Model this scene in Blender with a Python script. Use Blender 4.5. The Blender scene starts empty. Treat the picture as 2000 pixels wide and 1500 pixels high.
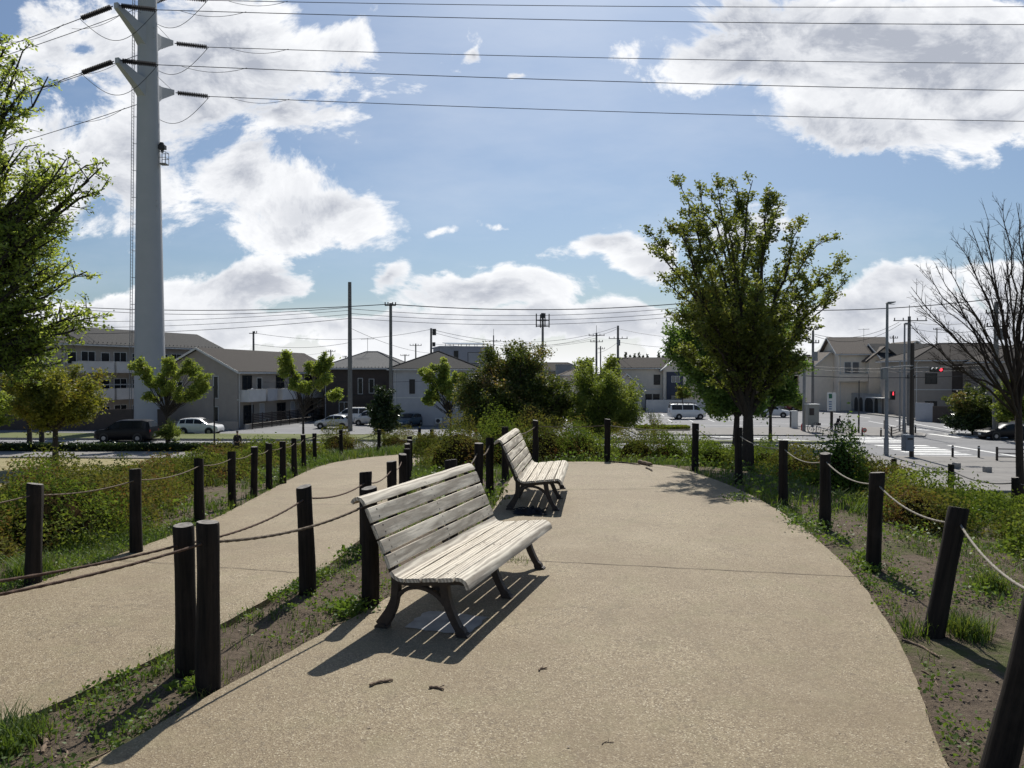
import bpy, math, random
import numpy as np
from mathutils import Vector, Matrix
R = math.radians
rnd = random.Random(7)
S = bpy.context.scene
COL = S.collection
EYE = 1.6; F = 1440.0; PITCH = math.atan(20/1440)
BASE = -4.3
# ---------------------------------------------------------------- camera
cd = bpy.data.cameras.new("camera"); cam = bpy.data.objects.new("camera", cd); COL.objects.link(cam)
cd.sensor_width = 36; cd.lens = F/2000*36; cd.clip_start = 0.05; cd.clip_end = 5000
cam.location = (0, 0, EYE); cam.rotation_euler = (R(90)-PITCH, 0, 0)
S.camera = cam
# ---------------------------------------------------------------- sun, exposure
SUN_EL, SUN_AZ = 49.0, 7.0          # azimuth clockwise from +Y
sd = bpy.data.lights.new("sun", 'SUN'); sd.energy = 5.0; sd.angle = R(0.53); sd.color = (1, .955, .88)
so = bpy.data.objects.new("sun", sd); COL.objects.link(so)
so.rotation_euler = (R(90-SUN_EL), 0, R(180-SUN_AZ)); so.location = (5, 30, 40)
S.view_settings.view_transform = 'Standard'; S.view_settings.look = 'None'
S.view_settings.gamma = 1; S.view_settings.use_curve_mapping = False; S.view_settings.exposure = 0.1
# ---------------------------------------------------------------- node helper
class NT:
    def __init__(s, tree): s.t = tree; s.n = tree.nodes; s.l = tree.links
    def new(s, typ, **kw):
        n = s.n.new(typ)
        for k, v in kw.items(): setattr(n, k, v)
        return n
    def put(s, sock, v):
        if v is None: return
        if isinstance(v, bpy.types.NodeSocket): s.l.new(v, sock)
        else:
            try: sock.default_value = v
            except Exception: sock.default_value = (*v, 1)
    def math(s, op, a, b=None, c=None, clamp=False):
        n = s.new('ShaderNodeMath', operation=op); n.use_clamp = clamp
        s.put(n.inputs[0], a); s.put(n.inputs[1], b); s.put(n.inputs[2], c); return n.outputs[0]
    def vmath(s, op, a, b=None, out=0):
        n = s.new('ShaderNodeVectorMath', operation=op); s.put(n.inputs[0], a); s.put(n.inputs[1], b)
        return n.outputs[out]
    def noise(s, vec, scale, detail=4, rough=.55, dist=0, out=0):
        n = s.new('ShaderNodeTexNoise'); s.put(n.inputs['Vector'], vec); n.inputs['Scale'].default_value = scale
        n.inputs['Detail'].default_value = detail; n.inputs['Roughness'].default_value = rough
        n.inputs['Distortion'].default_value = dist; return n.outputs[out]
    def mix(s, f, a, b, typ='MIX'):
        n = s.new('ShaderNodeMix', data_type='RGBA', blend_type=typ); s.put(n.inputs[0], f); s.put(n.inputs[6], a); s.put(n.inputs[7], b)
        return n.outputs[2]
    def maprange(s, v, a, b, c=0, d=1, smooth=False):
        n = s.new('ShaderNodeMapRange'); n.clamp = True
        if smooth: n.interpolation_type = 'SMOOTHSTEP'
        for i, x in enumerate((v, a, b, c, d)): s.put(n.inputs[i], x)
        return n.outputs[0]
    def ramp(s, f, stops):
        n = s.new('ShaderNodeValToRGB'); s.put(n.inputs[0], f); cr = n.color_ramp
        while len(cr.elements) < len(stops): cr.elements.new(.5)
        for e, (p, c) in zip(cr.elements, stops): e.position = p; e.color = (*c, 1)
        return n.outputs[0]
# ---------------------------------------------------------------- world
w = bpy.data.worlds.new("World"); S.world = w; w.use_nodes = True; w.node_tree.nodes.clear()
T = NT(w.node_tree)
sky = T.new('ShaderNodeTexSky', sky_type='NISHITA'); sky.sun_disc = False
sky.sun_elevation = R(SUN_EL); sky.sun_rotation = R(SUN_AZ); sky.air_density = 1.0; sky.dust_density = 1.6; sky.ozone_density = 1.6
tc = T.new('ShaderNodeTexCoord').outputs['Generated']
sep = T.new('ShaderNodeSeparateXYZ'); T.l.new(tc, sep.inputs[0]); dx, dy, dz = sep.outputs
ay = T.math('MAXIMUM', T.math('ABSOLUTE', dy), .2)
u = T.math('DIVIDE', dx, ay); v = T.math('DIVIDE', dz, ay)
uv = T.new('ShaderNodeCombineXYZ'); T.l.new(u, uv.inputs[0]); T.l.new(v, uv.inputs[1]); T.put(uv.inputs[2], T.math('MULTIPLY', T.math('SIGN', dy), .7)); UV = uv.outputs[0]
warp = T.noise(UV, 3.2, 5, .6, out=1)
UVw = T.vmath('ADD', UV, T.vmath('SCALE', T.vmath('SUBTRACT', warp, (.5, .5, .5)), None))
UVw.node.inputs[1].links[0].from_node.inputs['Scale'].default_value = .16
blobs = [(330,110,420,190,.86),(120,330,330,190,.9),(480,330,250,110,.85),(600,400,190,80,.8),(640,400,165,80,1),(560,210,200,90,.7),(650,50,140,60,.55),
 (440,550,190,50,.85),(905,92,26,20,.18),(995,128,52,15,.22),(720,420,70,26,.5),(1470,110,300,72,.95),(1600,60,300,90,1),(1820,110,380,150,1.1),(1700,220,230,90,.9),(1900,200,220,90,1),
 (965,443,62,20,.4),(870,452,56,20,.32),(1200,498,150,40,.75),(1270,520,110,45,.7),(765,535,50,36,.6),(950,568,190,44,.8),
 (1425,450,110,55,.7),(1760,570,170,42,.75),(1650,610,260,50,.85),(1980,570,130,50,.65),(700,625,420,36,.65),(1150,640,480,34,.65),(250,620,420,50,.7),(1900,650,300,40,.7)]
M = None
for cx, cy, rx, ry, wt in blobs:
    d = T.vmath('SUBTRACT', UVw, ((cx-1000)/F, (730-cy)/F, 0)); d = T.vmath('MULTIPLY', d, (F/rx, F/ry, 0))
    L = T.vmath('LENGTH', d, out=1); m = T.math('SUBTRACT', wt, T.math('MULTIPLY', L, .55+.45*wt))
    m = T.math('MAXIMUM', m, -.9)
    M = m if M is None else T.math('SMOOTH_MAX', M, m, .12)
back = T.maprange(dy, .3, .0, 0, -.35); M = T.math('ADD', M, back); M = T.math('ADD', M, T.maprange(v, .56, .9, 0, -1.5))
hor = T.maprange(v, .0, .13, 1.0, 0); M = T.math('ADD', M, hor)
nz = T.vmath('MULTIPLY', UV, (1, 1.5, 1))
n1 = T.noise(nz, 6.5, 14, .64, .35)
dens = T.math('ADD', M, T.math('MULTIPLY', T.math('SUBTRACT', n1, .5), 3.1))
mask = T.maprange(dens, -.02, .34, 0, 1, True); mask = T.math('MAXIMUM', mask, T.maprange(v, .012, .10, .95, 0))
veil = T.math('MULTIPLY', T.maprange(T.noise(T.vmath('MULTIPLY', UV, (1, 3, 1)), 2.2, 6, .6), .46, .8, .0, .22), T.math('MULTIPLY', T.maprange(v, .45, .7, 1, 0), T.maprange(dy, .1, .3, 0, 1)))
mask = T.math('MAXIMUM', mask, veil)
n2 = T.noise(T.vmath('ADD', nz, (.006, .040, 0)), 6.5, 14, .64, .35)
n3 = T.noise(T.vmath('ADD', nz, (.02, .11, 0)), 6.5, 5, .55, .3)
lit = T.maprange(T.math('ADD', T.math('SUBTRACT', n2, n1), T.math('MULTIPLY', T.math('SUBTRACT', n3, n1), .45)), -.10, .13, 0, 1)
thick = T.maprange(dens, .12, 1.25, 0, 1, True)
core = T.math('MULTIPLY', T.math('ADD', T.math('MULTIPLY', lit, .85), T.math('MULTIPLY', thick, .55)), T.maprange(dens, .05, .5, 0, 1))
core = T.math('MINIMUM', T.math('MULTIPLY', core, T.maprange(v, .0, .18, .35, 1)), 1.0)
ccol = T.mix(core, (.93, .94, .96, 1), (.42, .45, .52, 1))
b1 = T.new('ShaderNodeBackground'); T.l.new(T.mix(1, sky.outputs[0], (.85, 1.0, 1.14, 1), 'MULTIPLY'), b1.inputs[0]); b1.inputs[1].default_value = .067
b2 = T.new('ShaderNodeBackground'); T.l.new(ccol, b2.inputs[0]); b2.inputs[1].default_value = 1.02
ms = T.new('ShaderNodeMixShader'); T.l.new(mask, ms.inputs[0]); T.l.new(b1.outputs[0], ms.inputs[1]); T.l.new(b2.outputs[0], ms.inputs[2])
wo = T.new('ShaderNodeOutputWorld'); T.l.new(ms.outputs[0], wo.inputs[0])
# ---------------------------------------------------------------- materials
MATS = {}
def base_mat(name):
    m = bpy.data.materials.new(name); m.use_nodes = True; m.node_tree.nodes.clear(); t = NT(m.node_tree)
    o = t.new('ShaderNodeOutputMaterial'); p = t.new('ShaderNodeBsdfPrincipled'); t.l.new(p.outputs[0], o.inputs[0])
    MATS[name] = m; return m, t, p, o
def coords(t, kind='Object'): return t.new('ShaderNodeTexCoord').outputs[kind]
def bump(t, p, h, strength, dist=.01):
    b = t.new('ShaderNodeBump'); b.inputs['Strength'].default_value = strength; b.inputs['Distance'].default_value = dist
    t.l.new(h, b.inputs['Height']); t.l.new(b.outputs[0], p.inputs['Normal'])
def mat(name, c1, c2=None, scale=6, rough=.75, bmp=0, metal=0, spec=.4, detail=5, stretch=None, dist=.01, coat=0):
    m, t, p, o = base_mat(name)
    c2 = c2 or tuple(x*.8 for x in c1)
    v = coords(t)
    if stretch: v = t.vmath('MULTIPLY', v, stretch)
    n = t.noise(v, scale, detail, .6)
    t.l.new(t.mix(t.maprange(n, .3, .7), (*c1, 1), (*c2, 1)), p.inputs['Base Color'])
    p.inputs['Roughness'].default_value = rough; p.inputs['Metallic'].default_value = metal
    p.inputs['Specular IOR Level'].default_value = spec; p.inputs['Coat Weight'].default_value = coat
    if bmp: bump(t, p, n, bmp, dist)
    return m
def leafmat(name, stops, trans=.45, scale=1.2, gloss=.0, wn=.55):
    m = bpy.data.materials.new(name); m.use_nodes = True; m.node_tree.nodes.clear(); t = NT(m.node_tree); MATS[name] = m
    o = t.new('ShaderNodeOutputMaterial')
    g = t.new('ShaderNodeNewGeometry').outputs['Random Per Island']
    n = t.noise(coords(t), scale, 3, .6)
    f = t.math('ADD', t.math('MULTIPLY', g, 1-wn), t.math('MULTIPLY', t.maprange(n, .32, .68), wn))
    c = t.ramp(f, stops)
    p = t.new('ShaderNodeBsdfPrincipled'); t.l.new(c, p.inputs['Base Color']); p.inputs['Roughness'].default_value = .55 if gloss == 0 else gloss
    p.inputs['Specular IOR Level'].default_value = .35 if gloss < .8 else .06
    tr = t.new('ShaderNodeBsdfTranslucent'); t.l.new(t.mix(1, c, (1.4, 1.35, .7, 1), 'MULTIPLY'), tr.inputs[0])
    mx = t.new('ShaderNodeMixShader'); mx.inputs[0].default_value = trans
    t.l.new(p.outputs[0], mx.inputs[1]); t.l.new(tr.outputs[0], mx.inputs[2]); t.l.new(mx.outputs[0], o.inputs[0])
    return m
# exposed aggregate concrete
m, t, p, o = base_mat('aggregate'); c = coords(t)
vo = t.new('ShaderNodeTexVoronoi'); t.l.new(c, vo.inputs['Vector']); vo.inputs['Scale'].default_value = 165
sepc = t.new('ShaderNodeSeparateColor'); t.l.new(vo.outputs['Color'], sepc.inputs[0])
peb = t.ramp(sepc.outputs[0], [(0, (0.104, 0.073, 0.048)), (.25, (0.200, 0.152, 0.095)), (.6, (0.266, 0.210, 0.133)), (.88, (0.333, 0.270, 0.182)), (1, (0.577, 0.511, 0.392))])
vo2 = t.new('ShaderNodeTexVoronoi'); t.l.new(c, vo2.inputs['Vector']); vo2.inputs['Scale'].default_value = 42
sp2 = t.new('ShaderNodeSeparateColor'); t.l.new(vo2.outputs['Color'], sp2.inputs[0])
peb = t.mix(t.maprange(sp2.outputs[1], .86, .97, 0, .4), peb, (0.096, 0.073, 0.052, 1))
big = t.noise(c, .9, 6, .6); big2 = t.noise(c, 4.5, 6, .7)
cc = t.mix(t.maprange(big, .36, .64, 0, .62), peb, (0.185, 0.137, 0.085, 1))
cc = t.mix(t.maprange(big2, .5, .72, 0, .35), cc, (0.311, 0.248, 0.164, 1))
st = t.noise(t.vmath('MULTIPLY', c, (1, .4, 1)), 1.7, 9, .75, 1.2)
cc = t.mix(t.maprange(st, .56, .70, 0, .6), cc, (0.141, 0.106, 0.070, 1))
ol = t.noise(c, 2.6, 7, .65); cc = t.mix(t.maprange(ol, .50, .66, 0, .38), cc, (.215, .185, .105, 1))
worn = t.noise(t.vmath('ADD', c, (7, 3, 0)), .55, 8, .7); cc = t.mix(t.maprange(worn, .56, .66, 0, .28), cc, (.34, .28, .20, 1))
vc = t.new('ShaderNodeTexVoronoi', feature='DISTANCE_TO_EDGE'); t.l.new(t.vmath('ADD', c, t.vmath('SCALE', t.noise(c, 3, 5, .6, out=1), None)), vc.inputs['Vector']); vc.inputs['Scale'].default_value = .33
spots = t.noise(c, 13, 3, .5); cc = t.mix(t.maprange(vc.outputs[0], .0, .004, .35, 0), cc, (.07, .055, .04, 1))
cc = t.mix(t.maprange(spots, .70, .76, 0, .5), cc, (0.104, 0.080, 0.059, 1))
cc = t.mix(1, cc, (.95, .955, .905, 1), 'MULTIPLY')
t.l.new(cc, p.inputs['Base Color']); p.inputs['Roughness'].default_value = .75; p.inputs['Specular IOR Level'].default_value = .35
bump(t, p, vo.outputs['Distance'], .6, .004)
# soil / grass ground
m, t, p, o = base_mat('ground_soil'); c = coords(t)
n1_ = t.noise(c, 1.1, 6, .62); n2_ = t.noise(c, 16, 8, .75); n3_ = t.noise(c, 70, 3, .6)
soil = t.mix(t.maprange(n2_, .3, .7), (.185, .145, .105, 1), (.072, .054, .040, 1))
soil = t.mix(t.maprange(n3_, .66, .72, 0, .6), soil, (.34, .28, .22, 1))
grs = t.mix(n2_, (.05, .075, .018, 1), (.11, .13, .035, 1))
f = t.maprange(t.math('ADD', n1_, t.math('MULTIPLY', n2_, .25)), .66, .76)
# farther than the hilltop the slope is grassier
sp = t.new('ShaderNodeSeparateXYZ'); t.l.new(c, sp.inputs[0])
far = t.maprange(sp.outputs[2], -.35, -1.2, 0, .9)
f = t.math('MAXIMUM', t.math('MULTIPLY', f, .75), far)
t.l.new(t.mix(f, soil, grs), p.inputs['Base Color']); p.inputs['Roughness'].default_value = .95; p.inputs['Specular IOR Level'].default_value = .15
bump(t, p, t.math('ADD', n2_, t.math('MULTIPLY', n3_, .3)), 1.0, .035)
# weathered bench wood
m, t, p, o = base_mat('bench_wood'); c = coords(t)
oi = t.new('ShaderNodeObjectInfo').outputs['Random']
cx_ = t.new('ShaderNodeCombineXYZ'); t.put(cx_.inputs[0], t.math('MULTIPLY', oi, 31)); t.put(cx_.inputs[1], t.math('MULTIPLY', oi, 17)); t.put(cx_.inputs[2], t.math('MULTIPLY', oi, 5))
cv = t.vmath('ADD', c, cx_.outputs[0])
wv = t.new('ShaderNodeTexWave', wave_type='RINGS', rings_direction='X'); t.l.new(t.vmath('MULTIPLY', cv, (.9, 9, 9)), wv.inputs['Vector'])
wv.inputs['Scale'].default_value = 1.5; wv.inputs['Distortion'].default_value = 6.5; wv.inputs['Detail'].default_value = 3; wv.inputs['Detail Scale'].default_value = 1.2
fine = t.noise(t.vmath('MULTIPLY', cv, (3, 130, 130)), 1.0, 5, .7)
bl = t.noise(t.vmath('MULTIPLY', cv, (2.2, 9, 9)), 1.0, 5, .65)
wc = t.mix(t.maprange(wv.outputs[0], .1, .95), (.33, .29, .235, 1), (.70, .64, .53, 1))
wc = t.mix(t.maprange(fine, .52, .76, 0, .8), wc, (.20, .175, .15, 1))
wc = t.mix(t.maprange(bl, .45, .72, 0, .5), wc, (.76, .71, .59, 1))
dirt = t.noise(t.vmath('MULTIPLY', cv, (9, 22, 22)), 1.0, 4, .7)
wc = t.mix(t.maprange(dirt, .62, .74, 0, .75), wc, (.10, .085, .07, 1))
t.l.new(wc, p.inputs['Base Color']); p.inputs['Roughness'].default_value = .8; p.inputs['Specular IOR Level'].default_value = .2
bump(t, p, t.math('SUBTRACT', t.math('MULTIPLY', wv.outputs[0], .5), fine), .7, .003)
# timber post
m, t, p, o = base_mat('post_wood'); c = coords(t)
oi = t.new('ShaderNodeObjectInfo').outputs['Random']
cx_ = t.new('ShaderNodeCombineXYZ'); t.put(cx_.inputs[2], t.math('MULTIPLY', oi, 40)); cv = t.vmath('ADD', c, cx_.outputs[0])
g1 = t.noise(t.vmath('MULTIPLY', cv, (38, 38, 2.0)), 1, 6, .65); g2 = t.noise(cv, 5, 4)
pc = t.mix(t.maprange(g1, .35, .7), (.008, .0065, .0055, 1), (.032, .025, .020, 1))
pc = t.mix(t.maprange(g2, .52, .75, 0, .5), pc, (.045, .037, .031, 1))
t.l.new(pc, p.inputs['Base Color']); p.inputs['Roughness'].default_value = .85; p.inputs['Specular IOR Level'].default_value = .25
bump(t, p, g1, .8, .008)
mat('post_top', (.30, .28, .25), (.10, .09, .08), 30, .9, .5)
mat('cast_iron', (.045, .032, .025), (.018, .013, .011), 25, .6, .35, 0, .5)
mat('bolt_steel', (.10, .08, .07), (.05, .03, .02), 40, .5, 0, .6)
mat('rope', (0.186, 0.149, 0.105), (0.081, 0.056, 0.040), 60, .9, .4)
mat('rope_rusty', (0.120, 0.072, 0.048), (0.054, 0.033, 0.024), 60, .9, .4)
mat('rope_pale', (0.310, 0.285, 0.236), (0.186, 0.167, 0.136), 60, .9, .4)
mat('asphalt', (0.214, 0.214, 0.218), (0.157, 0.157, 0.162), .35, .85, .1, detail=8)
mat('asphalt_new', (.085, .086, .09), (.07, .07, .072), .6, .85, .1, detail=8)
mat('pavement', (0.241, 0.230, 0.213), (0.190, 0.178, 0.167), 1.2, .9, .1, detail=8)
mat('kerb_concrete', (.33, .32, .30), (.22, .21, .20), 3, .9, .2)
mat('white_paint', (.80, .80, .78), (.62, .62, .60), 2.5, .7, detail=8)
mat('concrete_patch', (.46, .44, .41), (.26, .25, .235), 9, .9, .3)
mat('joint', (.12, .095, .07), (.055, .044, .034), 20, .95)
mat('clod', (.17, .13, .095), (.075, .057, .043), 30, .95, .5)
mat('lawn', (.33, .27, .155), (.19, .18, .07), 1.4, .95, .5, detail=10)
mat('grass_strip', (.10, .13, .035), (.15, .15, .06), 2, .95, .3, detail=9)
mat('steel_grey', (.42, .42, .43), (.38, .385, .395), .6, .6, 0, .0, .3)
mat('galvanised', (.26, .265, .27), (.20, .205, .21), 3, .6, 0, .2)
mat('concrete_pole', (.20, .195, .185), (.14, .135, .13), 4, .85, .1)
mat('dark_metal', (.02, .02, .022), (.03, .028, .027), 8, .5)
mat('brown_metal', (.035, .025, .02), (.02, .016, .014), 8, .5)
mat('insulator', (0.060, 0.051, 0.051), (0.030, 0.027, 0.027), 8, .7, 0, 0, .1)
mat('cable', (.035, .035, .038), (.02, .02, .02), 2, .6)
mat('conductor', (.06, .062, .07), (.04, .04, .045), 2, .5)
mat('wall_beige', (0.760, 0.677, 0.562), (0.661, 0.595, 0.496), 1.5, .9, .05)
mat('wall_taupe', (0.357, 0.315, 0.272), (0.306, 0.272, 0.238), 1.5, .9)
mat('wall_cream', (0.635, 0.593, 0.511), (0.552, 0.511, 0.442), 1.2, .9)
mat('wall_white', (.62, .61, .59), (.54, .53, .51), 1.2, .85)
mat('wall_brown', (.085, .068, .058), (.065, .052, .046), 1.5, .9)
mat('wall_grey', (0.288, 0.300, 0.336), (0.240, 0.252, 0.282), 1.2, .9)
mat('wall_pale_grey', (0.442, 0.448, 0.468), (0.377, 0.384, 0.403), 1.2, .9)
mat('wall_navy', (.05, .06, .09), (.04, .045, .07), 1.2, .7)
mat('retaining', (0.390, 0.377, 0.351), (0.260, 0.254, 0.240), 1.0, .95, .2, detail=8)
def roofmat(name, c1, c2, per=3.2):
    m, t, p, o = base_mat(name); c = coords(t)
    wv = t.new('ShaderNodeTexBrick'); t.l.new(t.vmath('MULTIPLY', c, (1, 1.2, 2.2)), wv.inputs['Vector'])
    wv.inputs['Scale'].default_value = per; wv.inputs['Color1'].default_value = (*c1, 1); wv.inputs['Color2'].default_value = (*c2, 1)
    wv.inputs['Mortar'].default_value = (*[x*.55 for x in c2], 1); wv.inputs['Mortar Size'].default_value = .03
    t.l.new(t.mix(t.maprange(t.noise(c, .8, 6), .3, .7, 0, .4), wv.outputs[0], (*c2, 1)), p.inputs['Base Color'])
    p.inputs['Roughness'].default_value = .85; p.inputs['Specular IOR Level'].default_value = .15; bump(t, p, wv.outputs[1], .3, .02)
roofmat('roof_brown', (0.050, 0.042, 0.038), (0.038, 0.033, 0.029))
roofmat('roof_grey', (0.061, 0.061, 0.060), (0.046, 0.046, 0.046))
roofmat('roof_beige', (0.190, 0.165, 0.139), (0.146, 0.127, 0.110))
roofmat('roof_light', (0.211, 0.211, 0.205), (0.161, 0.161, 0.158))
mat('trim_white', (.6, .6, .58), (.5, .5, .48), 2, .6)
mat('trim_dark', (.04, .035, .032), (.03, .028, .026), 2, .6)
mat('glass_dark', (.012, .014, .017), (.022, .026, .03), .5, .18, 0, 0, .28)
mat('curtain_glass', (.20, .21, .21), (.12, .125, .13), .9, .12, 0, 0, .6)
mat('shutter', (.30, .31, .33), (.27, .28, .30), 1, .6)
mat('solar', (.02, .022, .03), (.03, .032, .04), 1, .2)
mat('paint_black', (.008, .008, .010), (.006, .006, .008), 1, .35, 0, 0, .25, coat=.0)
mat('paint_white', (.72, .72, .71), (.70, .70, .69), 1, .3, 0, 0, .5, coat=.5)
mat('paint_blue', (.045, .085, .12), (.04, .075, .11), 1, .3, 0, .3, .5, coat=.5)
mat('paint_silver', (.42, .43, .44), (.40, .41, .42), 1, .3, 0, .5, .5, coat=.5)
mat('paint_red', (.16, .012, .02), (.13, .01, .016), 1, .3, 0, 0, .5, coat=.5)
mat('tyre', (.015, .015, .015), (.02, .02, .02), 10, .85)
mat('rim', (.35, .35, .36), (.28, .28, .29), 6, .35, 0, .8)
mat('lamp_clear', (.55, .56, .56), (.45, .46, .46), 6, .15, 0, 0, .7)
mat('lamp_red', (.35, .015, .012), (.28, .01, .01), 6, .25)
mat('plate', (.65, .65, .62), (.55, .55, .52), 6, .5)
mat('box_bluegrey', (.16, .19, .23), (.13, .155, .19), 3, .55)
mat('box_beige', (.30, .30, .275), (.25, .25, .23), 3, .6)
mat('sign_white', (.68, .69, .67), (.6, .61, .6), 2, .5)
mat('sign_green', (.03, .16, .09), (.025, .13, .075), 2, .5)
mat('sign_blue', (.12, .2, .34), (.1, .17, .3), 2, .5)
mat('red_plastic', (.45, .025, .02), (.35, .02, .018), 2, .5)
mat('reflector_white', (.75, .75, .72), (.7, .7, .68), 2, .4)
mat('skin', (.42, .27, .19), (.38, .24, .17), 5, .6)
mat('hair', (.012, .010, .009), (.02, .016, .014), 20, .6)
mat('cloth_black', (.018, .018, .022), (.012, .012, .014), 9, .95, .3)
mat('cloth_grey', (.16, .16, .165), (.12, .12, .125), 9, .95, .3)
mat('cloth_white', (.6, .6, .6), (.5, .5, .5), 9, .95)
mat('stick', (.26, .185, .125), (.12, .085, .06), 30, .9, .5)
mat('stick_dark', (.09, .065, .05), (.05, .035, .028), 30, .9, .5)
mat('cut_wood', (.55, .44, .30), (.4, .31, .2), 30, .9)
mat('bark', (.060, .050, .042), (.030, .025, .021), 12, .95, .8, stretch=(6, 6, 1.2), dist=.03)
mat('bark_pale', (.15, .135, .12), (.07, .062, .055), 12, .95, .5, stretch=(6, 6, 1.2), dist=.02)
mat('twig', (.07, .048, .038), (.035, .026, .022), 9, .9)
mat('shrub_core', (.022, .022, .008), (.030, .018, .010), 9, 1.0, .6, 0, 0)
for nm, em, cl in (('signal_red', 2.2, (1, .05, .08)),):
    m, t, p, o = base_mat(nm); p.inputs['Base Color'].default_value = (.5, .02, .02, 1)
    p.inputs['Emission Color'].default_value = (*cl, 1); p.inputs['Emission Strength'].default_value = em
leafmat('leaf_broad', [(0, (.11, .15, .04)), (.45, (.23, .30, .075)), (.8, (.38, .44, .14)), (1, (.48, .48, .22))], .62, .5)
leafmat('leaf_main', [(0, (.065, .09, .027)), (.45, (.135, .165, .042)), (.8, (.22, .25, .07)), (1, (.34, .26, .10))], .5, .6)
leafmat('leaf_dark', [(0, (.05, .10, .026)), (.5, (.10, .17, .040)), (.85, (.18, .26, .065)), (1, (.30, .34, .10))], .52, .4)
leafmat('leaf_glossy', [(0, (.018, .035, .014)), (.5, (.035, .062, .02)), (.9, (.07, .10, .03)), (1, (.18, .17, .07))], .2, .4, .35)
leafmat('leaf_lime', [(0, (.12, .18, .035)), (.5, (.21, .27, .06)), (.85, (.31, .35, .10)), (1, (.36, .33, .14))], .5, .5)
leafmat('leaf_olive', [(0, (.07, .09, .02)), (.4, (.14, .16, .03)), (.75, (.23, .22, .045)), (1, (.34, .18, .06))], .5, .5)
leafmat('leaf_maple', [(0, (.08, .12, .03)), (.5, (.16, .21, .045)), (1, (.30, .32, .09))], .5, .5)
leafmat('leaf_ground', [(0, (.05, .10, .02)), (.4, (.09, .15, .03)), (.8, (.14, .20, .045)), (1, (.2, .2, .08))], .45, 1.5)
leafmat('leaf_mixed', [(0, (.045, .068, .02)), (.5, (.09, .12, .03)), (.75, (.17, .14, .05)), (1, (.32, .19, .12))], .42, .35)
leafmat('azalea', [(0, (.035, .055, .014)), (.3, (.08, .105, .024)), (.5, (.15, .155, .042)), (.66, (.14, .12, .04)), (.78, (.15, .08, .04)), (.9, (.18, .10, .055)), (1, (.26, .19, .09))], .35, .75, .85, .72)
leafmat('azalea_green', [(0, (.04, .075, .014)), (.4, (.10, .15, .028)), (.75, (.19, .23, .055)), (1, (.20, .15, .05))], .4, .75, .85, .75)
leafmat('grass_blade', [(0, (.045, .085, .018)), (.5, (.085, .14, .028)), (.85, (.15, .18, .045)), (1, (.28, .24, .12))], .4, 1.0)
leafmat('litter', [(0, (.10, .07, .05)), (.5, (.18, .13, .09)), (1, (.36, .30, .22))], .1, 3)
# ---------------------------------------------------------------- pixel -> world helpers (photograph coordinates 2000x1500)
def ray(px, py):
    a = (px-1000)/F; b = -(py-750)/F
    return a, math.cos(PITCH)+b*math.sin(PITCH), -math.sin(PITCH)+b*math.cos(PITCH)
def P(px, py, z=0.0):
    a, b, c = ray(px, py); k = (z-EYE)/c; return Vector((a*k, b*k, z))
def D(px, py, Y):
    a, b, c = ray(px, py); k = Y/b; return Vector((a*k, Y, EYE+c*k))
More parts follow.
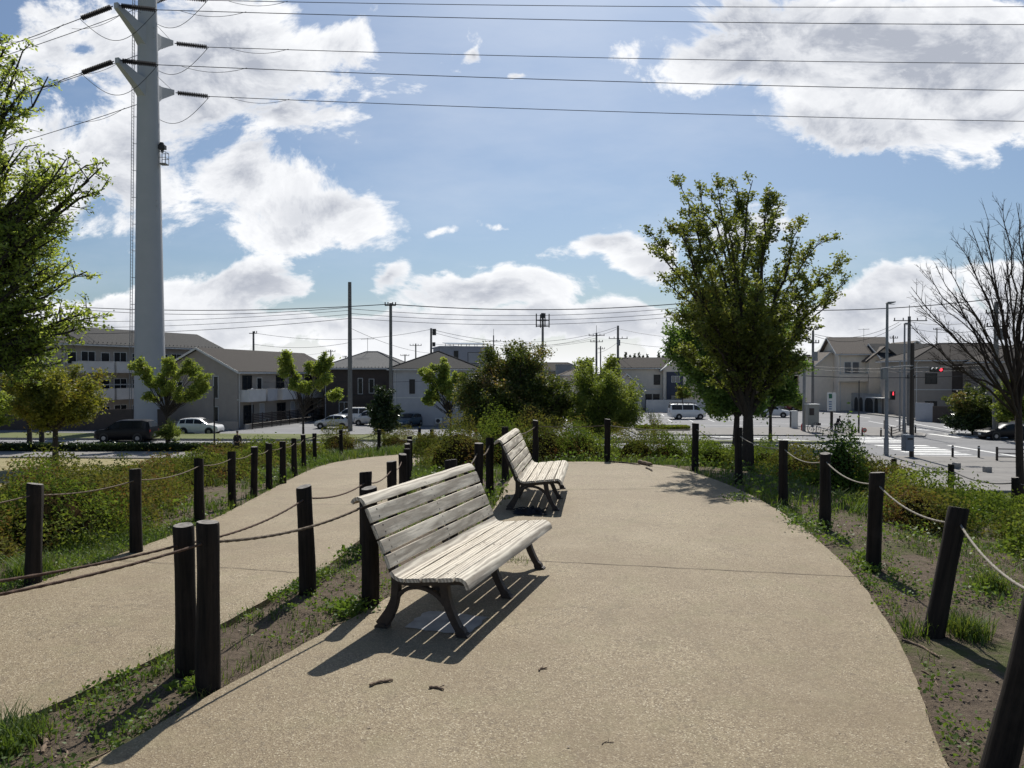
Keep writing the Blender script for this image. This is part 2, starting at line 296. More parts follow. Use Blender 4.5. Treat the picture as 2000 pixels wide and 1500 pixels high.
# ---------------------------------------------------------------- mesh builder
def link(o, parent=None):
    COL.objects.link(o)
    if parent: o.parent = parent
    return o
def tag(o, label=None, cat=None, group=None, kind=None):
    if label: o['label'] = label
    if cat: o['category'] = cat
    if group: o['group'] = group
    if kind: o['kind'] = kind
    return o
def empty(name, loc, label, cat, group=None, rz=0):
    o = bpy.data.objects.new(name, None); o.location = loc; o.rotation_euler = (0, 0, rz); o.empty_display_size = .2
    link(o); return tag(o, label, cat, group)
class MB:
    def __init__(s): s.v = []; s.f = []; s.mi = []
    def add(s, vs, fs, m=0):
        b = len(s.v); s.v.extend([tuple(x) for x in vs]); s.f.extend([tuple(i+b for i in f) for f in fs]); s.mi.extend([m]*len(fs)); return s
    def box(s, x0, x1, y0, y1, z0, z1, m=0):
        return s.add([(x0,y0,z0),(x1,y0,z0),(x1,y1,z0),(x0,y1,z0),(x0,y0,z1),(x1,y0,z1),(x1,y1,z1),(x0,y1,z1)],
                     [(0,3,2,1),(4,5,6,7),(0,1,5,4),(1,2,6,5),(2,3,7,6),(3,0,4,7)], m)
    def tube(s, pts, rad, n=8, m=0, cap=True, lobes=0, twist=0, sq=False):
        pts = [Vector(p) for p in pts]; N = len(pts)
        if not hasattr(rad, '__len__'): rad = [rad]*N
        vs = []; up = None; acc = 0
        for i, p in enumerate(pts):
            tn = (pts[min(i+1, N-1)]-pts[max(i-1, 0)])
            tn = tn.normalized() if tn.length > 1e-9 else Vector((0, 0, 1))
            if up is None: up = tn.orthogonal().normalized() if abs(tn.z) < .99 else Vector((1, 0, 0))
            up = (up-tn*up.dot(tn)).normalized(); sd_ = tn.cross(up)
            if i: acc += (p-pts[i-1]).length
            for k in range(n):
                a = 2*math.pi*k/n; r = rad[i]*(1+(.22*math.cos(lobes*a-acc*twist) if lobes else 0))
                vs.append(p+up*math.cos(a)*r+sd_*math.sin(a)*r)
        fs = [(i*n+k, i*n+(k+1) % n, (i+1)*n+(k+1) % n, (i+1)*n+k) for i in range(N-1) for k in range(n)]
        if cap: fs += [tuple(range(n))[::-1], tuple((N-1)*n+k for k in range(n))]
        return s.add(vs, fs, m)
    def cyl(s, p0, p1, r0, r1=None, n=12, m=0): return s.tube([p0, p1], [r0, r0 if r1 is None else r1], n, m)
    def prism(s, poly, axis, a, b, m=0):       # poly of 2D points extruded along axis from a to b
        def q(p, h): return {'x': (h, p[0], p[1]), 'y': (p[0], h, p[1]), 'z': (p[0], p[1], h)}[axis]
        n = len(poly); vs = [q(p, a) for p in poly]+[q(p, b) for p in poly]
        return s.add(vs, [tuple(range(n))[::-1], tuple(range(n, 2*n))]+[(i, (i+1) % n, n+(i+1) % n, n+i) for i in range(n)], m)
    def build(s, name, mats, parent=None, origin=(0, 0, 0), smooth=False, bevel=0, loc=None):
        me = bpy.data.meshes.new(name); o_ = Vector(origin)
        me.from_pydata([tuple(Vector(v)-o_) for v in s.v] if o_.length else s.v, [], s.f)
        mats = mats if isinstance(mats, (list, tuple)) else [mats]
        for m in mats: me.materials.append(MATS[m])
        if len(mats) > 1: me.polygons.foreach_set('material_index', s.mi)
        me.update()
        import bmesh
        bm = bmesh.new(); bm.from_mesh(me); bmesh.ops.recalc_face_normals(bm, faces=bm.faces)
        if bevel:
            bmesh.ops.bevel(bm, geom=[e for e in bm.edges if len(e.link_faces) == 2 and e.calc_face_angle(0) > .5], offset=bevel, segments=2, affect='EDGES', clamp_overlap=True)
        bm.to_mesh(me); bm.free()
        if smooth:
            me.polygons.foreach_set('use_smooth', [True]*len(me.polygons))
            try: me.set_sharp_from_angle(angle=R(40))
            except Exception: pass
        o = bpy.data.objects.new(name, me); link(o, parent)
        if parent is None: o.location = o_
        if loc is not None: o.location = loc
        return o
def np_mesh(name, V, Q, mname, parent=None, origin=(0, 0, 0)):
    """V (n,3) floats, Q (m,k) int faces of equal size k"""
    me = bpy.data.meshes.new(name); V = np.asarray(V, dtype=np.float32)-np.asarray(origin, dtype=np.float32)
    Q = np.asarray(Q, dtype=np.int32); k = Q.shape[1]
    me.vertices.add(len(V)); me.vertices.foreach_set('co', V.ravel())
    me.loops.add(Q.size); me.loops.foreach_set('vertex_index', Q.ravel())
    me.polygons.add(len(Q)); me.polygons.foreach_set('loop_start', np.arange(0, Q.size, k, dtype=np.int32))
    me.polygons.foreach_set('loop_total', np.full(len(Q), k, dtype=np.int32))
    me.update(calc_edges=True); me.validate()
    me.materials.append(MATS[mname])
    o = bpy.data.objects.new(name, me); link(o, parent)
    if parent is None: o.location = origin
    return o
def leaf_geo(C, L, W, rg, droop=.0, updown=None):
    """diamond leaves at centres C"""
    n = len(C); a = rg.normal(size=(n, 3)); a[:, 2] = a[:, 2]*.7-droop; a /= np.linalg.norm(a, axis=1)[:, None]
    b = rg.normal(size=(n, 3)); b -= (b*a).sum(1)[:, None]*a; b /= np.linalg.norm(b, axis=1)[:, None]+1e-9
    s = rg.uniform(.6, 1.25, size=(n, 1)); a = a*L*s*.5; b = b*W*s*.5
    V = np.stack([C-a, C+b-a*.1, C+a, C-b-a*.1], 1).reshape(-1, 3)
    return V, np.arange(4*n).reshape(n, 4)
def prisms(P0, P1, r0, r1):
    """three-sided tapered twigs"""
    P0 = np.asarray(P0, float); P1 = np.asarray(P1, float); n = len(P0); d = P1-P0; d /= np.linalg.norm(d, axis=1)[:, None]+1e-9
    ref = np.where(np.abs(d[:, 2:3]) < .9, np.array([[0, 0, 1.]]), np.array([[1., 0, 0]]))
    x = np.cross(d, ref); x /= np.linalg.norm(x, axis=1)[:, None]; y = np.cross(d, x)
    V = []
    for P_, r in ((P0, r0), (P1, r1)):
        r = np.broadcast_to(np.asarray(r, float), (n,))[:, None]
        for k in range(3):
            a = 2*math.pi*k/3; V.append(P_+(x*math.cos(a)+y*math.sin(a))*r)
    V = np.stack(V, 1).reshape(-1, 3); b = np.arange(n)[:, None]*6
    Q = np.concatenate([b+np.array([[k, (k+1) % 3, 3+(k+1) % 3, 3+k]]) for k in range(3)])
    return V, Q
def cat_geo(parts):
    Vs, Qs, off = [], [], 0
    for V, Q in parts: Vs.append(V); Qs.append(Q+off); off += len(V)
    return np.concatenate(Vs), np.concatenate(Qs)
def sinnoise(x, y, s=1.0, seed=0):
    x = np.asarray(x)*s; y = np.asarray(y)*s; r = 0; a = 1
    for i in range(5):
        th = seed*1.7+i*2.1; r = r+a*np.sin(x*math.cos(th)+y*math.sin(th)+1.3*np.sin(-x*math.sin(th*1.3)*.8+y*math.cos(th)*.9+i+seed)); x = x*1.9; y = y*1.9; a *= .55
    return r/2.2
# ---------------------------------------------------------------- paths and terrain
PATIO = [(.6,-6),(1.0,-2),(1.25,0),(1.52,1.7),(1.77,3.0),(2.0,3.55),(2.23,4.11),(2.45,4.8),(2.72,5.76),(2.95,7.0),(3.10,8.1),(3.17,9.3),(3.15,10.5),(3.02,11.6),(2.85,12.5),
         (2.45,13.1),(1.9,13.35),(1.2,13.45),(.65,13.3),(.28,12.8),(.08,12.1),(-.05,11.0),(-.14,9.8),(-.26,8.3),(-.48,6.7),(-.78,5.6),(-1.0,4.95),(-1.20,4.45),(-1.48,3.75),(-1.73,3.05),(-2.1,1.9),(-2.5,0),(-3,-6)]
LP_R = [(-3.1,-2),(-2.75,1.0),(-2.5,2.5),(-2.31,3.33),(-2.10,3.87),(-1.84,4.75),(-1.70,5.5),(-1.60,6.2),(-1.58,7.2),(-1.62,9.0),(-1.74,11),(-2.02,14),(-2.35,17.0),(-2.45,19.5),(-2.0,21.6),(-.9,23.2),(1,24.6)]
LP_L = [(-4.6,-2),(-4.3,1.0),(-4.05,3.0),(-3.88,4.2),(-3.72,5.3),(-3.68,6.2),(-3.66,7.1),(-3.68,9.0),(-3.98,11.4),(-4.40,14.6),(-4.72,17.5),(-4.70,20.0),(-4.0,22.3),(-2.5,24.4),(0,26.6)]
def zl(y): return -0.052*max(0.0, y-5.3)
def resample(pts, n):
    d = [0]
    for a, b in zip(pts, pts[1:]): d.append(d[-1]+math.dist(a, b))
    out = []
    for i in range(n):
        t_ = d[-1]*i/(n-1); j = max(k for k in range(len(d)) if d[k] <= t_+1e-9); j = min(j, len(pts)-2)
        f = (t_-d[j])/(d[j+1]-d[j]); out.append(tuple(pts[j][k]*(1-f)+pts[j+1][k]*f for k in range(len(pts[0]))))
    return out
def smooth_poly(pts, it=2, closed=False):
    for _ in range(it):
        q = []
        n = len(pts); rngi = range(n) if closed else range(n-1)
        if not closed: q.append(pts[0])
        for i in rngi:
            a, b = pts[i], pts[(i+1) % n]
            q.append(tuple(a[k]*.75+b[k]*.25 for k in (0, 1))); q.append(tuple(a[k]*.25+b[k]*.75 for k in (0, 1)))
        if not closed: q.append(pts[-1])
        pts = q
    return pts
PAT = resample(smooth_poly(PATIO, 2, True), 420)[:-1]
PAT = [(x+.003*math.sin(i*1.9)+.002*math.sin(i*.63+1), y+.003*math.cos(i*2.3)+.002*math.sin(i*.8)) for i, (x, y) in enumerate(PAT)]
LR = resample(smooth_poly(LP_R), 260); LL = resample(smooth_poly(LP_L), 260)
LR = [(x+.004*math.sin(i*1.7)+.004*math.sin(i*.57), y) for i, (x, y) in enumerate(LR)]; LL = [(x+.004*math.sin(i*1.3)+.004*math.sin(i*.71), y) for i, (x, y) in enumerate(LL)]
LPOLY = LL+LR[::-1]
def poly_sd(X, Y, poly):
    """signed distance (negative inside), vectorised"""
    X = np.asarray(X, float); Y = np.asarray(Y, float); d = np.full(X.shape, 1e9); ins = np.zeros(X.shape, bool); n = len(poly)
    for i in range(n):
        ax, ay = poly[i]; bx, by = poly[(i+1) % n]; ex, ey = bx-ax, by-ay; L2 = ex*ex+ey*ey+1e-12
        t_ = np.clip(((X-ax)*ex+(Y-ay)*ey)/L2, 0, 1); d = np.minimum(d, np.hypot(X-ax-t_*ex, Y-ay-t_*ey))
        if (ay > by) or (ay < by):
            c = ((ay > Y) != (by > Y)) & (X < (bx-ax)*(Y-ay)/(by-ay)+ax); ins ^= c
    return np.where(ins, -d, d)
def fall(d):
    d = np.maximum(d-.5, 0); return np.minimum(4.6, .165*d*(1-np.exp(-d/2.0)))
def H(X, Y, micro=True):
    X = np.asarray(X, float); Y = np.asarray(Y, float)
    d1 = poly_sd(X, Y, PAT); d2 = poly_sd(X, Y, LPOLY)
    zL = -0.052*np.clip(Y-5.3, 0, 22)
    e1 = np.maximum(d1, 0)+.02; e2 = np.maximum(d2, 0)+.02
    z = (0*e2+zL*e1)/(e1+e2)
    dm = np.minimum(d1, d2)
    z = z-fall(dm)
    lip = np.where(dm < 0, -.055, -.03+.0*dm)
    m_ = 0.0
    if micro:
        k = np.clip(dm/.5, 0, 1); m_ = k*(.022*sinnoise(X, Y, 5, 1)+.012*sinnoise(X, Y, 17, 5)*(np.abs(X)<9)+.04*sinnoise(X, Y, .9, 2)*np.clip(dm/3, 0, 1)*2)
    z = z+lip+m_
    z = np.maximum(z, BASE-.02)
    # smooth toe
    return z
def Hs(x, y): return float(H(np.array([x]), np.array([y]))[0])
def axis(segs):
    out = []
    for a, b, st in segs: out += list(np.arange(a, b, st))
    return np.array(out+[segs[-1][1]])
gx = axis([(-2200,-200,200),(-200,-60,20),(-60,-16,1.6),(-16,-6,.35),(-6,6,.09),(6,16,.3),(16,60,1.6),(60,200,20),(200,2200,200)])
gy = axis([(-300,-20,40),(-20,1,1.5),(1,10,.09),(10,28,.22),(28,60,1.2),(60,240,12),(240,2600,200)])
GX, GY = np.meshgrid(gx, gy); GZ = H(GX, GY)
nx, ny = len(gx), len(gy)
I = (np.arange(ny-1)[:, None]*nx+np.arange(nx-1)[None, :]).ravel()
o = np_mesh('ground', np.stack([GX, GY, GZ], -1).reshape(-1, 3), np.stack([I, I+1, I+nx+1, I+nx], 1), 'ground_soil')
o.data.polygons.foreach_set('use_smooth', [True]*len(o.data.polygons))
tag(o, 'brown soil and grassy slope of the park mound and the land around it', kind='structure')
mb = MB(); n = len(PAT)
mb.prism(PAT, 'z', -.12, 0.0)
tag(mb.build('viewpoint_path', 'aggregate', bevel=.008), 'wide rounded tan aggregate concrete platform carrying both benches', kind='structure')
mb = MB(); vs = []; fs = []
for (ax, ay), (bx, by) in zip(LL, LR):
    z0, z1 = zl(ay)-.004, zl(by)-.004
    vs += [(ax, ay, z0), (bx, by, z1), (ax, ay, z0-.12), (bx, by, z1-.12)]
for i in range(len(LL)-1):
    a = i*4; b = a+4; fs += [(a, a+1, b+1, b), (a+2, b+2, b+3, a+3), (a, b, b+2, a+2), (a+1, a+3, b+3, b+1)]
mb.add(vs, fs); tag(mb.build('footpath', 'aggregate'), 'narrower tan aggregate concrete path sloping down behind the benches', kind='structure')
def sheet(name, poly, z, m, label, thick=0.0):
    mb = MB()
    if thick: mb.prism(poly, 'z', z-thick, z)
    else: mb.add([(x, y, z) for x, y in poly], [tuple(range(len(poly)))])
    return tag(mb.build(name, m), label, kind='structure')
# joints across the concrete
mb = MB()
def joint(a, b, za, zb, wd=.009, seg=24, wob=.006):
    a = Vector(a); b = Vector(b); nrm = Vector((-(b-a).y, (b-a).x)).normalized(); pts = []
    for i in range(seg+1):
        t_ = i/seg; p_ = a.lerp(b, t_)+nrm*wob*math.sin(i*1.7); z = za+(zb-za)*t_+.003; w_ = wd*(.6+.5*abs(math.sin(i*2.3)))
        pts += [(p_.x-nrm.x*w_/2, p_.y-nrm.y*w_/2, z), (p_.x+nrm.x*w_/2, p_.y+nrm.y*w_/2, z)]
    mb.add(pts, [(2*i, 2*i+1, 2*i+3, 2*i+2) for i in range(seg)])
joint((-.55, 6.43), (2.72, 5.78), 0, 0); joint((-.13, 10.1), (3.14, 10.3), 0, 0)
joint((-3.68, 6.62), (-1.6, 6.02), zl(6.62), zl(6.1)); joint((-3.7, 10.6), (-1.75, 10.5), zl(10.6)-.004, zl(10.5)-.004)
tag(mb.build('expansion_joint', 'joint'), 'dark thin joints crossing the tan concrete paths', kind='structure')
# ---------------------------------------------------------------- town ground: roads, pavements, markings
G0 = BASE
def RV(x, v): return (x, 63.3-.057*x+v)
sheet('road', [RV(-300,-10), RV(300,-10), RV(300,11.5), RV(-300,11.5)], G0, 'asphalt', 'grey asphalt main road crossing behind the park')
sheet('parking_lot', [RV(-60,11.5), RV(40.2,11.5), (44,106), (47,140), (-60,140)], G0+.004, 'asphalt', 'wide sunlit asphalt parking lot behind the main road')
sheet('side_street', [RV(40.2,11.5), RV(51,11.5), (51.5,110), (52.6,175), (48,175), (44,106)], G0+.004, 'asphalt', 'asphalt side street running away beside the walls')
def slab(name, poly, h, top, label, kerb=True):
    mb = MB(); n = len(poly)
    vs = [(x, y, G0-.05) for x, y in poly]+[(x, y, G0+h) for x, y in poly]
    mb.add(vs, [(i, (i+1) % n, n+(i+1) % n, n+i) for i in range(n)], 1)
    c = Vector((sum(p[0] for p in poly)/n, sum(p[1] for p in poly)/n)); inn = []
    for p in poly:
        q = Vector(p); d = (c-q); q = q+d.normalized()*.22; inn.append((q.x, q.y, G0+h))
    mb.add(vs[n:]+inn, [(i, (i+1) % n, n+(i+1) % n, n+i) for i in range(n)], 1)
    mb.add(inn, [tuple(range(n))], 0)
    return tag(mb.build(name, [top, 'kerb_concrete']), label, kind='structure')
slab('pavement', [(9,37), (95,34), (95,46.5), RV(70,-10), (33.6,51.4), (27,51.9), RV(12,-10), (9,52)], .12, 'pavement', 'grey pavement and plaza on the park side of the crossing')
slab('pavement', [RV(-300,-14), RV(9,-14), RV(9,-10), RV(-300,-10)], .12, 'pavement', 'narrow pavement between the clipped hedge and the road')
slab('median_strip', [RV(-300,.0), RV(28.9,-.1), RV(29.3,.4), RV(28.9,.9), RV(5,1.0), RV(-12,5.4), RV(-300,5.6)], .20, 'grass_strip', 'grass median strip with concrete kerb in the main road')
slab('traffic_island', [RV(12,7.9), RV(38.6,7.7), (40.2,71.5), (41.0,79), (39.8,80), (24,79.5), (12,79)], .12, 'pavement', 'paved corner between main road, side street and parking lot')
slab('pavement', [RV(51.4,8.5), RV(140,8.5), (140,95), (70,98), (54,100), (53.4,140), (51.8,140)], .12, 'pavement', 'pavement below the retaining walls across the side street')
o = sheet('lawn', [(-60,38), (-16,38), (-13,44), (-12,55), (-60,55)], G0+.03, 'lawn', 'dry yellow green lawn below the mound')
# markings
mb = MB(); ZM = G0+.008
def quad(pts, z=ZM): mb.add([(x, y, z) for x, y in pts], [(0, 1, 2, 3)])
for i in range(11):
    v = -9.6+i*1.62
    if -.9 < v < .9: continue
    f_ = (v+9.7)/17.2; xl = 29.2+1.5*f_; xr = 33.3+1.6*f_
    if v < -8: xl = 29.3
    quad([RV(xl, v), RV(xr, v), RV(xr, v+.86), RV(xl, v+.86)])
for i in range(7):                                   # second crossing over the side street
    x = 40.9+i*1.55; quad([(x, 67.9), (x+.62, 67.9), (x+.35, 72.3), (x-.27, 72.3)])
quad([(44.6, 74.2), (50.6, 73.9), (50.6, 74.35), (44.6, 74.65)])
quad([(45.4, 75.2), (45.65, 75.2), (48.6, 93), (48.35, 93)]); quad([(42.5, 80), (42.7, 80), (44.6, 92), (44.4, 92)])
for k in range(5): quad([(47.6+k*.35, 98+k*9), (47.8+k*.35, 98+k*9), (48.0+k*.35, 102+k*9), (47.8+k*.35, 102+k*9)])
quad([(46.7, 77.5), (47.0, 77.5), (48.2, 82), (47.9, 82)]); quad([(43.2, 76.6), (43.6, 76.6), (43.0, 79.4), (42.6, 79.4)])
for k in range(-14, 5):
    if -1 < k < 0: continue
    x = k*10; quad([RV(x, -5.1), RV(x+5, -5.1), RV(x+5, -4.95), RV(x, -4.95)])
quad([RV(-300, -9.6), RV(27.5, -9.6), RV(27.5, -9.45), RV(-300, -9.45)]); quad([RV(-300, -.55), RV(27, -.6), RV(27, -.45), RV(-300, -.4)])
quad([RV(-10, 6.9), RV(27.5, 7.2), RV(27.5, 7.35), RV(-10, 7.05)]); quad([RV(18.5, 7.0), RV(19.7, 7.0), RV(27.6, 2.4), RV(26.4, 2.4)])
quad([RV(35.8, -9.0), RV(36.2, -9.0), RV(36.2, -.5), RV(35.8, -.5)]); quad([RV(52, -4.2), RV(58, -4.4), RV(58, -4.1), RV(52, -3.9)])
for k in range(9):                                   # bays of the lot
    x = 4+k*2.6; quad([(x, 90.5), (x+.14, 90.5), (x+.6, 95.2), (x+.46, 95.2)])
    x = 10+k*2.8; quad([(x, 103), (x+.14, 103), (x+.8, 108), (x+.66, 108)])
for a, b in (((2, 84), (12, 83.6)), ((15, 86), (20, 88)), ((22, 84.5), (30, 83.5)), ((27, 92), (33, 96)), ((31, 88), (37, 86)), ((12, 98.8), (30, 98.2)), ((-24, 83), (-14, 82.8))):
    quad([a, b, (b[0], b[1]+.2), (a[0], a[1]+.2)])
tag(mb.build('road_markings', 'white_paint'), 'white crosswalk stripes and lane lines painted on the asphalt', kind='structure')
# ---------------------------------------------------------------- benches
def slat_prism(pts, th, L, ov=.095):
    """pts: centre line in (s,z); offset outwards by th/2 on both sides"""
    n = len(pts); up = []; dn = []
    for i, p_ in enumerate(pts):
        a = Vector(pts[max(i-1, 0)]); b = Vector(pts[min(i+1, n-1)]); t_ = (b-a).normalized(); nr = Vector((-t_.y, t_.x))*th/2
        up.append((p_[0]+nr.x, p_[1]+nr.y)); dn.append((p_[0]-nr.x, p_[1]-nr.y))
    return up+dn[::-1]
def seg(a, b, g=.006):
    a = Vector(a); b = Vector(b); d = (b-a).normalized()*g; return [tuple(a+d), tuple(b-d)]
SL = []
SL.append([(-.715,.760), (-.700,.782), (-.675,.792), (-.650,.785), (-.630,.765), (-.622,.750)])          # curled top slat
bk = [(-.616,.738), (-.572,.640), (-.528,.545), (-.487,.455), (-.452,.365)]
for a, b in zip(bk, bk[1:]): SL.append(seg(a, b, .007))
SL.append([(-.447,.353), (-.425,.326), (-.395,.311), (-.355,.307)])                                        # hollow slat
st = [(-.348,.308), (-.238,.318), (-.130,.330), (-.022,.343)]
for a, b in zip(st, st[1:]): SL.append(seg(a, b, .005))
SL.append([(-.014,.345), (.022,.344), (.048,.330), (.062,.306), (.066,.288)])                             # rounded front slat
SZ = .028                                                                                                  # seat lifted so its top sits near .38
def stroke(mb, pts, wd, y0, y1):
    n = len(pts); up = []; dn = []
    for i, p_ in enumerate(pts):
        a = Vector(pts[max(i-1, 0)]); b = Vector(pts[min(i+1, n-1)]); t_ = (b-a).normalized(); w_ = wd[i] if hasattr(wd, '__len__') else wd
        nr = Vector((-t_.y, t_.x))*w_/2; up.append((p_[0]+nr.x, p_[1]+nr.y)); dn.append((p_[0]-nr.x, p_[1]-nr.y))
    for i in range(n-1):
        q = [up[i], up[i+1], dn[i+1], dn[i]]
        vs = [(y0, s, z) for s, z in q]+[(y1, s, z) for s, z in q]
        fs = [(3, 2, 1, 0), (4, 5, 6, 7), (0, 1, 5, 4), (2, 3, 7, 6)]
        if i == 0: fs.append((3, 0, 4, 7))
        if i == n-2: fs.append((1, 2, 6, 5))
        mb.add(vs, fs)
def bez(p0, p1, p2, p3, n=12):
    return [tuple((1-t_)**3*p0[k]+3*(1-t_)**2*t_*p1[k]+3*(1-t_)*t_*t_*p2[k]+t_**3*p3[k] for k in (0, 1)) for t_ in [i/n for i in range(n+1)]]
def frame_mesh(x):
    mb = MB(); h = .024
    back = [(-.672,.757), (-.640,.752), (-.612,.695)]+[(a-.022, b-.012) for a, b in bk[1:]]+[(-.465,.345)]
    stroke(mb, back, [.02, .026, .03, .03, .034, .036, .04, .045], x-h, x+h)
    seat = [(-.478,.40), (-.462,.345), (-.435,.315), (-.39,.300), (-.33,.300), (-.235,.308), (-.12,.321), (-.03,.333), (.025,.325), (.040,.30)]
    stroke(mb, seat, [.04, .045, .045, .038, .034, .032, .032, .030, .026, .016], x-h-.002, x+h+.002)
    rear = bez((-.455,.345), (-.452,.20), (-.452,.15), (-.560,.008), 16)
    stroke(mb, rear, [.050+.03*abs(i-7)/9*(1 if i > 7 else .2) for i in range(17)], x-h-.001, x+h+.001)
    front = bez((-.125,.315), (-.118,.20), (-.07,.10), (-.005,.008), 14)
    stroke(mb, front, [.055-.001*i+(.022 if i > 12 else 0) for i in range(15)], x-h-.003, x+h+.003)
    arch = bez((-.470,.165), (-.405,.300), (-.22,.315), (-.115,.185), 14)
    stroke(mb, arch, [.034, .03, .028, .026, .024, .022, .022, .022, .024, .026, .026, .026, .028, .03, .034], x-h+.003, x+h-.003)
    mb.prism([(-.600,.0), (-.505,.0), (-.515,.022), (-.55,.03), (-.590,.016)], 'x', x-.034, x+.034)
    mb.prism([(-.040,.0), (.042,.0), (.034,.014), (.0,.026), (-.03,.018)], 'x', x-.034, x+.034)
    return mb
def make_bench(loc, ang, label, xs=(0, .825, 1.65)):
    # local x along the length, y to the front (s), z up ; world: x->u
    root = empty('park_bench', loc, label, 'bench', 'slatted benches on the platform', ang)
    L0, L1 = xs[0]-.10, xs[-1]+.10
    for i, pl in enumerate(SL):
        mb = MB(); th = .024 if len(pl) == 2 else .022
        pts = [(s, z+SZ) for s, z in pl]
        if len(pl) == 2:
            a, b = Vector(pts[0]), Vector(pts[1]); pts = [tuple(a.lerp(b, k/6)) for k in range(7)]
            # slight crown and eased edges
            nrm = Vector((-(b-a).y, (b-a).x)).normalized(); c = []
            prof = [(0, -.006), (.04, -.001), (.12, .0), (.5, .001), (.88, .0), (.96, -.001), (1, -.006)]
            top = [tuple(a.lerp(b, k)+nrm*(th/2+e)) for k, e in prof]; bot = [tuple(a.lerp(b, k)-nrm*(th/2)) for k in (1, 0)]
            poly = top+bot
        else:
            poly = slat_prism(resample(pts, 12), th, 0)
        xs_ = [L0+(L1-L0)*k/10 for k in range(11)]; np_ = len(poly); vs = []
        for k, x in enumerate(xs_):
            dz = .0012*math.sin(k*1.3+i*2.1); ds = .001*math.cos(k*.9+i)
            e_ = (rnd.uniform(-.004, .004) if k in (0, 10) else 0)
            vs += [(x+e_, s+ds, z+dz) for s, z in poly]
        fs = [(k*np_+j, k*np_+(j+1) % np_, (k+1)*np_+(j+1) % np_, (k+1)*np_+j) for k in range(10) for j in range(np_)]
        fs += [tuple(range(np_))[::-1], tuple(10*np_+j for j in range(np_))]
        mb.add(vs, fs); bb = mb
        A = Vector(pts[0]); B = Vector(pts[-1])
        if 0 < i < 5 or 5 < i < 9:
            nrm = Vector((-(B-A).y, (B-A).x)).normalized()
            for x in xs:
                for k in (.25, .75):
                    c = A.lerp(B, k)+nrm*(th/2+.0005); bb.cyl((x, c.x-nrm.x*.004, c.y-nrm.y*.004), (x, c.x+nrm.x*.0012, c.y+nrm.y*.0012), .0055, n=8, m=1)
        sl = mb.build('slat', ['bench_wood', 'bolt_steel'], root, smooth=True)
        if i == 0: tag(sl, 'curled top slat of the backrest')
        if i == 9: tag(sl, 'rounded front slat of the seat')
    for x in xs: frame_mesh(x).build('leg_frame', 'cast_iron', root, smooth=False, bevel=.004)
    b = MB(); b.cyl((xs[0], -.30, .285), (xs[-1], -.30, .285), .011, n=10); b.build('brace_rod', 'cast_iron', root, smooth=True)
    return root
# local y axis = front direction. near bench: front dir (.948,-.319)
A1 = math.atan2(-.319, .948)-math.pi/2       # rotation taking +y to front dir
# with this rotation local +x points to (−.319... ) check sign: x axis = front dir rotated by -90
def bench_at(p, front, label):
    fa = math.atan2(front[1], front[0]); rz = fa-math.pi/2
    # local +x = (cos rz, sin rz); we want length to run away from the camera -> use negative xs
    ux = (math.cos(rz), math.sin(rz)); sgn = 1 if ux[1] > 0 else -1
    return make_bench((p[0], p[1], 0), rz, label, tuple(sorted(k*sgn for k in (0, .825, 1.65))))
bench_at((-.295, 4.47), (.948, -.319), 'weathered pale slatted bench nearest the camera, with a long striped shadow')
bench_at((.52, 8.62), (.993, -.115), 'smaller looking farther slatted bench, near the end of the platform beside the posts')
# pale footing patches under the near frames
for i, (c, a, lx, ly, lab) in enumerate([((-.42, 4.72), math.atan2(-.319, .948), .44, .36, 'pale concrete patch under the left end of the near bench')]):
    mb = MB(); ca, sa = math.cos(a), math.sin(a); pts = []
    for k in range(24):
        th = 2*math.pi*k/24; rr = 1/max(abs(math.cos(th))**1, abs(math.sin(th))**1)**.85*(1+.05*math.sin(k*2.7)); x, y = rr*math.cos(th)*lx/2, rr*math.sin(th)*ly/2
        pts.append((c[0]+x*ca-y*sa, c[1]+x*sa+y*ca, .004))
    mb.add(pts, [tuple(range(24))]); tag(mb.build('concrete_patch', 'concrete_patch'), lab, kind='structure')
# crumpled dark thing lying under the far bench
mb = MB(); c0 = P(1035, 1003, .0); rg = np.random.default_rng(5)
NU, NV = 26, 16
vs = []
for i in range(NU):
    for j in range(NV):
        uu = (i/(NU-1)-.5); vv = (j/(NV-1)-.5); e = max(0, 1-(abs(uu)*2)**3)*max(0, 1-(abs(vv)*2)**3)
        z = .008+e*(.035+.03*abs(math.sin(uu*19+vv*7))*abs(math.cos(vv*15-uu*9))+.02*math.sin(uu*31+2*vv))
        vs.append((c0.x+uu*.34+.03*math.sin(vv*11), c0.y+vv*.22+.03*math.sin(uu*13), max(z, .004)))
mb.add(vs, [(i*NV+j, (i+1)*NV+j, (i+1)*NV+j+1, i*NV+j+1) for i in range(NU-1) for j in range(NV-1)])
tag(mb.build('crumpled_cloth', 'cloth_black', origin=(c0.x, c0.y, 0), smooth=True), 'crumpled black cloth lying on the concrete between the two benches', 'cloth')
for k in range(2):
    mb = MB(); a = k*1.3+.4; pts = [(c0.x+.12*math.cos(a)+t_*.22*math.cos(a+.8*t_), c0.y+.06*math.sin(a)+t_*.16*math.sin(a+t_), .02+.03*math.sin(t_*3.1)) for t_ in [q/8 for q in range(9)]]
    mb.tube(pts, .006, 6)
    tag(mb.build('loose_strap', 'cloth_black', origin=(c0.x, c0.y, 0)), ['shorter black strap at the edge of the crumpled cloth between the benches', 'longer black strap looping out of the crumpled cloth between the benches'][k], 'strap', 'straps by the crumpled cloth')
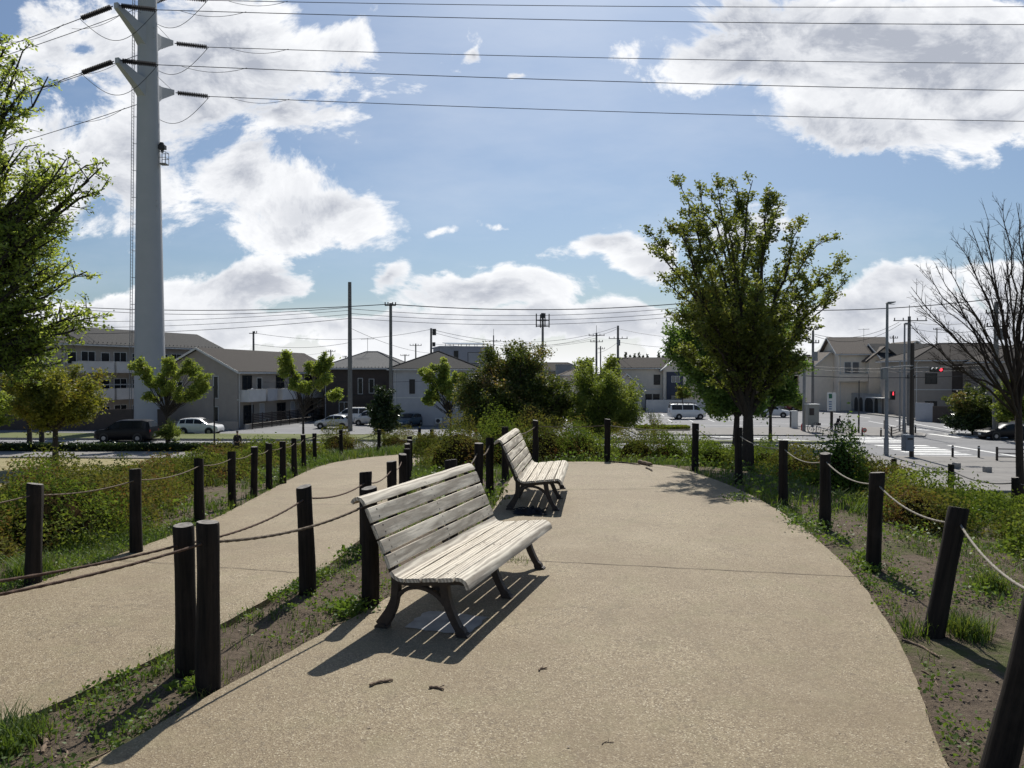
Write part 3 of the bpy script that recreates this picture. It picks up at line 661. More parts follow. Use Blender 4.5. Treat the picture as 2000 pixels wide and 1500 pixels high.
# ---------------------------------------------------------------- posts and ropes
ORD = ['first', 'second', 'third', 'fourth', 'fifth', 'sixth', 'seventh', 'eighth', 'ninth', 'tenth', 'eleventh', 'twelfth', 'thirteenth', 'fourteenth', 'fifteenth', 'sixteenth', 'seventeenth', 'eighteenth']
def post_mesh(seed, r=.056, h=.84, below=.25):
    rg = random.Random(seed); mb = MB(); n = 20; zs = [-below, 0, .06, .18, .32, .46, .60, .72, h-.012, h]
    ph = rg.uniform(0, 6); vs = []
    for zi, z in enumerate(zs):
        for k in range(n):
            a = 2*math.pi*k/n; rr = r*(1-(.10 if k in (seed % 20, (seed*3+7) % 20) and zi > 3 else 0)+.035*math.sin(2*a+ph)+.02*math.sin(5*a+z*3+ph)+rg.uniform(-.012, .012))*(1+.06*(1-z/h)*.6)
            if z == h: rr *= .92
            rr *= 1+.05*math.sin(z*6+ph)
            vs.append((rr*math.cos(a)+.006*math.sin(z*4+ph), rr*math.sin(a)+.006*math.cos(z*3+ph), z+((.004+.003*(seed % 3))*math.sin(a+ph) if zi > 7 else 0)))
    m = len(zs); mb.add(vs, [(i*n+k, i*n+(k+1) % n, (i+1)*n+(k+1) % n, (i+1)*n+k) for i in range(m-1) for k in range(n)])
    mb.add([vs[(m-1)*n+k] for k in range(n)], [tuple(range(n))], 1)
    return mb
POST_ME = []
for s_ in range(5):
    o = post_mesh(s_*11+3).build('wooden_post', ['post_wood', 'post_top'], smooth=True); POST_ME.append(o.data); bpy.data.objects.remove(o)
pk = [0]
def put_post(x, y, z, label, group, tilt=(0, 0), sc=1.0, me=None, ht=1.0):
    rl = random.Random(int(x*97+y*31)); z += rl.uniform(-.02, .02); lean = (tilt[0]+rl.uniform(-.022, .022), tilt[1]+rl.uniform(-.022, .022))
    o = bpy.data.objects.new('wooden_post', me or POST_ME[pk[0] % 5]); pk[0] += 1
    o.location = (x, y, z); o.rotation_euler = (lean[0], lean[1], rnd.uniform(0, 6.28) if tilt == (0, 0) else 0); o.scale = (sc, sc, ht); link(o)
    tag(o, label, 'post', group); return o
def post_top(x, y, z, tilt, drop=.10, ht=1.0):
    M_ = Matrix.Rotation(tilt[1], 4, 'Y') @ Matrix.Rotation(tilt[0], 4, 'X'); p_ = M_ @ Vector((0, 0, (.84-drop)*ht)); return Vector((x, y, z))+p_
def rope(name, pts, sag, r, m, label, lob=True, seg_=14):
    mb = MB()
    for i, (a, b) in enumerate(zip(pts, pts[1:])):
        s_ = sag[i % len(sag)] if hasattr(sag, '__len__') else sag
        L_ = (b-a).length; k = seg_*(4 if lob and a.y < 7 else 1)
        q = [a.lerp(b, j/k)-Vector((0, 0, s_*4*(j/k)*(1-j/k))) for j in range(k+1)]
        if lob and a.y < 7: mb.tube(q, r, 9, lobes=3, twist=90)
        else: mb.tube(q, r, 6)
    return tag(mb.build(name, m, origin=tuple(pts[0]), smooth=True), label, 'rope', 'ropes strung through the posts')
# row R: round the platform, from the near left one beside the twin posts to the near right one
ROWR = [((-1.555, 3.76), (0, 0)), ((-.99, 5.10), (-.01, -.02)), ((-.575, 7.0), (.0, .01)), ((-.41, 8.75), (0, 0)), ((-.29, 9.75), (0, 0)), ((-.10, 11.5), (0, 0)), ((.44, 13.55), (0, 0)), ((1.78, 13.75), (0, .0)),
        ((3.14, 12.6), (0, 0)), ((3.36, 10.9), (0, 0)), ((3.37, 9.15), (0, 0)), ((3.28, 7.72), (.0, .01)), ((3.0, 6.12), (0, .05)), ((2.60, 4.55), (-.03, .25)), ((1.915, 2.90), (-.04, .26)), ((1.60, 1.2), (0, .1))]
names = ['front post of the touching pair of dark posts at lower left', 'dark post right behind the left end of the near bench', 'dark post between the benches, showing above the near backrest', 'dark post with roped top just left of the far bench back',
         'dark post directly behind the near end of the far bench', 'dark post behind the far bench, mostly hidden by its top slat', 'dark post at the platform end, just right of the far bench back', 'dark post standing alone at the middle of the platform end',
         'dark post at the far right corner of the platform', 'dark post left of the big tree trunk', 'dark post right of the big tree trunk, at the bend of the platform', 'fourth post from the near end of the right edge row',
         'third visible leaning post on the right, upright beside worn soil', 'leaning dark post on the right with pale rope at its top', 'closest leaning dark post, cut by the lower right corner', 'post just outside the lower right corner']
topR = []
for ((x, y), tl), nm_ in zip(ROWR, names):
    z = Hs(x, y)-.02
    if y < 2: topR.append(post_top(x, y, z, tl)); continue
    z = max(z, -.12) if y > 4 else .0
    put_post(x, y, z, nm_, 'posts around the platform', tl); topR.append(post_top(x, y, z, tl))
rope('rope', topR[7:], [.05, .10, .06, .08, .07, .08, .06, .05], .0066, 'rope_pale', 'pale rope sagging between the posts along the right edge of the platform')
rope('rope', topR[0:8], [.055, .09, .09, .08, .05, .08, .03], .008, 'rope', 'rope passing behind both benches along the platform posts')
# row M : between the paths
zM = lambda x, y: Hs(x, y)-.02
MID = []
for px, Z in ((360, 3.98), (598, 5.46), (714, 6.95), (766, 8.6), (785, 10.1), (794, 11.7), (797, 13.4), (799, 15.3), (801, 17.4)):
    MID.append(((px-1000)/F*Z, Z))
topM = []
lbl = ['rear post of the touching pair of dark posts at lower left', 'dark post standing alone between the twin posts and the near bench', 'short looking post behind the near bench top, left end']+['%s dark post from the near end of the middle row between the paths' % ORD[k] for k in range(3, 9)]
for i, (x, y) in enumerate(MID):
    z = -.06 if y < 6 else zl(y)-.08
    put_post(x, y, z, lbl[i], 'posts along the right side of the lower path', (0, -.02 if i == 1 else 0)); topM.append(post_top(x, y, z, (0, 0)))
rope('rope', [Vector((-2.35, 2.6, .80))]+topM, [.03, .05, .05, .06, .06], .0065, 'rope_rusty', 'brown rope strung through the middle row of posts between the paths')
rope('rope', [Vector((-2.2, 2.35, .80)), topR[0]], [.035], .0065, 'rope_rusty', 'lower brown rope running into the front post of the pair')
# row L : left side of the lower path
TOPS = [(75, 942), (275, 917), (398, 893), (460, 881), (500, 872), (531, 866), (558, 862), (580, 856), (597, 850), (619, 846), (670, 841), (743, 838), (822, 836)]
topL = [Vector((-4.0, 3.9, .72))]
for i, (px, py) in enumerate(TOPS):
    k = (py-730)/F; Z = (.82-.052*5.3)/(k-.052) if k > .058 else 26
    Z = min(Z, 24.6); x = (px-1000)/F*Z-.05; z = zl(Z)-.06
    put_post(x, Z, z, '%s dark post from the left end of the row outside the lower path' % ORD[i], 'posts along the left side of the lower path'); topL.append(post_top(x, Z, z, (0, 0)))
rope('rope', topL, [.035, .04, .05], .0058, 'rope', 'slack tan rope strung through the left row of posts')
x, Z = (843-1000)/F*22.6, 22.6; put_post(x, Z, zl(Z)-.05, 'dark post where the lower path turns right behind the azaleas', 'posts along the left side of the lower path')
# lower row on the right slope
topB = []
for k, (px, py, Z) in enumerate(((1748, 896, 15.8), (1859, 909, 14.2), (1982, 931, 12.2))):
    tp = D(px, py, Z); z = tp.z-.84
    put_post(tp.x, Z, z, ['half hidden post among azaleas left of the electrical box', 'post rising from azaleas in front of the concrete blocks', 'post at the right edge of the picture below the bare tree'][k], 'posts lower on the right slope', sc=1.0); topB.append(tp-Vector((0, 0, .1)))
rope('rope', [topB[0]+Vector((-1.6, 1.6, .02))]+topB+[topB[-1]+Vector((1.4, -1.6, -.1))], [.1], .012, 'cable', 'dark cable between the posts lower on the right slope')
# ---------------------------------------------------------------- sticks
def stick(p0, p1, r, label, m='stick', bend=.01, z=.0, nm='fallen_stick'):
    a = Vector((*p0, z+r)); b = Vector((*p1, z+r)); n = 8; d = (b-a); s = Vector((-d.y, d.x, 0)).normalized()
    pts = [a.lerp(b, k/n)+s*bend*math.sin(k/n*math.pi*1.4)+Vector((0, 0, .002*math.sin(k*2))) for k in range(n+1)]
    mb = MB(); mb.tube(pts, [r*(1.1-.35*k/n+.15*math.sin(k*2.2)) for k in range(n+1)], 8)
    k = pts[5]; mb.tube([k, k+d.normalized()*.02+s*.02+Vector((0, 0, .008))], [r*.6, r*.3], 6)
    return tag(mb.build(nm, m, origin=tuple(a), smooth=True), label, 'stick')
def S2(px, py): q = P(px, py, 0); return (q.x, q.y)
stick(S2(723, 1341), S2(766, 1329), .0075, 'longest broken twig lying on the concrete below the bench shadow')
stick(S2(838, 1345), S2(868, 1347), .0065, 'short stubby twig right of the long one below the bench shadow')
stick(S2(1053, 1311), S2(1066, 1305), .005, 'tiny twig alone on the concrete under the near bench front')
stick(S2(1176, 1455), S2(1196, 1449), .002, 'hair thin twig on the concrete near the bottom edge', 'stick_dark')
stick(S2(1248, 906), S2(1274, 911), .035, 'short cut log lying at the far edge of the platform', 'stick', z=.0, nm='cut_log')
stick(S2(1190, 903), S2(1252, 908), .012, 'long dark branch lying along the far edge of the platform', 'stick_dark', .05)
stick(S2(1262, 915), S2(1275, 921), .012, 'dark stick under the cut log', 'stick_dark')
for a, b, r, lb in (((70, 1430), (93, 1455), .012, 'curved bark piece on the soil at lower left'), ((112, 1452), (135, 1472), .005, 'thin forked twig on the lower left soil'),
                    ((148, 1497), (218, 1450), .005, 'long pale stalk on the soil beside the platform edge'), ((40, 1462), (125, 1466), .003, 'thin reddish stem lying over the lower left soil'),
                    ((1762, 1243), (1840, 1275), .008, 'arched dark twig on the soil left of the leaning post'), ((1800, 1300), (1840, 1330), .004, 'pale thin twig on the soil at the right')):
    q0, q1 = S2(*a), S2(*b); stick(q0, q1, r, lb, 'stick', .02, z=Hs(*q0)+.0)
# ---------------------------------------------------------------- trees
def qb(p0, c, p1, n): return [p0*(1-t_)**2+c*2*t_*(1-t_)+p1*t_*t_ for t_ in [i/n for i in range(n+1)]]
def tree(name, label, cat, base, tips, fork, tr, leafm, barkm, twigs, twl, lpt, ls, seed, group=None, up=.45, start=.3, asp=.5, sub=0, droop=0, limb_r=.42, lean=(0, 0), clump=.13, spread=.9, flare=1.5, leafup=.0, sag=0):
    rg = np.random.default_rng(seed); base = Vector(base); root = empty(name, base, label, cat, group)
    mb = MB(); f = Vector(fork); fk = qb(base-Vector((0, 0, .3)), base.lerp(f, .5)+Vector((lean[0], lean[1], 0)), f, 8)
    mb.tube(fk, [tr*flare if i == 0 else tr*(1.18 if i == 1 else 1.0)*(1-.35*i/8) for i in range(9)], 10)
    C = []; P0 = []; P1 = []; R0 = []
    H_ = max((t_.z for t_ in tips))-base.z
    for ti, tp in enumerate(tips):
        st_ = fk[-1].lerp(fk[-3], rg.uniform(0, .9)); d = tp-st_
        ctl = st_+Vector((d.x*(.5-up*.5), d.y*(.5-up*.5), d.z*(.5+up*.45)))+Vector(rg.normal(size=3)*d.length*.04)
        n = 9; q = qb(st_, ctl, tp, n)
        for i in range(1, n): q[i] = q[i]+Vector(rg.normal(size=3)*d.length*.008)
        mb.tube(q, [tr*limb_r*(1-i/n)**.8+tr*.045 for i in range(n+1)], 6)
        for k in range(twigs):
            t_ = start+(1-start)*(rg.random()**.85); i = min(int(t_*n), n-1); p_ = q[i].lerp(q[i+1], t_*n-i); tg = (q[i+1]-q[i]).normalized()
            dr = Vector(rg.normal(size=3)); dr = (tg*(1.15-.35*t_)+dr.normalized()*spread+Vector((0, 0, .18-droop))).normalized()
            L_ = twl*rg.uniform(.5, 1.15)*(1.15-.45*t_); e = p_+dr*L_
            P0.append(p_); P1.append(e); R0.append(tr*.05+.002)
            ends = [(p_, e, L_)]
            for s_ in range(sub):
                t2 = rg.uniform(.3, .95); a = p_.lerp(e, t2); d2 = (dr+Vector(rg.normal(size=3)*.55)).normalized(); b = a+d2*L_*rg.uniform(.25, .5)
                P0.append(a); P1.append(b); R0.append(tr*.03+.001); ends.append((a, b, L_*.4))
            if lpt:
                per = max(1, int(lpt/len(ends)))
                for a, b, l_ in ends:
                    tt = rg.random(per)**.7; ctr = np.array(a)[None]*(1-tt[:, None])+np.array(b)[None]*tt[:, None]
                    C.append(ctr+rg.normal(size=(per, 3))*twl*clump*(np.array([1, 1, .7])))
    b_ = np.array(base)
    V, Q = prisms(np.array(P0), np.array(P1), np.array(R0), np.array(R0)*.4)
    mb.add(V.tolist(), Q.tolist())
    mb2 = mb.build('trunk', barkm, root, origin=base, smooth=True)
    if lpt:
        C = np.concatenate(C); V, Q = leaf_geo(C, ls, ls*asp, rg, droop=sag)
        np_mesh('crown', V, Q, leafm, root, origin=base)
    return root
def ell(c, r, n, rg, shell=.55):
    """n tip points through an ellipsoid, biased to its surface"""
    out = []
    for _ in range(n):
        d = rg.normal(size=3); d /= np.linalg.norm(d); k = (shell+(1-shell)*rg.random())
        out.append(Vector((c[0]+d[0]*r[0]*k, c[1]+d[1]*r[1]*k, c[2]+d[2]*r[2]*k)))
    return out
def ellpx(px, py, Y, rx, ry, rd, n, rg, shell=.55):
    c = D(px, py, Y); s_ = Y/F; return ell(c, (rx*s_, rd, ry*s_), n, rg, shell)
rg = np.random.default_rng(3)
# the big tree standing just beyond the right edge of the platform
Y0 = 14.0; b = D(1461, 940, Y0); b.z = Hs(b.x, Y0)
tp = [(1328,362,.2),(1318,352,0),(1366,378,.6),(1402,368,-.4),(1440,366,.3),(1470,352,0),(1500,392,-.6),(1523,400,.5),(1565,438,-.3),(1605,470,.4),(1632,522,-.5),(1652,552,.1),(1612,602,.6),(1272,455,.2),(1283,490,-.7),(1302,432,-.5),(1298,545,.5),
      (1335,450,-1.1),(1372,470,1.0),(1420,440,-1.3),(1455,430,1.2),(1495,450,-1.2),(1540,500,1.2),(1585,545,-1.1),(1350,560,-1.4),(1320,600,-.9),(1390,540,-1.7),(1540,600,-1.5),(1480,560,-1.6),(1580,640,.3),(1360,640,-1.2),(1500,650,-1.3),(1430,620,-1.4),(1335,690,.2),(1555,700,-.4)]
tips = [D(x, y, Y0+dy) for x, y, dy in tp]; tips[1] = D(1345, 420, Y0-.5)
tree('young_tree', 'upright fan shaped tree with small dark leaves behind the right edge posts', 'tree', b, tips, D(1461, 800, Y0), .135, 'leaf_main', 'bark', 28, .44, 46, .072, 11, up=.35, start=.2, sub=3, clump=.10, spread=.66, limb_r=.26, flare=1.2)
# rounder dark street trees farther off, behind it
rg = np.random.default_rng(4)
Y0 = 58.0
tree('street_tree', 'large dense dark green tree whose crown bulges left behind the fan shaped tree', 'tree', (17.6, Y0, G0), ellpx(1412, 672, Y0, 112, 116, 4.4, 82, rg, .45)+ellpx(1428, 778, Y0, 44, 40, 2, 12, rg)+ellpx(1345, 660, Y0, 46, 60, 2, 14, rg)+ellpx(1420, 590, Y0, 60, 40, 2, 14, rg), D(1440, 800, Y0), .30, 'leaf_dark', 'bark', 22, 1.5, 52, .30, 12, 'trees along the main road', start=.35, sub=2, clump=.20)
Y0 = 62.8
tree('street_tree', 'dark green tree right of the fan shaped tree trunk with its own thin trunk', 'tree', (505/F*Y0, Y0, G0), ellpx(1508, 695, Y0, 58, 102, 2.8, 48, rg, .45), D(1505, 800, Y0), .17, 'leaf_dark', 'bark', 20, 1.2, 48, .28, 13, 'trees along the main road', start=.35, sub=2, clump=.20)
# big broadleaf at the left edge
rg = np.random.default_rng(6); Y0 = 14.5
cl = [(20,130,80,62,.9,9),(60,330,80,80,1.2,14),(165,335,52,42,.8,8),(-60,250,90,120,1.4,12),(40,480,80,60,1.2,12),(130,440,70,40,.7,7),(115,535,50,30,.8,7),(20,610,70,60,1.2,12),(150,632,62,30,.8,8),(-80,500,90,110,1.4,12),(60,680,70,28,.9,7),(-150,380,110,220,1.8,12),(-20,60,50,30,.7,5),(95,600,70,30,.9,6),(30,410,60,40,.9,6),(50,712,60,20,.8,6),(-60,700,60,30,1,6)]
tips = []
for x, y, rx, ry, rd, n in cl: tips += ellpx(x, y, Y0, rx, ry, rd, n, rg, .3)
bx = -12.2; tree('broadleaf_tree', 'big bright leaved tree reaching into the picture from the left edge', 'tree', (bx, Y0, Hs(bx, Y0)), tips, (-11.6, Y0, 1.9), .24, 'leaf_broad', 'bark', 12, .58, 26, .088, 21, up=.3, start=.55, sub=3, clump=.10, spread=.95, limb_r=.22)
# bare tree at the right edge
rg = np.random.default_rng(8); Y0 = 12.6; b = D(1990, 1000, Y0)
tp = [(1779,560),(1800,528),(1782,640),(1828,520),(1868,472),(1895,440),(1922,470),(1930,428),(1957,398),(1985,396),(2015,400),(2045,430),(2080,460),(1800,600),(1835,590),(1850,520),(1900,520),(1960,470),(1990,450),(2030,500),(2110,540),(2120,620),(1812,700),(1850,640),(1880,590),(1930,560),(1965,540),(2010,540),(2060,580),(2000,480)]
tips = [D(x, y, Y0+rg.uniform(-1.2, 1.2)) for x, y in tp]
tree('bare_tree', 'leafless tree with many thin rising branches at the right edge', 'tree', (b.x+.05, Y0, Hs(b.x, Y0)), tips, D(1988, 770, Y0), .072, None, 'twig', 17, .50, 0, .1, 23, up=.15, start=.25, sub=4, spread=.5, limb_r=.27)
# round yellow green tree on the lawn
rg = np.random.default_rng(9); Y0 = 46
tree('lawn_tree', 'round yellow green tree with short dark trunk on the lawn', 'tree', ((107-1000)/F*Y0, Y0, G0), ellpx(108, 772, Y0, 102, 62, 3.0, 60, rg, .35)+ellpx(60, 740, Y0, 60, 30, 2, 10, rg), D(108, 825, Y0), .20, 'leaf_olive', 'bark', 18, .95, 48, .20, 31, up=.1, start=.35, sub=2, clump=.2)
for k, (px, Y_) in enumerate(((57, 60), (81, 57))):
    tree('lawn_tree', ['slim tree behind the round lawn tree, nearer the left edge', 'slim tree just left of the round lawn tree'][k], 'tree', ((px-1000)/F*Y_, Y_, G0), ellpx(px-8, 770, Y_, 50, 45, 2.2, 22, rg, .4), D(px, 820, Y_), .22, 'leaf_olive', 'bark', 12, 1.0, 36, .24, 33+k, start=.35)
rg = np.random.default_rng(14)
tree('lawn_tree', 'low hanging bright foliage at the left edge above the lawn', 'tree', (-31.2, 42, G0), ellpx(-12, 800, 42, 38, 34, 1.4, 14, rg, .3), D(-60, 830, 42), .12, 'leaf_lime', 'bark', 12, .8, 30, .2, 36, start=.35)
# pruned street trees with lime green tufts
def pruned(px, py0, Y_, tufts, label, seed, th=.11, fk=None, lm='leaf_lime', ls=.2):
    rg = np.random.default_rng(seed); tips = []
    for x, y, rx, ry, n in tufts: tips += ellpx(x, y, Y_, rx, ry, rx*Y_/F, n, rg, .2)
    tree('pruned_tree', label, 'tree', ((px-1000)/F*Y_, Y_, G0), tips, D(*(fk or (px, py0)), Y_), th, lm, 'bark', 9, .42, 30, ls, seed, 'pruned street trees', up=.1, start=.78, clump=.30, limb_r=.25)
pruned(325, 800, 58, [(275,712,20,16,9),(300,740,22,16,9),(330,705,18,12,6),(330,752,24,18,10),(378,715,18,14,7),(395,752,24,18,10),(362,770,26,16,9),(290,775,18,12,4),(340,722,20,12,5),(402,735,16,12,5)], 'pruned tree with lime green tufts standing in front of the white steel mast', 41)
pruned(592, 800, 57, [(560,700,14,14,6),(575,745,12,14,4),(620,712,26,16,9),(600,755,22,14,7),(640,742,18,12,6),(660,768,18,10,5),(640,700,12,10,4),(555,715,18,12,4)], 'pruned tree with sparse tufts in front of the small apartment block', 42)
pruned(880, 805, 68, [(840,730,26,22,12),(860,712,22,14,8),(880,760,28,24,12),(835,770,22,18,9),(900,740,18,16,7),(862,745,34,24,10)], 'bushy lime green tree left of the large dark rounded tree', 43, ls=.24)
rg = np.random.default_rng(15)
tree('garden_tree', 'small white flecked shrub under the pruned tree by the mast', 'shrub', ((330-1000)/F*57, 57, G0), ellpx(332, 846, 57, 26, 24, 1.0, 16, rg, .3), D(330, 862, 57), .05, 'leaf_maple', 'bark', 10, .6, 26, .14, 45, start=.3)
tree('magnolia_tree', 'small dark conical evergreen in front of the hip roofed houses', 'tree', ((750-1000)/F*60, 60, G0), ellpx(750, 812, 60, 36, 34, 1.5, 34, rg, .4)+ellpx(750, 772, 60, 16, 22, .8, 14, rg, .4), D(750, 840, 60), .14, 'leaf_glossy', 'bark', 14, .7, 34, .22, 46, start=.2, up=0)
Y0 = 54
tree('round_tree', 'large dark rounded evergreen with reddish shoots rising behind the far bench', 'tree', ((1005-1000)/F*Y0, Y0, G0), ellpx(1005, 775, Y0, 128, 66, 4.4, 110, rg, .45)+ellpx(1005, 815, Y0, 128, 26, 3, 44, rg)+ellpx(1005, 700, Y0, 78, 30, 2, 26, rg, .4)+ellpx(925, 785, Y0, 34, 50, 1.6, 20, rg)+ellpx(1090, 790, Y0, 34, 44, 1.6, 18, rg), D(1005, 835, Y0), .3, 'leaf_mixed', 'bark', 22, 1.15, 52, .21, 47, start=.2, up=0, sub=2, clump=.18)
Y0 = 52
tree('maple_tree', 'fine leaved yellow green tree right of the large dark rounded tree', 'tree', ((1172-1000)/F*Y0, Y0, G0), ellpx(1184, 770, Y0, 80, 52, 2.6, 66, rg, .3)+ellpx(1190, 815, Y0, 62, 20, 1.6, 18, rg)+ellpx(1130, 800, Y0, 30, 36, 1.4, 14, rg)+ellpx(1228, 788, Y0, 30, 32, 1, 16, rg)+ellpx(1150, 725, Y0, 24, 24, 1, 8, rg)+ellpx(1150, 815, Y0, 34, 24, 1, 10, rg), D(1172, 850, Y0), .12, 'leaf_maple', 'bark', 16, .85, 40, .15, 48, start=.25, up=.1, clump=.18)
tree('maple_tree', 'narrow fresh green tree between the dark rounded tree and the maple, behind', 'tree', (9.0, 72, G0), ellpx(1138, 722, 72, 20, 36, 1.2, 16, rg, .3)+ellpx(1205, 715, 72, 18, 22, 1.2, 10, rg, .3), D(1150, 790, 72), .12, 'leaf_maple', 'bark', 12, 1.0, 36, .24, 49, start=.3)
tree('bare_shrub', 'thin twiggy young tree in front of the parking lot', 'tree', ((1277-1000)/F*40, 40, G0), ellpx(1277, 815, 40, 26, 22, .7, 14, rg, .3), D(1277, 850, 40), .03, 'leaf_mixed', 'twig', 10, .45, 5, .08, 50, start=.3, sub=1)
# trees across the side street at the right
for k, (px, py, Y_, rx, ry, n, lm, lab) in enumerate(((1915,790,71,74,40,52,'leaf_mixed','dark shrubby tree on the bank behind the parked black car'), (1900,822,71.5,64,14,44,'leaf_glossy','low dark shrub spilling onto the pavement behind the black car'), (1985,785,64,44,44,36,'leaf_maple','yellow green tree behind the bare tree at the right edge'),
        (1610,745,129,12,22,10,'leaf_glossy','clipped dark tree left of the pair above the retaining wall'), (1635,742,125,14,24,12,'leaf_glossy','clipped dark tree, middle one above the retaining wall'), (1655,740,122,16,24,14,'leaf_glossy','clipped dark tree, right one above the retaining wall'), (1333,765,110,14,14,8,'leaf_olive','olive green garden tree right of the navy panel house'), (1555,785,84,14,12,8,'leaf_maple','small bright shrub behind the white cabinet'))):
    zb = G0 if k not in (3, 4, 5) else G0+2.0
    tree('garden_tree', lab, 'tree', ((px-1000)/F*Y_, Y_, zb), ellpx(px, py, Y_, rx, ry, rx*Y_/F*.8, n, rg, .35), D(px, py+ry*.6, Y_), .10, lm, 'bark', 14, 1.0, 32, .26, 60+k, start=.2, up=0)
# far conifers on the skyline
for k in range(9):
    px = 1222+k*8.5+(14 if k > 5 else 0); Y_ = 330+8*(k % 3); top = 688+3*((k*5) % 3); b = D(px, 704, Y_)
    mb = MB(); r_ = 1.2; zt = D(px, top, Y_).z; rr = []; q = []
    C = []
    for i in range(260):
        f_ = rnd.random()**.8; z = zt-(zt-(b.z-6))*f_; a = rnd.random()*6.28; s_ = (.3+1.5*f_)*rnd.uniform(.5, 1.05); C.append((b.x+s_*math.cos(a), Y_+s_*math.sin(a), z))
    root = empty('conifer_tree', (b.x, Y_, G0), '%s dark pine from the left in the row on the skyline above the roofs' % ORD[k], 'tree', 'pines on the skyline')
    mb.cyl((0, 0, 0), (0, 0, zt-G0-1), .35, .05, 6); mb.build('trunk', 'bark', root)
    V, Q = leaf_geo(np.array(C), 1.4, .5, np.random.default_rng(k)); np_mesh('crown', V, Q, 'leaf_glossy', root, origin=(b.x, Y_, G0))
# ---------------------------------------------------------------- azaleas
def bush_geo(x, y, zb, r, h, n, ls, rg, asp=.5):
    d = rg.normal(size=(n, 3)); d[:, 2] = np.abs(d[:, 2]); d /= np.linalg.norm(d, axis=1)[:, None]
    ph = rg.uniform(0, 6, 4)
    lump = 1+.16*np.sin(d[:, 0]*5+ph[0])+.11*np.sin(d[:, 1]*6+ph[1])+.09*np.sin(d[:, 2]*7+ph[2])+.07*np.sin(d[:, 0]*13+d[:, 1]*11+ph[3])
    k = 1-.30*rg.random(n)**2.0
    k = np.where(rg.random(n) < .08, k*rg.uniform(1.0, 1.28, n), k)
    C = np.stack([x+d[:, 0]*r*k*lump, y+d[:, 1]*r*k*lump, zb+d[:, 2]**.8*h*k*lump], 1)
    return leaf_geo(C, ls, ls*asp, rg)
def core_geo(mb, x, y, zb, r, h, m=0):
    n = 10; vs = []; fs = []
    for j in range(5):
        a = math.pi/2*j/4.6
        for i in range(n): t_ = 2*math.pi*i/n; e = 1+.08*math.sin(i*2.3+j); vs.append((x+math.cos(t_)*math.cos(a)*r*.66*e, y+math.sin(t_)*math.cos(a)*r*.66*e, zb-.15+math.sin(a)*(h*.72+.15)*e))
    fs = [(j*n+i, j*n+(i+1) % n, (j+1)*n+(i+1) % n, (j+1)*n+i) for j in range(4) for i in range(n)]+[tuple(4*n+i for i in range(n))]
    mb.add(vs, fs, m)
def bush(label, x, y, r, h, n, ls, seed, lm='azalea', group='azaleas at the end of the platform', name='azalea_bush', z=None):
    zb = Hs(x, y)-.03 if z is None else z; rg = np.random.default_rng(seed); root = empty(name, (x, y, zb), label, 'bush', group)
    V, Q = bush_geo(x, y, zb, r, h, n, ls, rg); np_mesh('foliage', V, Q, lm, root, origin=(x, y, zb))
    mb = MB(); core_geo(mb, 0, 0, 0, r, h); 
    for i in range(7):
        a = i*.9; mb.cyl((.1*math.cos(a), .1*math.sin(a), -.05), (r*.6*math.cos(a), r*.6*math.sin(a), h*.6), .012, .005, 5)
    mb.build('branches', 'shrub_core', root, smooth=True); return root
def bpx(px, ytop, Z, r, h, lab, seed, n=9000, ls=.045, lm='azalea'):
    x = (px-1000)/F*Z; tz = D(px, ytop, Z).z; zb = Hs(x, Z)-.05; bush(lab, x, Z, r, max(.3, tz-zb), n, ls, seed, lm)
bpx(900, 826, 16.6, 1.05, .8, 'leftmost red tinged azalea in the clump beside the dark post line', 101)
bpx(985, 822, 16.9, 1.0, .8, 'azalea between the red tinged left one and the far bench', 102, lm='azalea_green')
bpx(1075, 822, 16.0, .95, .8, 'azalea with reddish top directly right of the far bench', 103)
bpx(1135, 832, 15.9, .8, .7, 'yellow green azalea left of the lone middle post', 104, lm='azalea_green')
bpx(1245, 838, 17.2, .8, .6, 'low azalea right of the lone middle post', 105)
bpx(1310, 846, 17.0, .8, .6, 'yellow green low shrub at the back right of the platform', 106, lm='azalea_green')
bpx(1395, 862, 14.6, .62, .62, 'shrub between the far corner post and the tree trunk', 107, lm='azalea_green')
bpx(1500, 868, 15.0, .8, .6, 'shrub just right of the big tree trunk', 108, lm='azalea_green')
bpx(1570, 880, 13.5, .9, .6, 'dark shrub right of the tree behind the roped posts', 109)
bpx(1645, 835, 12.0, .36, .8, 'upright leafy seedling bush poking above the azaleas at right', 110, 2600, .06, 'leaf_dark')
bpx(1680, 885, 12.4, .7, .6, 'tan tipped azalea beside the upright seedling bush', 111)
bpx(660, 838, 24.5, .9, .5, 'low reddish azalea beyond the lower path, left of the curve', 112)
bpx(770, 842, 27.5, .9, .5, 'low reddish azalea beyond the lower path, by its far curve', 113)
bpx(835, 848, 22.0, .4, .4, 'small azalea tucked where the lower path disappears', 114)
def mass(name, label, spots, ls, lm, seed, dens=4800):
    rg = np.random.default_rng(seed); parts = []; mb = MB()
    for x, y, r, h in spots:
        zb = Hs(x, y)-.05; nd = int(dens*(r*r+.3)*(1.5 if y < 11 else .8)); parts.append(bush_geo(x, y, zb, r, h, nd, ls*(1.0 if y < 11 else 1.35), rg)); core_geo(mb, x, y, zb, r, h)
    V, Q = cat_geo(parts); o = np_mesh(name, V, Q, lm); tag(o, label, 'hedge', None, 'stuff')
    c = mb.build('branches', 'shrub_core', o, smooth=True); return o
sp = []
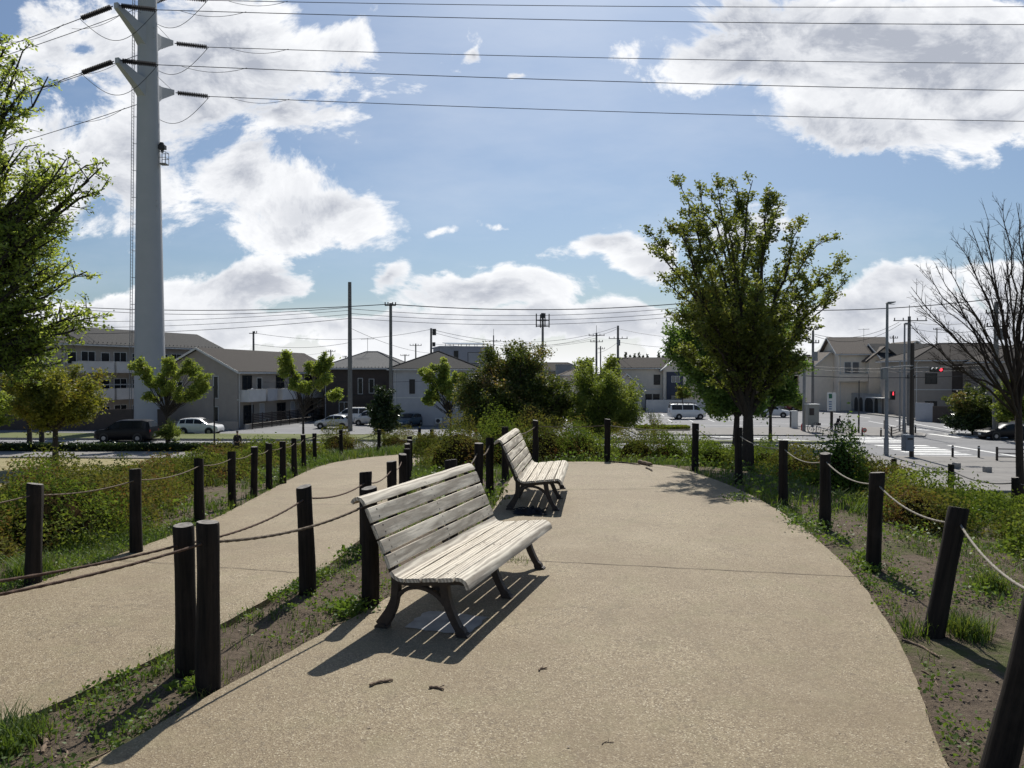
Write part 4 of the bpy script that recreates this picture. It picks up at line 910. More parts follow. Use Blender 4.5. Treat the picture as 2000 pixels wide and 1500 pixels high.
for k in range(26):                                  # left of the lower path
    Y_ = 4.6+k*.66; xe = np.interp(Y_, [p[1] for p in LP_L], [p[0] for p in LP_L])
    for j, off in enumerate((1.25, 2.2, 3.3, 4.5, 5.8)):
        if rnd.random() < .12 or (j > 3 and k % 2): continue
        sp.append((xe-off-rnd.uniform(-.2, .3)-.25*(Y_ > 9), Y_+rnd.uniform(-.3, .3), rnd.uniform(.5, .95), (rnd.uniform(.46, .82) if Y_ < 10 else rnd.uniform(.28, .62))*(1, 1, .78, .6, .5)[j]))
half = [s_ for i, s_ in enumerate(sp) if i % 3]; oth = [s_ for i, s_ in enumerate(sp) if not i % 3]
mass('azalea_hedge', 'continuous bank of clipped olive and reddish azaleas left of the lower path', half, .038, 'azalea', 71)
mass('azalea_hedge', 'greener azaleas mixed through the bank left of the lower path', oth, .040, 'azalea_green', 72)
sp = []
for (x, y, r, h) in ((5.2,9.4,.7,.55),(6.0,8.2,.75,.6),(6.7,9.3,.8,.6),(5.7,10.7,.8,.6),(6.9,10.9,.8,.5),(7.6,9.9,.7,.5),(5.0,6.9,.55,.55),(5.6,6.2,.6,.55),(6.4,6.9,.7,.6),(7.2,7.7,.8,.6),(7.8,8.8,.7,.55),(8.4,9.9,.7,.5),(5.2,12.0,.7,.5),(6.4,12.3,.8,.5),(7.6,12.1,.7,.45),(4.6,8.3,.5,.5),
                     (4.55,5.6,.5,.55),(5.1,5.1,.55,.6),(5.9,5.2,.7,.65),(6.7,5.8,.7,.65),(4.6,4.4,.5,.6),(5.3,4.1,.6,.65),(6.2,4.3,.7,.65),(8.2,11.2,.6,.45),(9.3,10.8,.7,.5),(9.6,12.6,.7,.45),(8.6,13.4,.7,.4),(7.2,13.6,.7,.4),(5.6,14.2,.7,.4),(4.3,15.2,.7,.45),(3.2,15.4,.7,.4),(9.2,9.4,.7,.6),(8.0,7.2,.7,.6)):
    sp.append((x, y, r*(.85+.25*math.sin(x*7+y*3)), h*(.82+.22*math.sin(x*5-y*4))))
mass('azalea_hedge', 'bank of tan and reddish azaleas on the slope right of the platform', [s_ for i, s_ in enumerate(sp) if i % 2], .042, 'azalea', 73)
mass('azalea_hedge', 'leafy green azaleas mixed through the bank right of the platform', [s_ for i, s_ in enumerate(sp) if not i % 2], .045, 'azalea_green', 74)
# clipped hedge along the road
mb = MB(); rg = np.random.default_rng(75); parts = []
x0, x1 = -46, -17.5; n = 26000
C = np.stack([rg.uniform(x0, x1, n), 55.8+rg.uniform(-.75, .75, n), G0+.62*rg.random(n)**.35+.05*rg.normal(size=n)], 1); f_ = rg.random(n) < .5
C[f_, 1] = 55.05+rg.normal(size=f_.sum())*.06; V, Q = leaf_geo(C, .16, .09, rg)
o = np_mesh('clipped_hedge', V, Q, 'leaf_glossy', origin=(-32, 55.8, G0)); tag(o, 'long low dark clipped hedge between the lawn and the road', 'hedge')
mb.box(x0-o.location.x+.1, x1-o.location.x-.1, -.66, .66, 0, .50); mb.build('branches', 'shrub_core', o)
n = 9000; C = np.stack([rg.uniform(12.8, 18.2, n), 76+rg.uniform(-.9, .9, n), G0+.12+.45*rg.random(n)**.5], 1); V, Q = leaf_geo(C, .16, .09, rg)
tag(np_mesh('clipped_hedge', V, Q, 'azalea_green', origin=(15.5, 76, G0)), 'low green hedge on the traffic island left of the cabinets', 'hedge')
# ---------------------------------------------------------------- grass, weeds, litter
def blades(n, xs, ys, zs, hmin, hmax, wd, rg, per):
    """per blades around each tuft centre; two segment curved blades"""
    m = n*per; bx = np.repeat(xs, per)+rg.normal(size=m)*.028; by = np.repeat(ys, per)+rg.normal(size=m)*.028; bz = np.repeat(zs, per)
    hh = rg.uniform(hmin, hmax, m)*np.repeat(rg.uniform(.6, 1.2, n), per); a = rg.uniform(0, 6.283, m); ln = rg.uniform(.2, 1.15, m)*hh; dx, dy = np.cos(a), np.sin(a); px_, py_ = -dy*wd/2, dx*wd/2
    V = np.stack([np.stack([bx-px_, by-py_, bz-.01], 1), np.stack([bx+px_, by+py_, bz-.01], 1), np.stack([bx+dx*ln*.35+px_*.8, by+dy*ln*.35+py_*.8, bz+hh*.6], 1), np.stack([bx+dx*ln*.35-px_*.8, by+dy*ln*.35-py_*.8, bz+hh*.6], 1),
                  np.stack([bx+dx*ln+px_*.15, by+dy*ln+py_*.15, bz+hh], 1), np.stack([bx+dx*ln-px_*.15, by+dy*ln-py_*.15, bz+hh], 1)], 1).reshape(-1, 3)
    b = np.arange(m)[:, None]*6; Q = np.concatenate([b+np.array([[0, 1, 2, 3]]), b+np.array([[3, 2, 4, 5]])]); return V, Q
rg = np.random.default_rng(80); parts = []
def scatter(n, x0, x1, y0, y1, fn):
    X = rg.uniform(x0, x1, n); Y = rg.uniform(y0, y1, n); d1 = poly_sd(X, Y, PAT); d2 = poly_sd(X, Y, LPOLY); dm = np.minimum(d1, d2)
    k = (dm > .012) & (rg.random(n) < fn(X, Y, d1, d2, dm)); X, Y = X[k], Y[k]; return X, Y, H(X, Y)
def near(X, Y, d1, d2, dm):
    clump = np.clip(sinnoise(X, Y, 3.1, 4)*1.6+.35, 0, 1); edge = np.exp(-dm/.13)*1.0
    le = np.where((d2 < d1), 1.0, .35)                              # lush along the lower path, thinner along the platform
    left = (X < -3.2); p = edge*le*clump+np.clip(sinnoise(X, Y, 1.6, 7)-.30, 0, 1)*.6
    p = np.where(left, np.clip(.35+clump*.7, 0, 1)*np.where(dm < 1.2, 1, .3), p)
    p = np.where((X > 2.5) & (d1 > .8), np.clip(.12+.5*np.clip(sinnoise(X, Y, 1.9, 9), 0, 1), 0, 1), p)
    return p
X, Y, Z = scatter(52000, -6, 6, 1.8, 8.5, near); parts.append(blades(len(X), X, Y, Z, .022, .080, .0045, rg, 8))
X, Y, Z = scatter(26000, -9, 9, 8.5, 18, lambda X, Y, d1, d2, dm: np.where((d2 < d1), .75, .5)*np.clip(.3+sinnoise(X, Y, 1.5, 3), 0, 1)+np.exp(-dm/.15)*.4); parts.append(blades(len(X), X, Y, Z, .05, .16, .009, rg, 7))
X, Y, Z = scatter(16000, -9, 8, 18, 30, lambda X, Y, d1, d2, dm: np.full(X.shape, .7)); parts.append(blades(len(X), X, Y, Z, .08, .22, .018, rg, 6))
V, Q = cat_geo(parts); tag(np_mesh('grass', V, Q, 'grass_blade'), 'tufts of fresh green grass along the path edges and slopes', 'grass', None, 'stuff')
# broad leaved weeds
def weeds(X, Y, Z, s, per, hh):
    m = len(X)*per; C = np.stack([np.repeat(X, per)+rg.normal(size=m)*s, np.repeat(Y, per)+rg.normal(size=m)*s, np.repeat(Z, per)+rg.random(m)*hh+.008], 1); return C
X, Y, Z = scatter(36000, -6, 6, 1.8, 9, lambda X, Y, d1, d2, dm: np.where(d2 < d1, 1.2, 1.0)*np.exp(-dm/.20)*np.clip(sinnoise(X, Y, 2.3, 12)*1.5+.45, 0, 1)*.9+np.where(X < -3.2, .25, 0)+np.clip(sinnoise(X, Y, 1.3, 5)-.45, 0, 1)*.6)
C = weeds(X, Y, Z, .035, 11, .055)
pt = []
for px, py, n, s, hh in ((690,1205,70,.07,.13),(660,1195,40,.06,.09),(600,1145,50,.06,.07),(1570,1030,60,.12,.14),(1590,1045,60,.12,.16),(1630,1065,40,.09,.12),(1690,1105,50,.06,.13),(1700,1120,40,.05,.10),(375,1350,40,.05,.07),(1445,985,40,.1,.15),(690,1085,50,.08,.09),(1775,1010,60,.25,.22),(1760,1060,60,.2,.2),(1900,1170,70,.18,.14),(1960,1100,60,.25,.2)):
    q = P(px, py, -.05); c_ = np.array([[q.x, q.y, -.06]]); k = n*5; e = rg.normal(size=(k, 3))*np.array([s, s, 0]); e[:, 2] = rg.random(k)**.8*hh; pt.append(c_+e)
C2 = np.concatenate(pt)
V, Q = cat_geo([leaf_geo(C, .026, .016, rg), leaf_geo(C2, .038, .022, rg)]); tag(np_mesh('ground_weeds', V, Q, 'leaf_ground'), 'small broad leaved weeds along the concrete edges and around post feet', 'weeds', None, 'stuff')
X, Y, Z = scatter(9000, -10, 9, 9, 26, lambda X, Y, d1, d2, dm: np.clip(sinnoise(X, Y, 1.1, 15)+.2, 0, 1)*.7)
C = weeds(X, Y, Z, .09, 9, .2); V, Q = leaf_geo(C, .06, .034, rg); tag(np_mesh('ground_weeds', V, Q, 'leaf_ground'), 'taller leafy weeds on the farther slopes between azaleas and posts', 'weeds', None, 'stuff')
# big grass tufts
parts = []
for px, py, n, h in ((1890,1250,26,.15),(1880,1235,20,.16),(1925,1150,20,.2),(1015,1105,9,.10),(1000,1100,6,.09),(30,1440,30,.10),(10,1470,24,.12),(300,1290,16,.07),(60,1120,40,.2),(150,1050,40,.2),(200,1010,40,.2),(1780,1240,8,.14)):
    q = P(px, py, -.04); n2 = n; xs = q.x+rg.normal(size=n2)*.05*(2 if px < 250 and py < 1200 else 1); ys = q.y+rg.normal(size=n2)*.05*(3 if px < 250 and py < 1200 else 1); parts.append(blades(n2, xs, ys, np.maximum(H(xs, ys), -.3), h*.5, h, .006, rg, 14))
V, Q = cat_geo(parts); tag(np_mesh('grass', V, Q, 'grass_blade'), 'longer grass tufts beside the leaning posts, bench foot and left slope', 'grass', None, 'stuff')
# leaf litter and crumbs on the soil
X, Y, Z = scatter(14000, -4, 6, 1.8, 15, lambda X, Y, d1, d2, dm: np.full(X.shape, .5)); C = np.stack([X, Y, Z+.006], 1); V, Q = leaf_geo(C, .022, .009, rg)
V[:, 2] = np.repeat(C[:, 2], 4)+(V[:, 2]-np.repeat(C[:, 2], 4))*.3
tag(np_mesh('leaf_litter', V, Q, 'litter'), 'scattered dry leaf bits and small stones on the brown soil', 'leaf litter', None, 'stuff')

# crumbly clods and pebbles on the bare soil
X, Y, Z = scatter(26000, -4, 6, 1.8, 12, lambda X, Y, d1, d2, dm: np.clip(.25+sinnoise(X, Y, 2.7, 21)*.5, .05, 1)*(X > -3.4)); n = len(X)
oc = np.array([[1, 0, 0], [0, 1, 0], [-1, 0, 0], [0, -1, 0], [0, 0, .7], [0, 0, -.5]]); sz = .004+.010*rg.random(n)**4; V = oc[None]*(1+.35*rg.normal(size=(n, 6, 3)))*sz[:, None, None]*np.array([1, 1, .8])+np.stack([X, Y, Z+.003], 1)[:, None]
tri = np.array([[0, 1, 4], [1, 2, 4], [2, 3, 4], [3, 0, 4], [1, 0, 5], [2, 1, 5], [3, 2, 5], [0, 3, 5]]); Q = (np.arange(n)[:, None, None]*6+tri[None]).reshape(-1, 3)
tag(np_mesh('soil_clods', V.reshape(-1, 3), Q, 'clod'), 'crumbs of soil and tiny stones scattered over the bare strips', 'soil', None, 'stuff')

# bits of grit, husks and dry leaves lying on the concrete
n = 900; X = rg.uniform(-4.5, 3.2, n); Y = 2+16*rg.random(n)**1.6; d1 = poly_sd(X, Y, PAT); d2 = poly_sd(X, Y, LPOLY); ins = np.minimum(d1, d2) < -.02; X, Y, d1, d2 = X[ins], Y[ins], d1[ins], d2[ins]
kp = rg.random(len(X)) < .25+.75*np.exp(np.maximum(np.minimum(d1, d2), -3)/.35); X, Y, d1 = X[kp], Y[kp], d1[kp]; Z = np.where(d1 < 0, .0, -.052*np.maximum(Y-5.3, 0))+.005
C = np.stack([X, Y, Z], 1); V, Q = leaf_geo(C, .020, .009, rg); V[:, 2] = np.repeat(C[:, 2], 4)+np.abs(V[:, 2]-np.repeat(C[:, 2], 4))*.35
tag(np_mesh('leaf_litter', V, Q, 'litter'), 'tiny dry bits scattered on the concrete paths, mostly near their edges', 'leaf litter', None, 'stuff')
# ---------------------------------------------------------------- buildings
def win(parent, face, dims, x, z, w_, h_, kind='slide', fm='trim_white', gm='glass_dark', dpt=0, sill=True):
    """window on a wall face of a w x d box; face f (y=0), l (x=0), r (x=w), b (y=d). x measured along the face from its left end as seen from outside"""
    W, Dp = dims
    def q(a, z_, out):                           # along, height, outward
        return {'f': (a, -out, z_), 'r': (W+out, a, z_), 'l': (-out, Dp-a, z_), 'b': (W-a, Dp+out, z_)}[face]
    def bx(mb, a0, a1, z0, z1, o0, o1):
        vs = [q(a, z_, o) for o in (o0, o1) for a, z_ in ((a0, z0), (a1, z0), (a1, z1), (a0, z1))]
        mb.add(vs, [(0, 1, 2, 3), (7, 6, 5, 4), (0, 4, 5, 1), (1, 5, 6, 2), (2, 6, 7, 3), (3, 7, 4, 0)])
    t_ = .07; mb = MB(); o = .05+dpt
    bx(mb, x-t_, x, z-t_, z+h_+t_, -.02, o); bx(mb, x+w_, x+w_+t_, z-t_, z+h_+t_, -.02, o); bx(mb, x, x+w_, z+h_, z+h_+t_, -.02, o-.004); bx(mb, x, x+w_, z-t_, z, -.02, o+.02)
    if kind == 'slide' and w_ > .9: bx(mb, x+w_/2-.03, x+w_/2+.03, z, z+h_, .012, o-.01)
    fr = mb.build('window', fm, parent)
    mb = MB(); bx(mb, x, x+w_, z, z+h_, -.015, .012+dpt)
    p_ = mb.build('pane', gm, fr)
    if kind == 'shutter':
        mb = MB()
        for k in range(int(h_/.12)): bx(mb, x, x+w_, z+k*.12, z+k*.12+.1, .012, .03)
        mb.build('shutter', 'shutter', fr)
    return fr
def house(name, label, x, y, rz, W, Dp, hw, wallm, roofm, roof='hip', rh=2.0, ov=.5, wins=(), base=None, group='houses across the road', fasc='trim_white', doors=(), ridge=None, zb=G0, cat='house'):
    r = empty(name, (x, y, zb), label, cat, group, rz); mb = MB()
    if roof == 'gable_x':    # ridge along x ; gable ends on left/right
        pl = [(0, 0), (Dp, 0), (Dp, hw), (Dp/2, hw+rh*.985), (0, hw)]; mb.prism(pl, 'x', 0, W)
    elif roof == 'gable_y':
        pl = [(0, 0), (W, 0), (W, hw), (W/2, hw+rh*.985), (0, hw)]; mb.prism(pl, 'y', 0, Dp)
    else: mb.box(0, W, 0, Dp, 0, hw)
    mb.build('wall', wallm, r)
    if base: b = MB(); b.box(-.03, W+.03, -.03, Dp+.03, 0, .5); b.build('plinth', base, r)
    mb = MB(); t_ = .16; k = rh
    if roof == 'gable_x':
        sl = rh/(Dp/2); e = ov*sl
        for s_ in (0, 1):
            pl = [(-ov, hw-e), (Dp/2, hw+rh), (Dp/2, hw+rh+t_), (-ov, hw-e+t_)]
            if s_: pl = [(Dp-a, b) for a, b in pl]
            mb.prism(pl, 'x', -ov, W+ov)
        ro = mb.build('roof', roofm, r)
        mb = MB(); mb.box(-ov, W+ov, -ov-.13, -ov+.002-.01, hw-e-.06, hw-e+.10); mb.box(-ov, W+ov, Dp+ov+.01, Dp+ov+.13, hw-e-.06, hw-e+.10)
        mb.build('gutter', fasc, ro)
        for xx in (-ov-.03, W+ov+.002):
            mb = MB()
            for s_ in (0, 1):
                pl = [(-ov, hw-e-.08), (Dp/2, hw+rh-.08), (Dp/2, hw+rh+t_+.01), (-ov, hw-e+t_+.01)]
                if s_: pl = [(Dp-a, b) for a, b in pl]
                mb.prism(pl, 'x', xx, xx+.03)
            mb.build('bargeboard', fasc, ro)
    elif roof == 'gable_y':
        sl = rh/(W/2); e = ov*sl
        for s_ in (0, 1):
            pl = [(-ov, hw-e), (W/2, hw+rh), (W/2, hw+rh+t_), (-ov, hw-e+t_)]
            if s_: pl = [(W-a, b) for a, b in pl]
            mb.prism(pl, 'y', -ov, Dp+ov)
        ro = mb.build('roof', roofm, r)
        for yy in (-ov-.03, Dp+ov+.002):
            mb = MB()
            for s_ in (0, 1):
                pl = [(-ov, hw-e-.08), (W/2, hw+rh-.08), (W/2, hw+rh+t_+.01), (-ov, hw-e+t_+.01)]
                if s_: pl = [(W-a, b) for a, b in pl]
                mb.prism(pl, 'y', yy, yy+.03)
            mb.build('bargeboard', fasc, ro)
    elif roof == 'hip':
        a0, a1, b0, b1 = -ov, W+ov, -ov, Dp+ov; rl = ridge if ridge is not None else max(0, (W-Dp))
        z0 = hw-.02
        if W >= Dp: A = (W/2-rl/2, Dp/2); B = (W/2+rl/2, Dp/2)
        else:
            rl = ridge if ridge is not None else Dp-W; A = (W/2, Dp/2-rl/2); B = (W/2, Dp/2+rl/2)
        z1 = hw+rh; vs = [(a0, b0, z0+t_), (a1, b0, z0+t_), (a1, b1, z0+t_), (a0, b1, z0+t_), (A[0], A[1], z1), (B[0], B[1], z1), (a0, b0, z0), (a1, b0, z0), (a1, b1, z0), (a0, b1, z0)]
        fs = ([(0, 1, 5, 4), (1, 2, 5), (2, 3, 4, 5), (3, 0, 4)] if W >= Dp else [(0, 1, 4), (1, 2, 5, 4), (2, 3, 5), (3, 0, 4, 5)])
        mb.add(vs, fs+[(6, 7, 1, 0), (7, 8, 2, 1), (8, 9, 3, 2), (9, 6, 0, 3), (9, 8, 7, 6)])
        ro = mb.build('roof', roofm, r); mb = MB(); mb.box(a0-.11, a1+.11, b0-.12, b0-.01, z0-.03, z0+.11); mb.box(a0-.11, a0-.01, b0, b1, z0-.03, z0+.11); mb.box(a1+.01, a1+.11, b0, b1, z0-.03, z0+.11)
        mb.build('gutter', fasc, ro)
        mb = MB(); c4 = [(a0, b0), (a1, b0), (a1, b1), (a0, b1)]; tg = ([A, B, B, A] if W >= Dp else [A, A, B, B])
        for c_, e_ in zip(c4, tg): mb.cyl((c_[0], c_[1], z0+t_+.02), (e_[0], e_[1], z1+.02), .07, n=6)
        mb.cyl((A[0], A[1], z1+.02), (B[0], B[1], z1+.02), .08, n=6); mb.build('ridge_cap', roofm, ro)
    else:
        mb.box(-.12, W+.12, -.12, Dp+.12, hw, hw+.22); mb.build('roof', roofm, r)
    for wn in wins: win(r, wn[0], (W, Dp), *wn[1:])
    if roof != 'flat' and W > 7 and y < 125:
        for xx in (.25, W-.25):
            mb = MB(); mb.cyl((xx, -.09, .1), (xx, -.09, hw-.3), .045, n=6); mb.cyl((xx, -.09, hw-.3), (xx, -ov+.05, hw-.05), .045, n=6); mb.build('downpipe', fasc, r)
        for k in range(1, int(W/6)+1):
            mb = MB(); mb.box(k*5.2-.4, k*5.2+.4, -.42, -.1, .25, .85); ac = mb.build('air_conditioner', 'sign_white', r, bevel=.02); mb = MB(); mb.cyl((k*5.2-.08, -.435, .55), (k*5.2-.08, -.42, .55), .23, n=16); mb.build('fan_grille', 'trim_dark', ac)
        if hw > 5:
            mb = MB(); mb.box(-.02, W+.02, -.025, -.003, hw*.5-.06, hw*.5+.06); mb.build('belt_course', fasc if wallm != 'wall_brown' else 'trim_dark', r)
    return r
def snow_guards(r, W, y, z, n=26, m='trim_dark'):
    mb = MB()
    for k in range(n): x = W*k/(n-1); mb.box(x-.04, x+.04, y, y+.05, z, z+.12)
    return mb.build('snow_guard', m, r)
def balcony(r, face, dims, x, z, w_, h_=1.1, dp=1.2, m='wall_white'):
    W, Dp = dims; mb = MB()
    def bx(a0, a1, z0, z1, o0, o1):
        f_ = (lambda a, z_, o: (a, -o, z_)) if face == 'f' else (lambda a, z_, o: (W+o, a, z_))
        vs = [f_(a, z_, o) for o in (o0, o1) for a, z_ in ((a0, z0), (a1, z0), (a1, z1), (a0, z1))]
        mb.add(vs, [(0, 1, 2, 3), (7, 6, 5, 4), (0, 4, 5, 1), (1, 5, 6, 2), (2, 6, 7, 3), (3, 7, 4, 0)])
    bx(x, x+w_, z-.15, z, .0, dp); bx(x, x+w_, z, z+h_, dp-.1, dp+.01); bx(x, x+.1, z, z+h_, .0, dp-.1); bx(x+w_-.1, x+w_, z, z+h_, .0, dp-.1); bx(x-.02, x+w_+.02, z+h_, z+h_+.05, dp-.14, dp+.05)
    return mb.build('balcony', m, r)
def XY(px, Y): return ((px-1000)/F*Y, Y)
# three storey block behind the mast
p0 = Vector(XY(120, 79)); p1 = Vector(XY(428, 100)); dv = p1-p0; W = dv.length; rz = math.atan2(dv.y, dv.x)
ws = []
for fl in range(3):
    for k in range(6): ws += [('f', .7+k*4.1, .9+fl*3.05, 1.0, 1.25, 'plain'), ('f', 2.35+k*4.1, .35+fl*3.05, 1.6, 1.9, 'slide')]
r = house('apartment_block', 'long three storey apartment block with white balconies behind the steel mast', p0.x, p0.y, rz, W, 9, 9.3, 'wall_taupe', 'roof_grey', 'gable_x', 1.9, .6, [w_ for w_ in ws if w_[1]+1.7 < W], base='kerb_concrete', cat='apartment block')
for fl in (1, 2):
    for k in range(5):
        if 2.0+k*4.6+4.0 < W: balcony(r, 'f', (W, 9), 1.2+k*4.6, fl*3.05+.05, 4.3)
snow_guards(r, W, -.5, 9.36, 40)
mb = MB()
for k in range(3): mb.box(4.4+k*7.2, 4.9+k*7.2, -.9, -.5, 3.3, 3.9); mb.box(4.4+k*7.2, 4.9+k*7.2, -.9, -.5, 6.4, 7.0)
# gable ended two storey apartments
c0 = Vector(XY(463, 79)); far = Vector(XY(652, 101)); dv = (far-c0); rz = math.atan2(dv.y, dv.x); W = dv.length; Dp = 9.4
ws = []
for k in range(4): ws += [('f', 1.0+k*6.8, 3.75, 1.7, 1.9, 'slide', 'trim_dark'), ('f', 3.8+k*6.8, 4.0, .9, 1.4, 'plain', 'trim_white'), ('f', 1.2+k*6.8, .5, 1.8, 1.9, 'slide', 'trim_dark'), ('f', 4.3+k*6.8, .5, .9, 2.0, 'plain', 'trim_white', 'wall_pale_grey')]
ws += [('l', 6.6, 3.3, .5, 2.3, 'plain', 'trim_white'), ('l', 6.6, .4, .5, 1.9, 'plain', 'trim_white'), ('l', 2.2, 3.6, .5, 1.4, 'plain', 'trim_white')]
r = house('apartment_house', 'two storey taupe apartment house with brown gabled roof and white balconies', c0.x, c0.y, rz, W, Dp, 6.2, 'wall_taupe', 'roof_brown', 'gable_x', 2.4, .45, [w_ for w_ in ws if w_[1]+2 < W], cat='apartment house')
for k in range(4):
    if k*6.8+6.0 < W: balcony(r, 'f', (W, Dp), .5+k*6.8, 3.0, 3.3, 1.15, 1.1); balcony(r, 'f', (W, Dp), 4.2+k*6.8, 3.0, 2.0, 1.15, 1.1, 'wall_pale_grey')
snow_guards(r, W, -.3, 6.05, 30)
# low fence and wall along the lot in front of it
def slatfence(name, a, b, h, label, m='brown_metal', posts=12, zb=G0):
    a = Vector(a); b = Vector(b); L_ = (b-a).length; r = empty(name, (a.x, a.y, zb), label, 'fence', None, math.atan2((b-a).y, (b-a).x)); mb = MB(); n = int(h/.18)
    for k in range(n): mb.box(0, L_, -.02, .02, .25+k*.18, .25+k*.18+.11)
    mb.build('slat_panel', m, r)
    for k in range(posts): mb = MB(); x = L_*k/(posts-1); mb.box(x-.04, x+.04, .021, .09, 0, h+.2); mb.build('fence_post', m, r)
    return r
f0 = c0+Vector((1.7, -.6)); f1 = far+Vector((1.5, -2)); slatfence('slat_fence', (f0.x+.2, f0.y), (f1.x, f1.y), 1.5, 'dark horizontal slat fence along the balcony side of the taupe apartments')
def wall(name, a, b, h, m, label, th=.18, zb=G0, grp=None, cat='wall'):
    a = Vector(a); b = Vector(b); L_ = (b-a).length; mb = MB(); mb.box(0, L_, 0, th, 0, h); o = mb.build(name, m, bevel=.015); o.location = (a.x, a.y, zb); o.rotation_euler = (0, 0, math.atan2((b-a).y, (b-a).x)); return tag(o, label, cat, grp)
wall('block_wall', (f0.x-.3, f0.y-.7), (f1.x-.6, f1.y-1.5), .55, 'kerb_concrete', 'low concrete wall edging the parking lot below the slat fence')
wall('block_wall', XY(300, 78), XY(464, 77.4), .9, 'wall_taupe', 'low taupe wall in front of the gable end')
# dark brown house with light tiled pyramid roof
x, y = XY(640, 93); r = house('tiled_house', 'dark brown two storey house with pale tiled pyramid roof and rooftop aerial', x-.5, y, -.03, 10.2, 9.5, 6.5, 'wall_brown', 'roof_light', 'hip', 2.3, .6, [('f', 4.4, 3.4, .5, 1.9, 'plain', 'trim_white'), ('f', 5.8, 3.5, .55, 1.7, 'plain', 'trim_white'), ('f', 2.0, .6, 1.2, 1.7, 'slide', 'trim_white'), ('r', 3, 3.5, 1.5, 1.1, 'slide', 'trim_white')], ridge=1.6)
snow_guards(r, 10.2, -.5, 6.66, 24, 'trim_dark')
def aerial(x, y, z, label):
    r = empty('tv_aerial', (x, y, z), label, 'aerial', 'rooftop aerials'); mb = MB(); mb.cyl((0, 0, 0), (0, 0, 2.2), .025, n=6); mb.build('mast', 'dark_metal', r)
    mb = MB(); mb.cyl((-.9, 0, 2.0), (.9, 0, 2.1), .02, n=5)
    for k in range(9): mb.cyl((-.8+k*.2, -.3, 2.02), (-.8+k*.2, .3, 2.02), .012, n=4)
    mb.build('antenna', 'dark_metal', r); return r
q = D(718, 691, 97.5); aerial(q.x, q.y, q.z-.1, 'rooftop aerial on the pale tiled pyramid roof')
# hip roofed pale house
x, y = XY(768, 84); house('hip_roof_house', 'wide pale grey two storey house with low brown hip roof left of the dark tree', x, y, .02, 9.6, 10, 6.35, 'wall_pale_grey', 'roof_grey', 'hip', 2.25, .55, [('f', 1.9, 3.7, .5, 1.5, 'plain', 'trim_dark', 'trim_dark'), ('f', 7.6, .4, .8, 1.9, 'plain', 'trim_white', 'wall_pale_grey'), ('r', 3, 3.6, 1.4, 1.1), ('l', 4, 3.6, 1.4, 1.1)], ridge=2.2)
# modern grey cube behind
x, y = XY(860, 104); r = house('modern_house', 'grey flat roofed modern house with shuttered window and solar panels on top', x, y, .25, 7.6, 7.0, 9.6, 'wall_grey', 'wall_grey', 'flat', wins=[('f', 2.0, 7.6, .5, 1.5, 'plain', 'trim_dark'), ('f', 4.0, 7.4, 2.4, 1.5, 'shutter', 'trim_dark', 'shutter'), ('r', 2, 7.4, 1.4, 1.2)])
mb = MB(); mb.prism([(1.6, 9.85), (6.0, 9.85), (6.3, 10.45), (1.4, 10.25)], 'x', .9, 6.6)
pn = MB(); pn.add([(1.2, .8, 10.15), (7.0, .8, 10.15), (7.0, 5.8, 10.55), (1.2, 5.8, 10.55), (1.2, .8, 10.08), (7.0, .8, 10.08), (7.0, 5.8, 10.48), (1.2, 5.8, 10.48)], [(0, 1, 2, 3), (7, 6, 5, 4), (0, 4, 5, 1), (1, 5, 6, 2), (2, 6, 7, 3), (3, 7, 4, 0)])
for k in range(5): pn.cyl((1.6+k*1.2, 1.2, 9.8), (1.6+k*1.2, 1.2, 10.1), .04, n=6); pn.cyl((1.6+k*1.2, 5.4, 9.8), (1.6+k*1.2, 5.4, 10.5), .04, n=6)
pn.build('solar_panel', 'solar', r)
# houses beyond the dark tree and maple
x, y = XY(1088, 150); house('distant_house', 'small grey block showing above the right shoulder of the dark tree', x, y, 0, 3.6, 5, 7.6, 'wall_grey', 'wall_grey', 'flat')
for k, (px, Y_, W_, hw, rh, rm, wm, lab) in enumerate(((1098, 140, 5.4, 5.5, 1.4, 'roof_beige', 'wall_cream', 'beige roofed house glimpsed between the dark tree and the maple'), (1120, 128, 9, 4.2, 1.6, 'roof_brown', 'wall_beige', 'brown roofed house mostly hidden behind the maple'),
        (1345, 150, 12, 6.4, 2.0, 'roof_brown', 'wall_beige', 'brown hip roofed house behind the tall street tree'), (1430, 135, 12, 5.6, 2.0, 'roof_beige', 'wall_cream', 'cream house seen through gaps in the tall street tree'),
        (560, 130, 12, 5.6, 2.0, 'roof_brown', 'wall_taupe', 'brown roof just behind the taupe apartments'), (655, 125, 8, 5.9, 1.8, 'roof_brown', 'wall_taupe', 'brown hip roof peeping left of the pale tiled roof'),
        (1850, 150, 14, 8.2, 2.4, 'roof_brown', 'wall_taupe', 'brown roof at the back behind the traffic signal'), (1215, 160, 10, 7.2, 1.9, 'roof_beige', 'wall_cream', 'reddish beige roof behind the navy panel house'), (1275, 165, 9, 7.4, 2.1, 'roof_beige', 'wall_cream', 'second beige roof behind the navy panel house, farther right'))):
    x, y = XY(px, Y_); house('distant_house', lab, x, y, 0, W_, 8, hw, wm, rm, 'hip', rh, .5, [('f', 1.5, hw-2.2, 1.2, 1.1), ('f', W_-2.6, hw-2.2, 1.2, 1.1)], ridge=W_*.3)
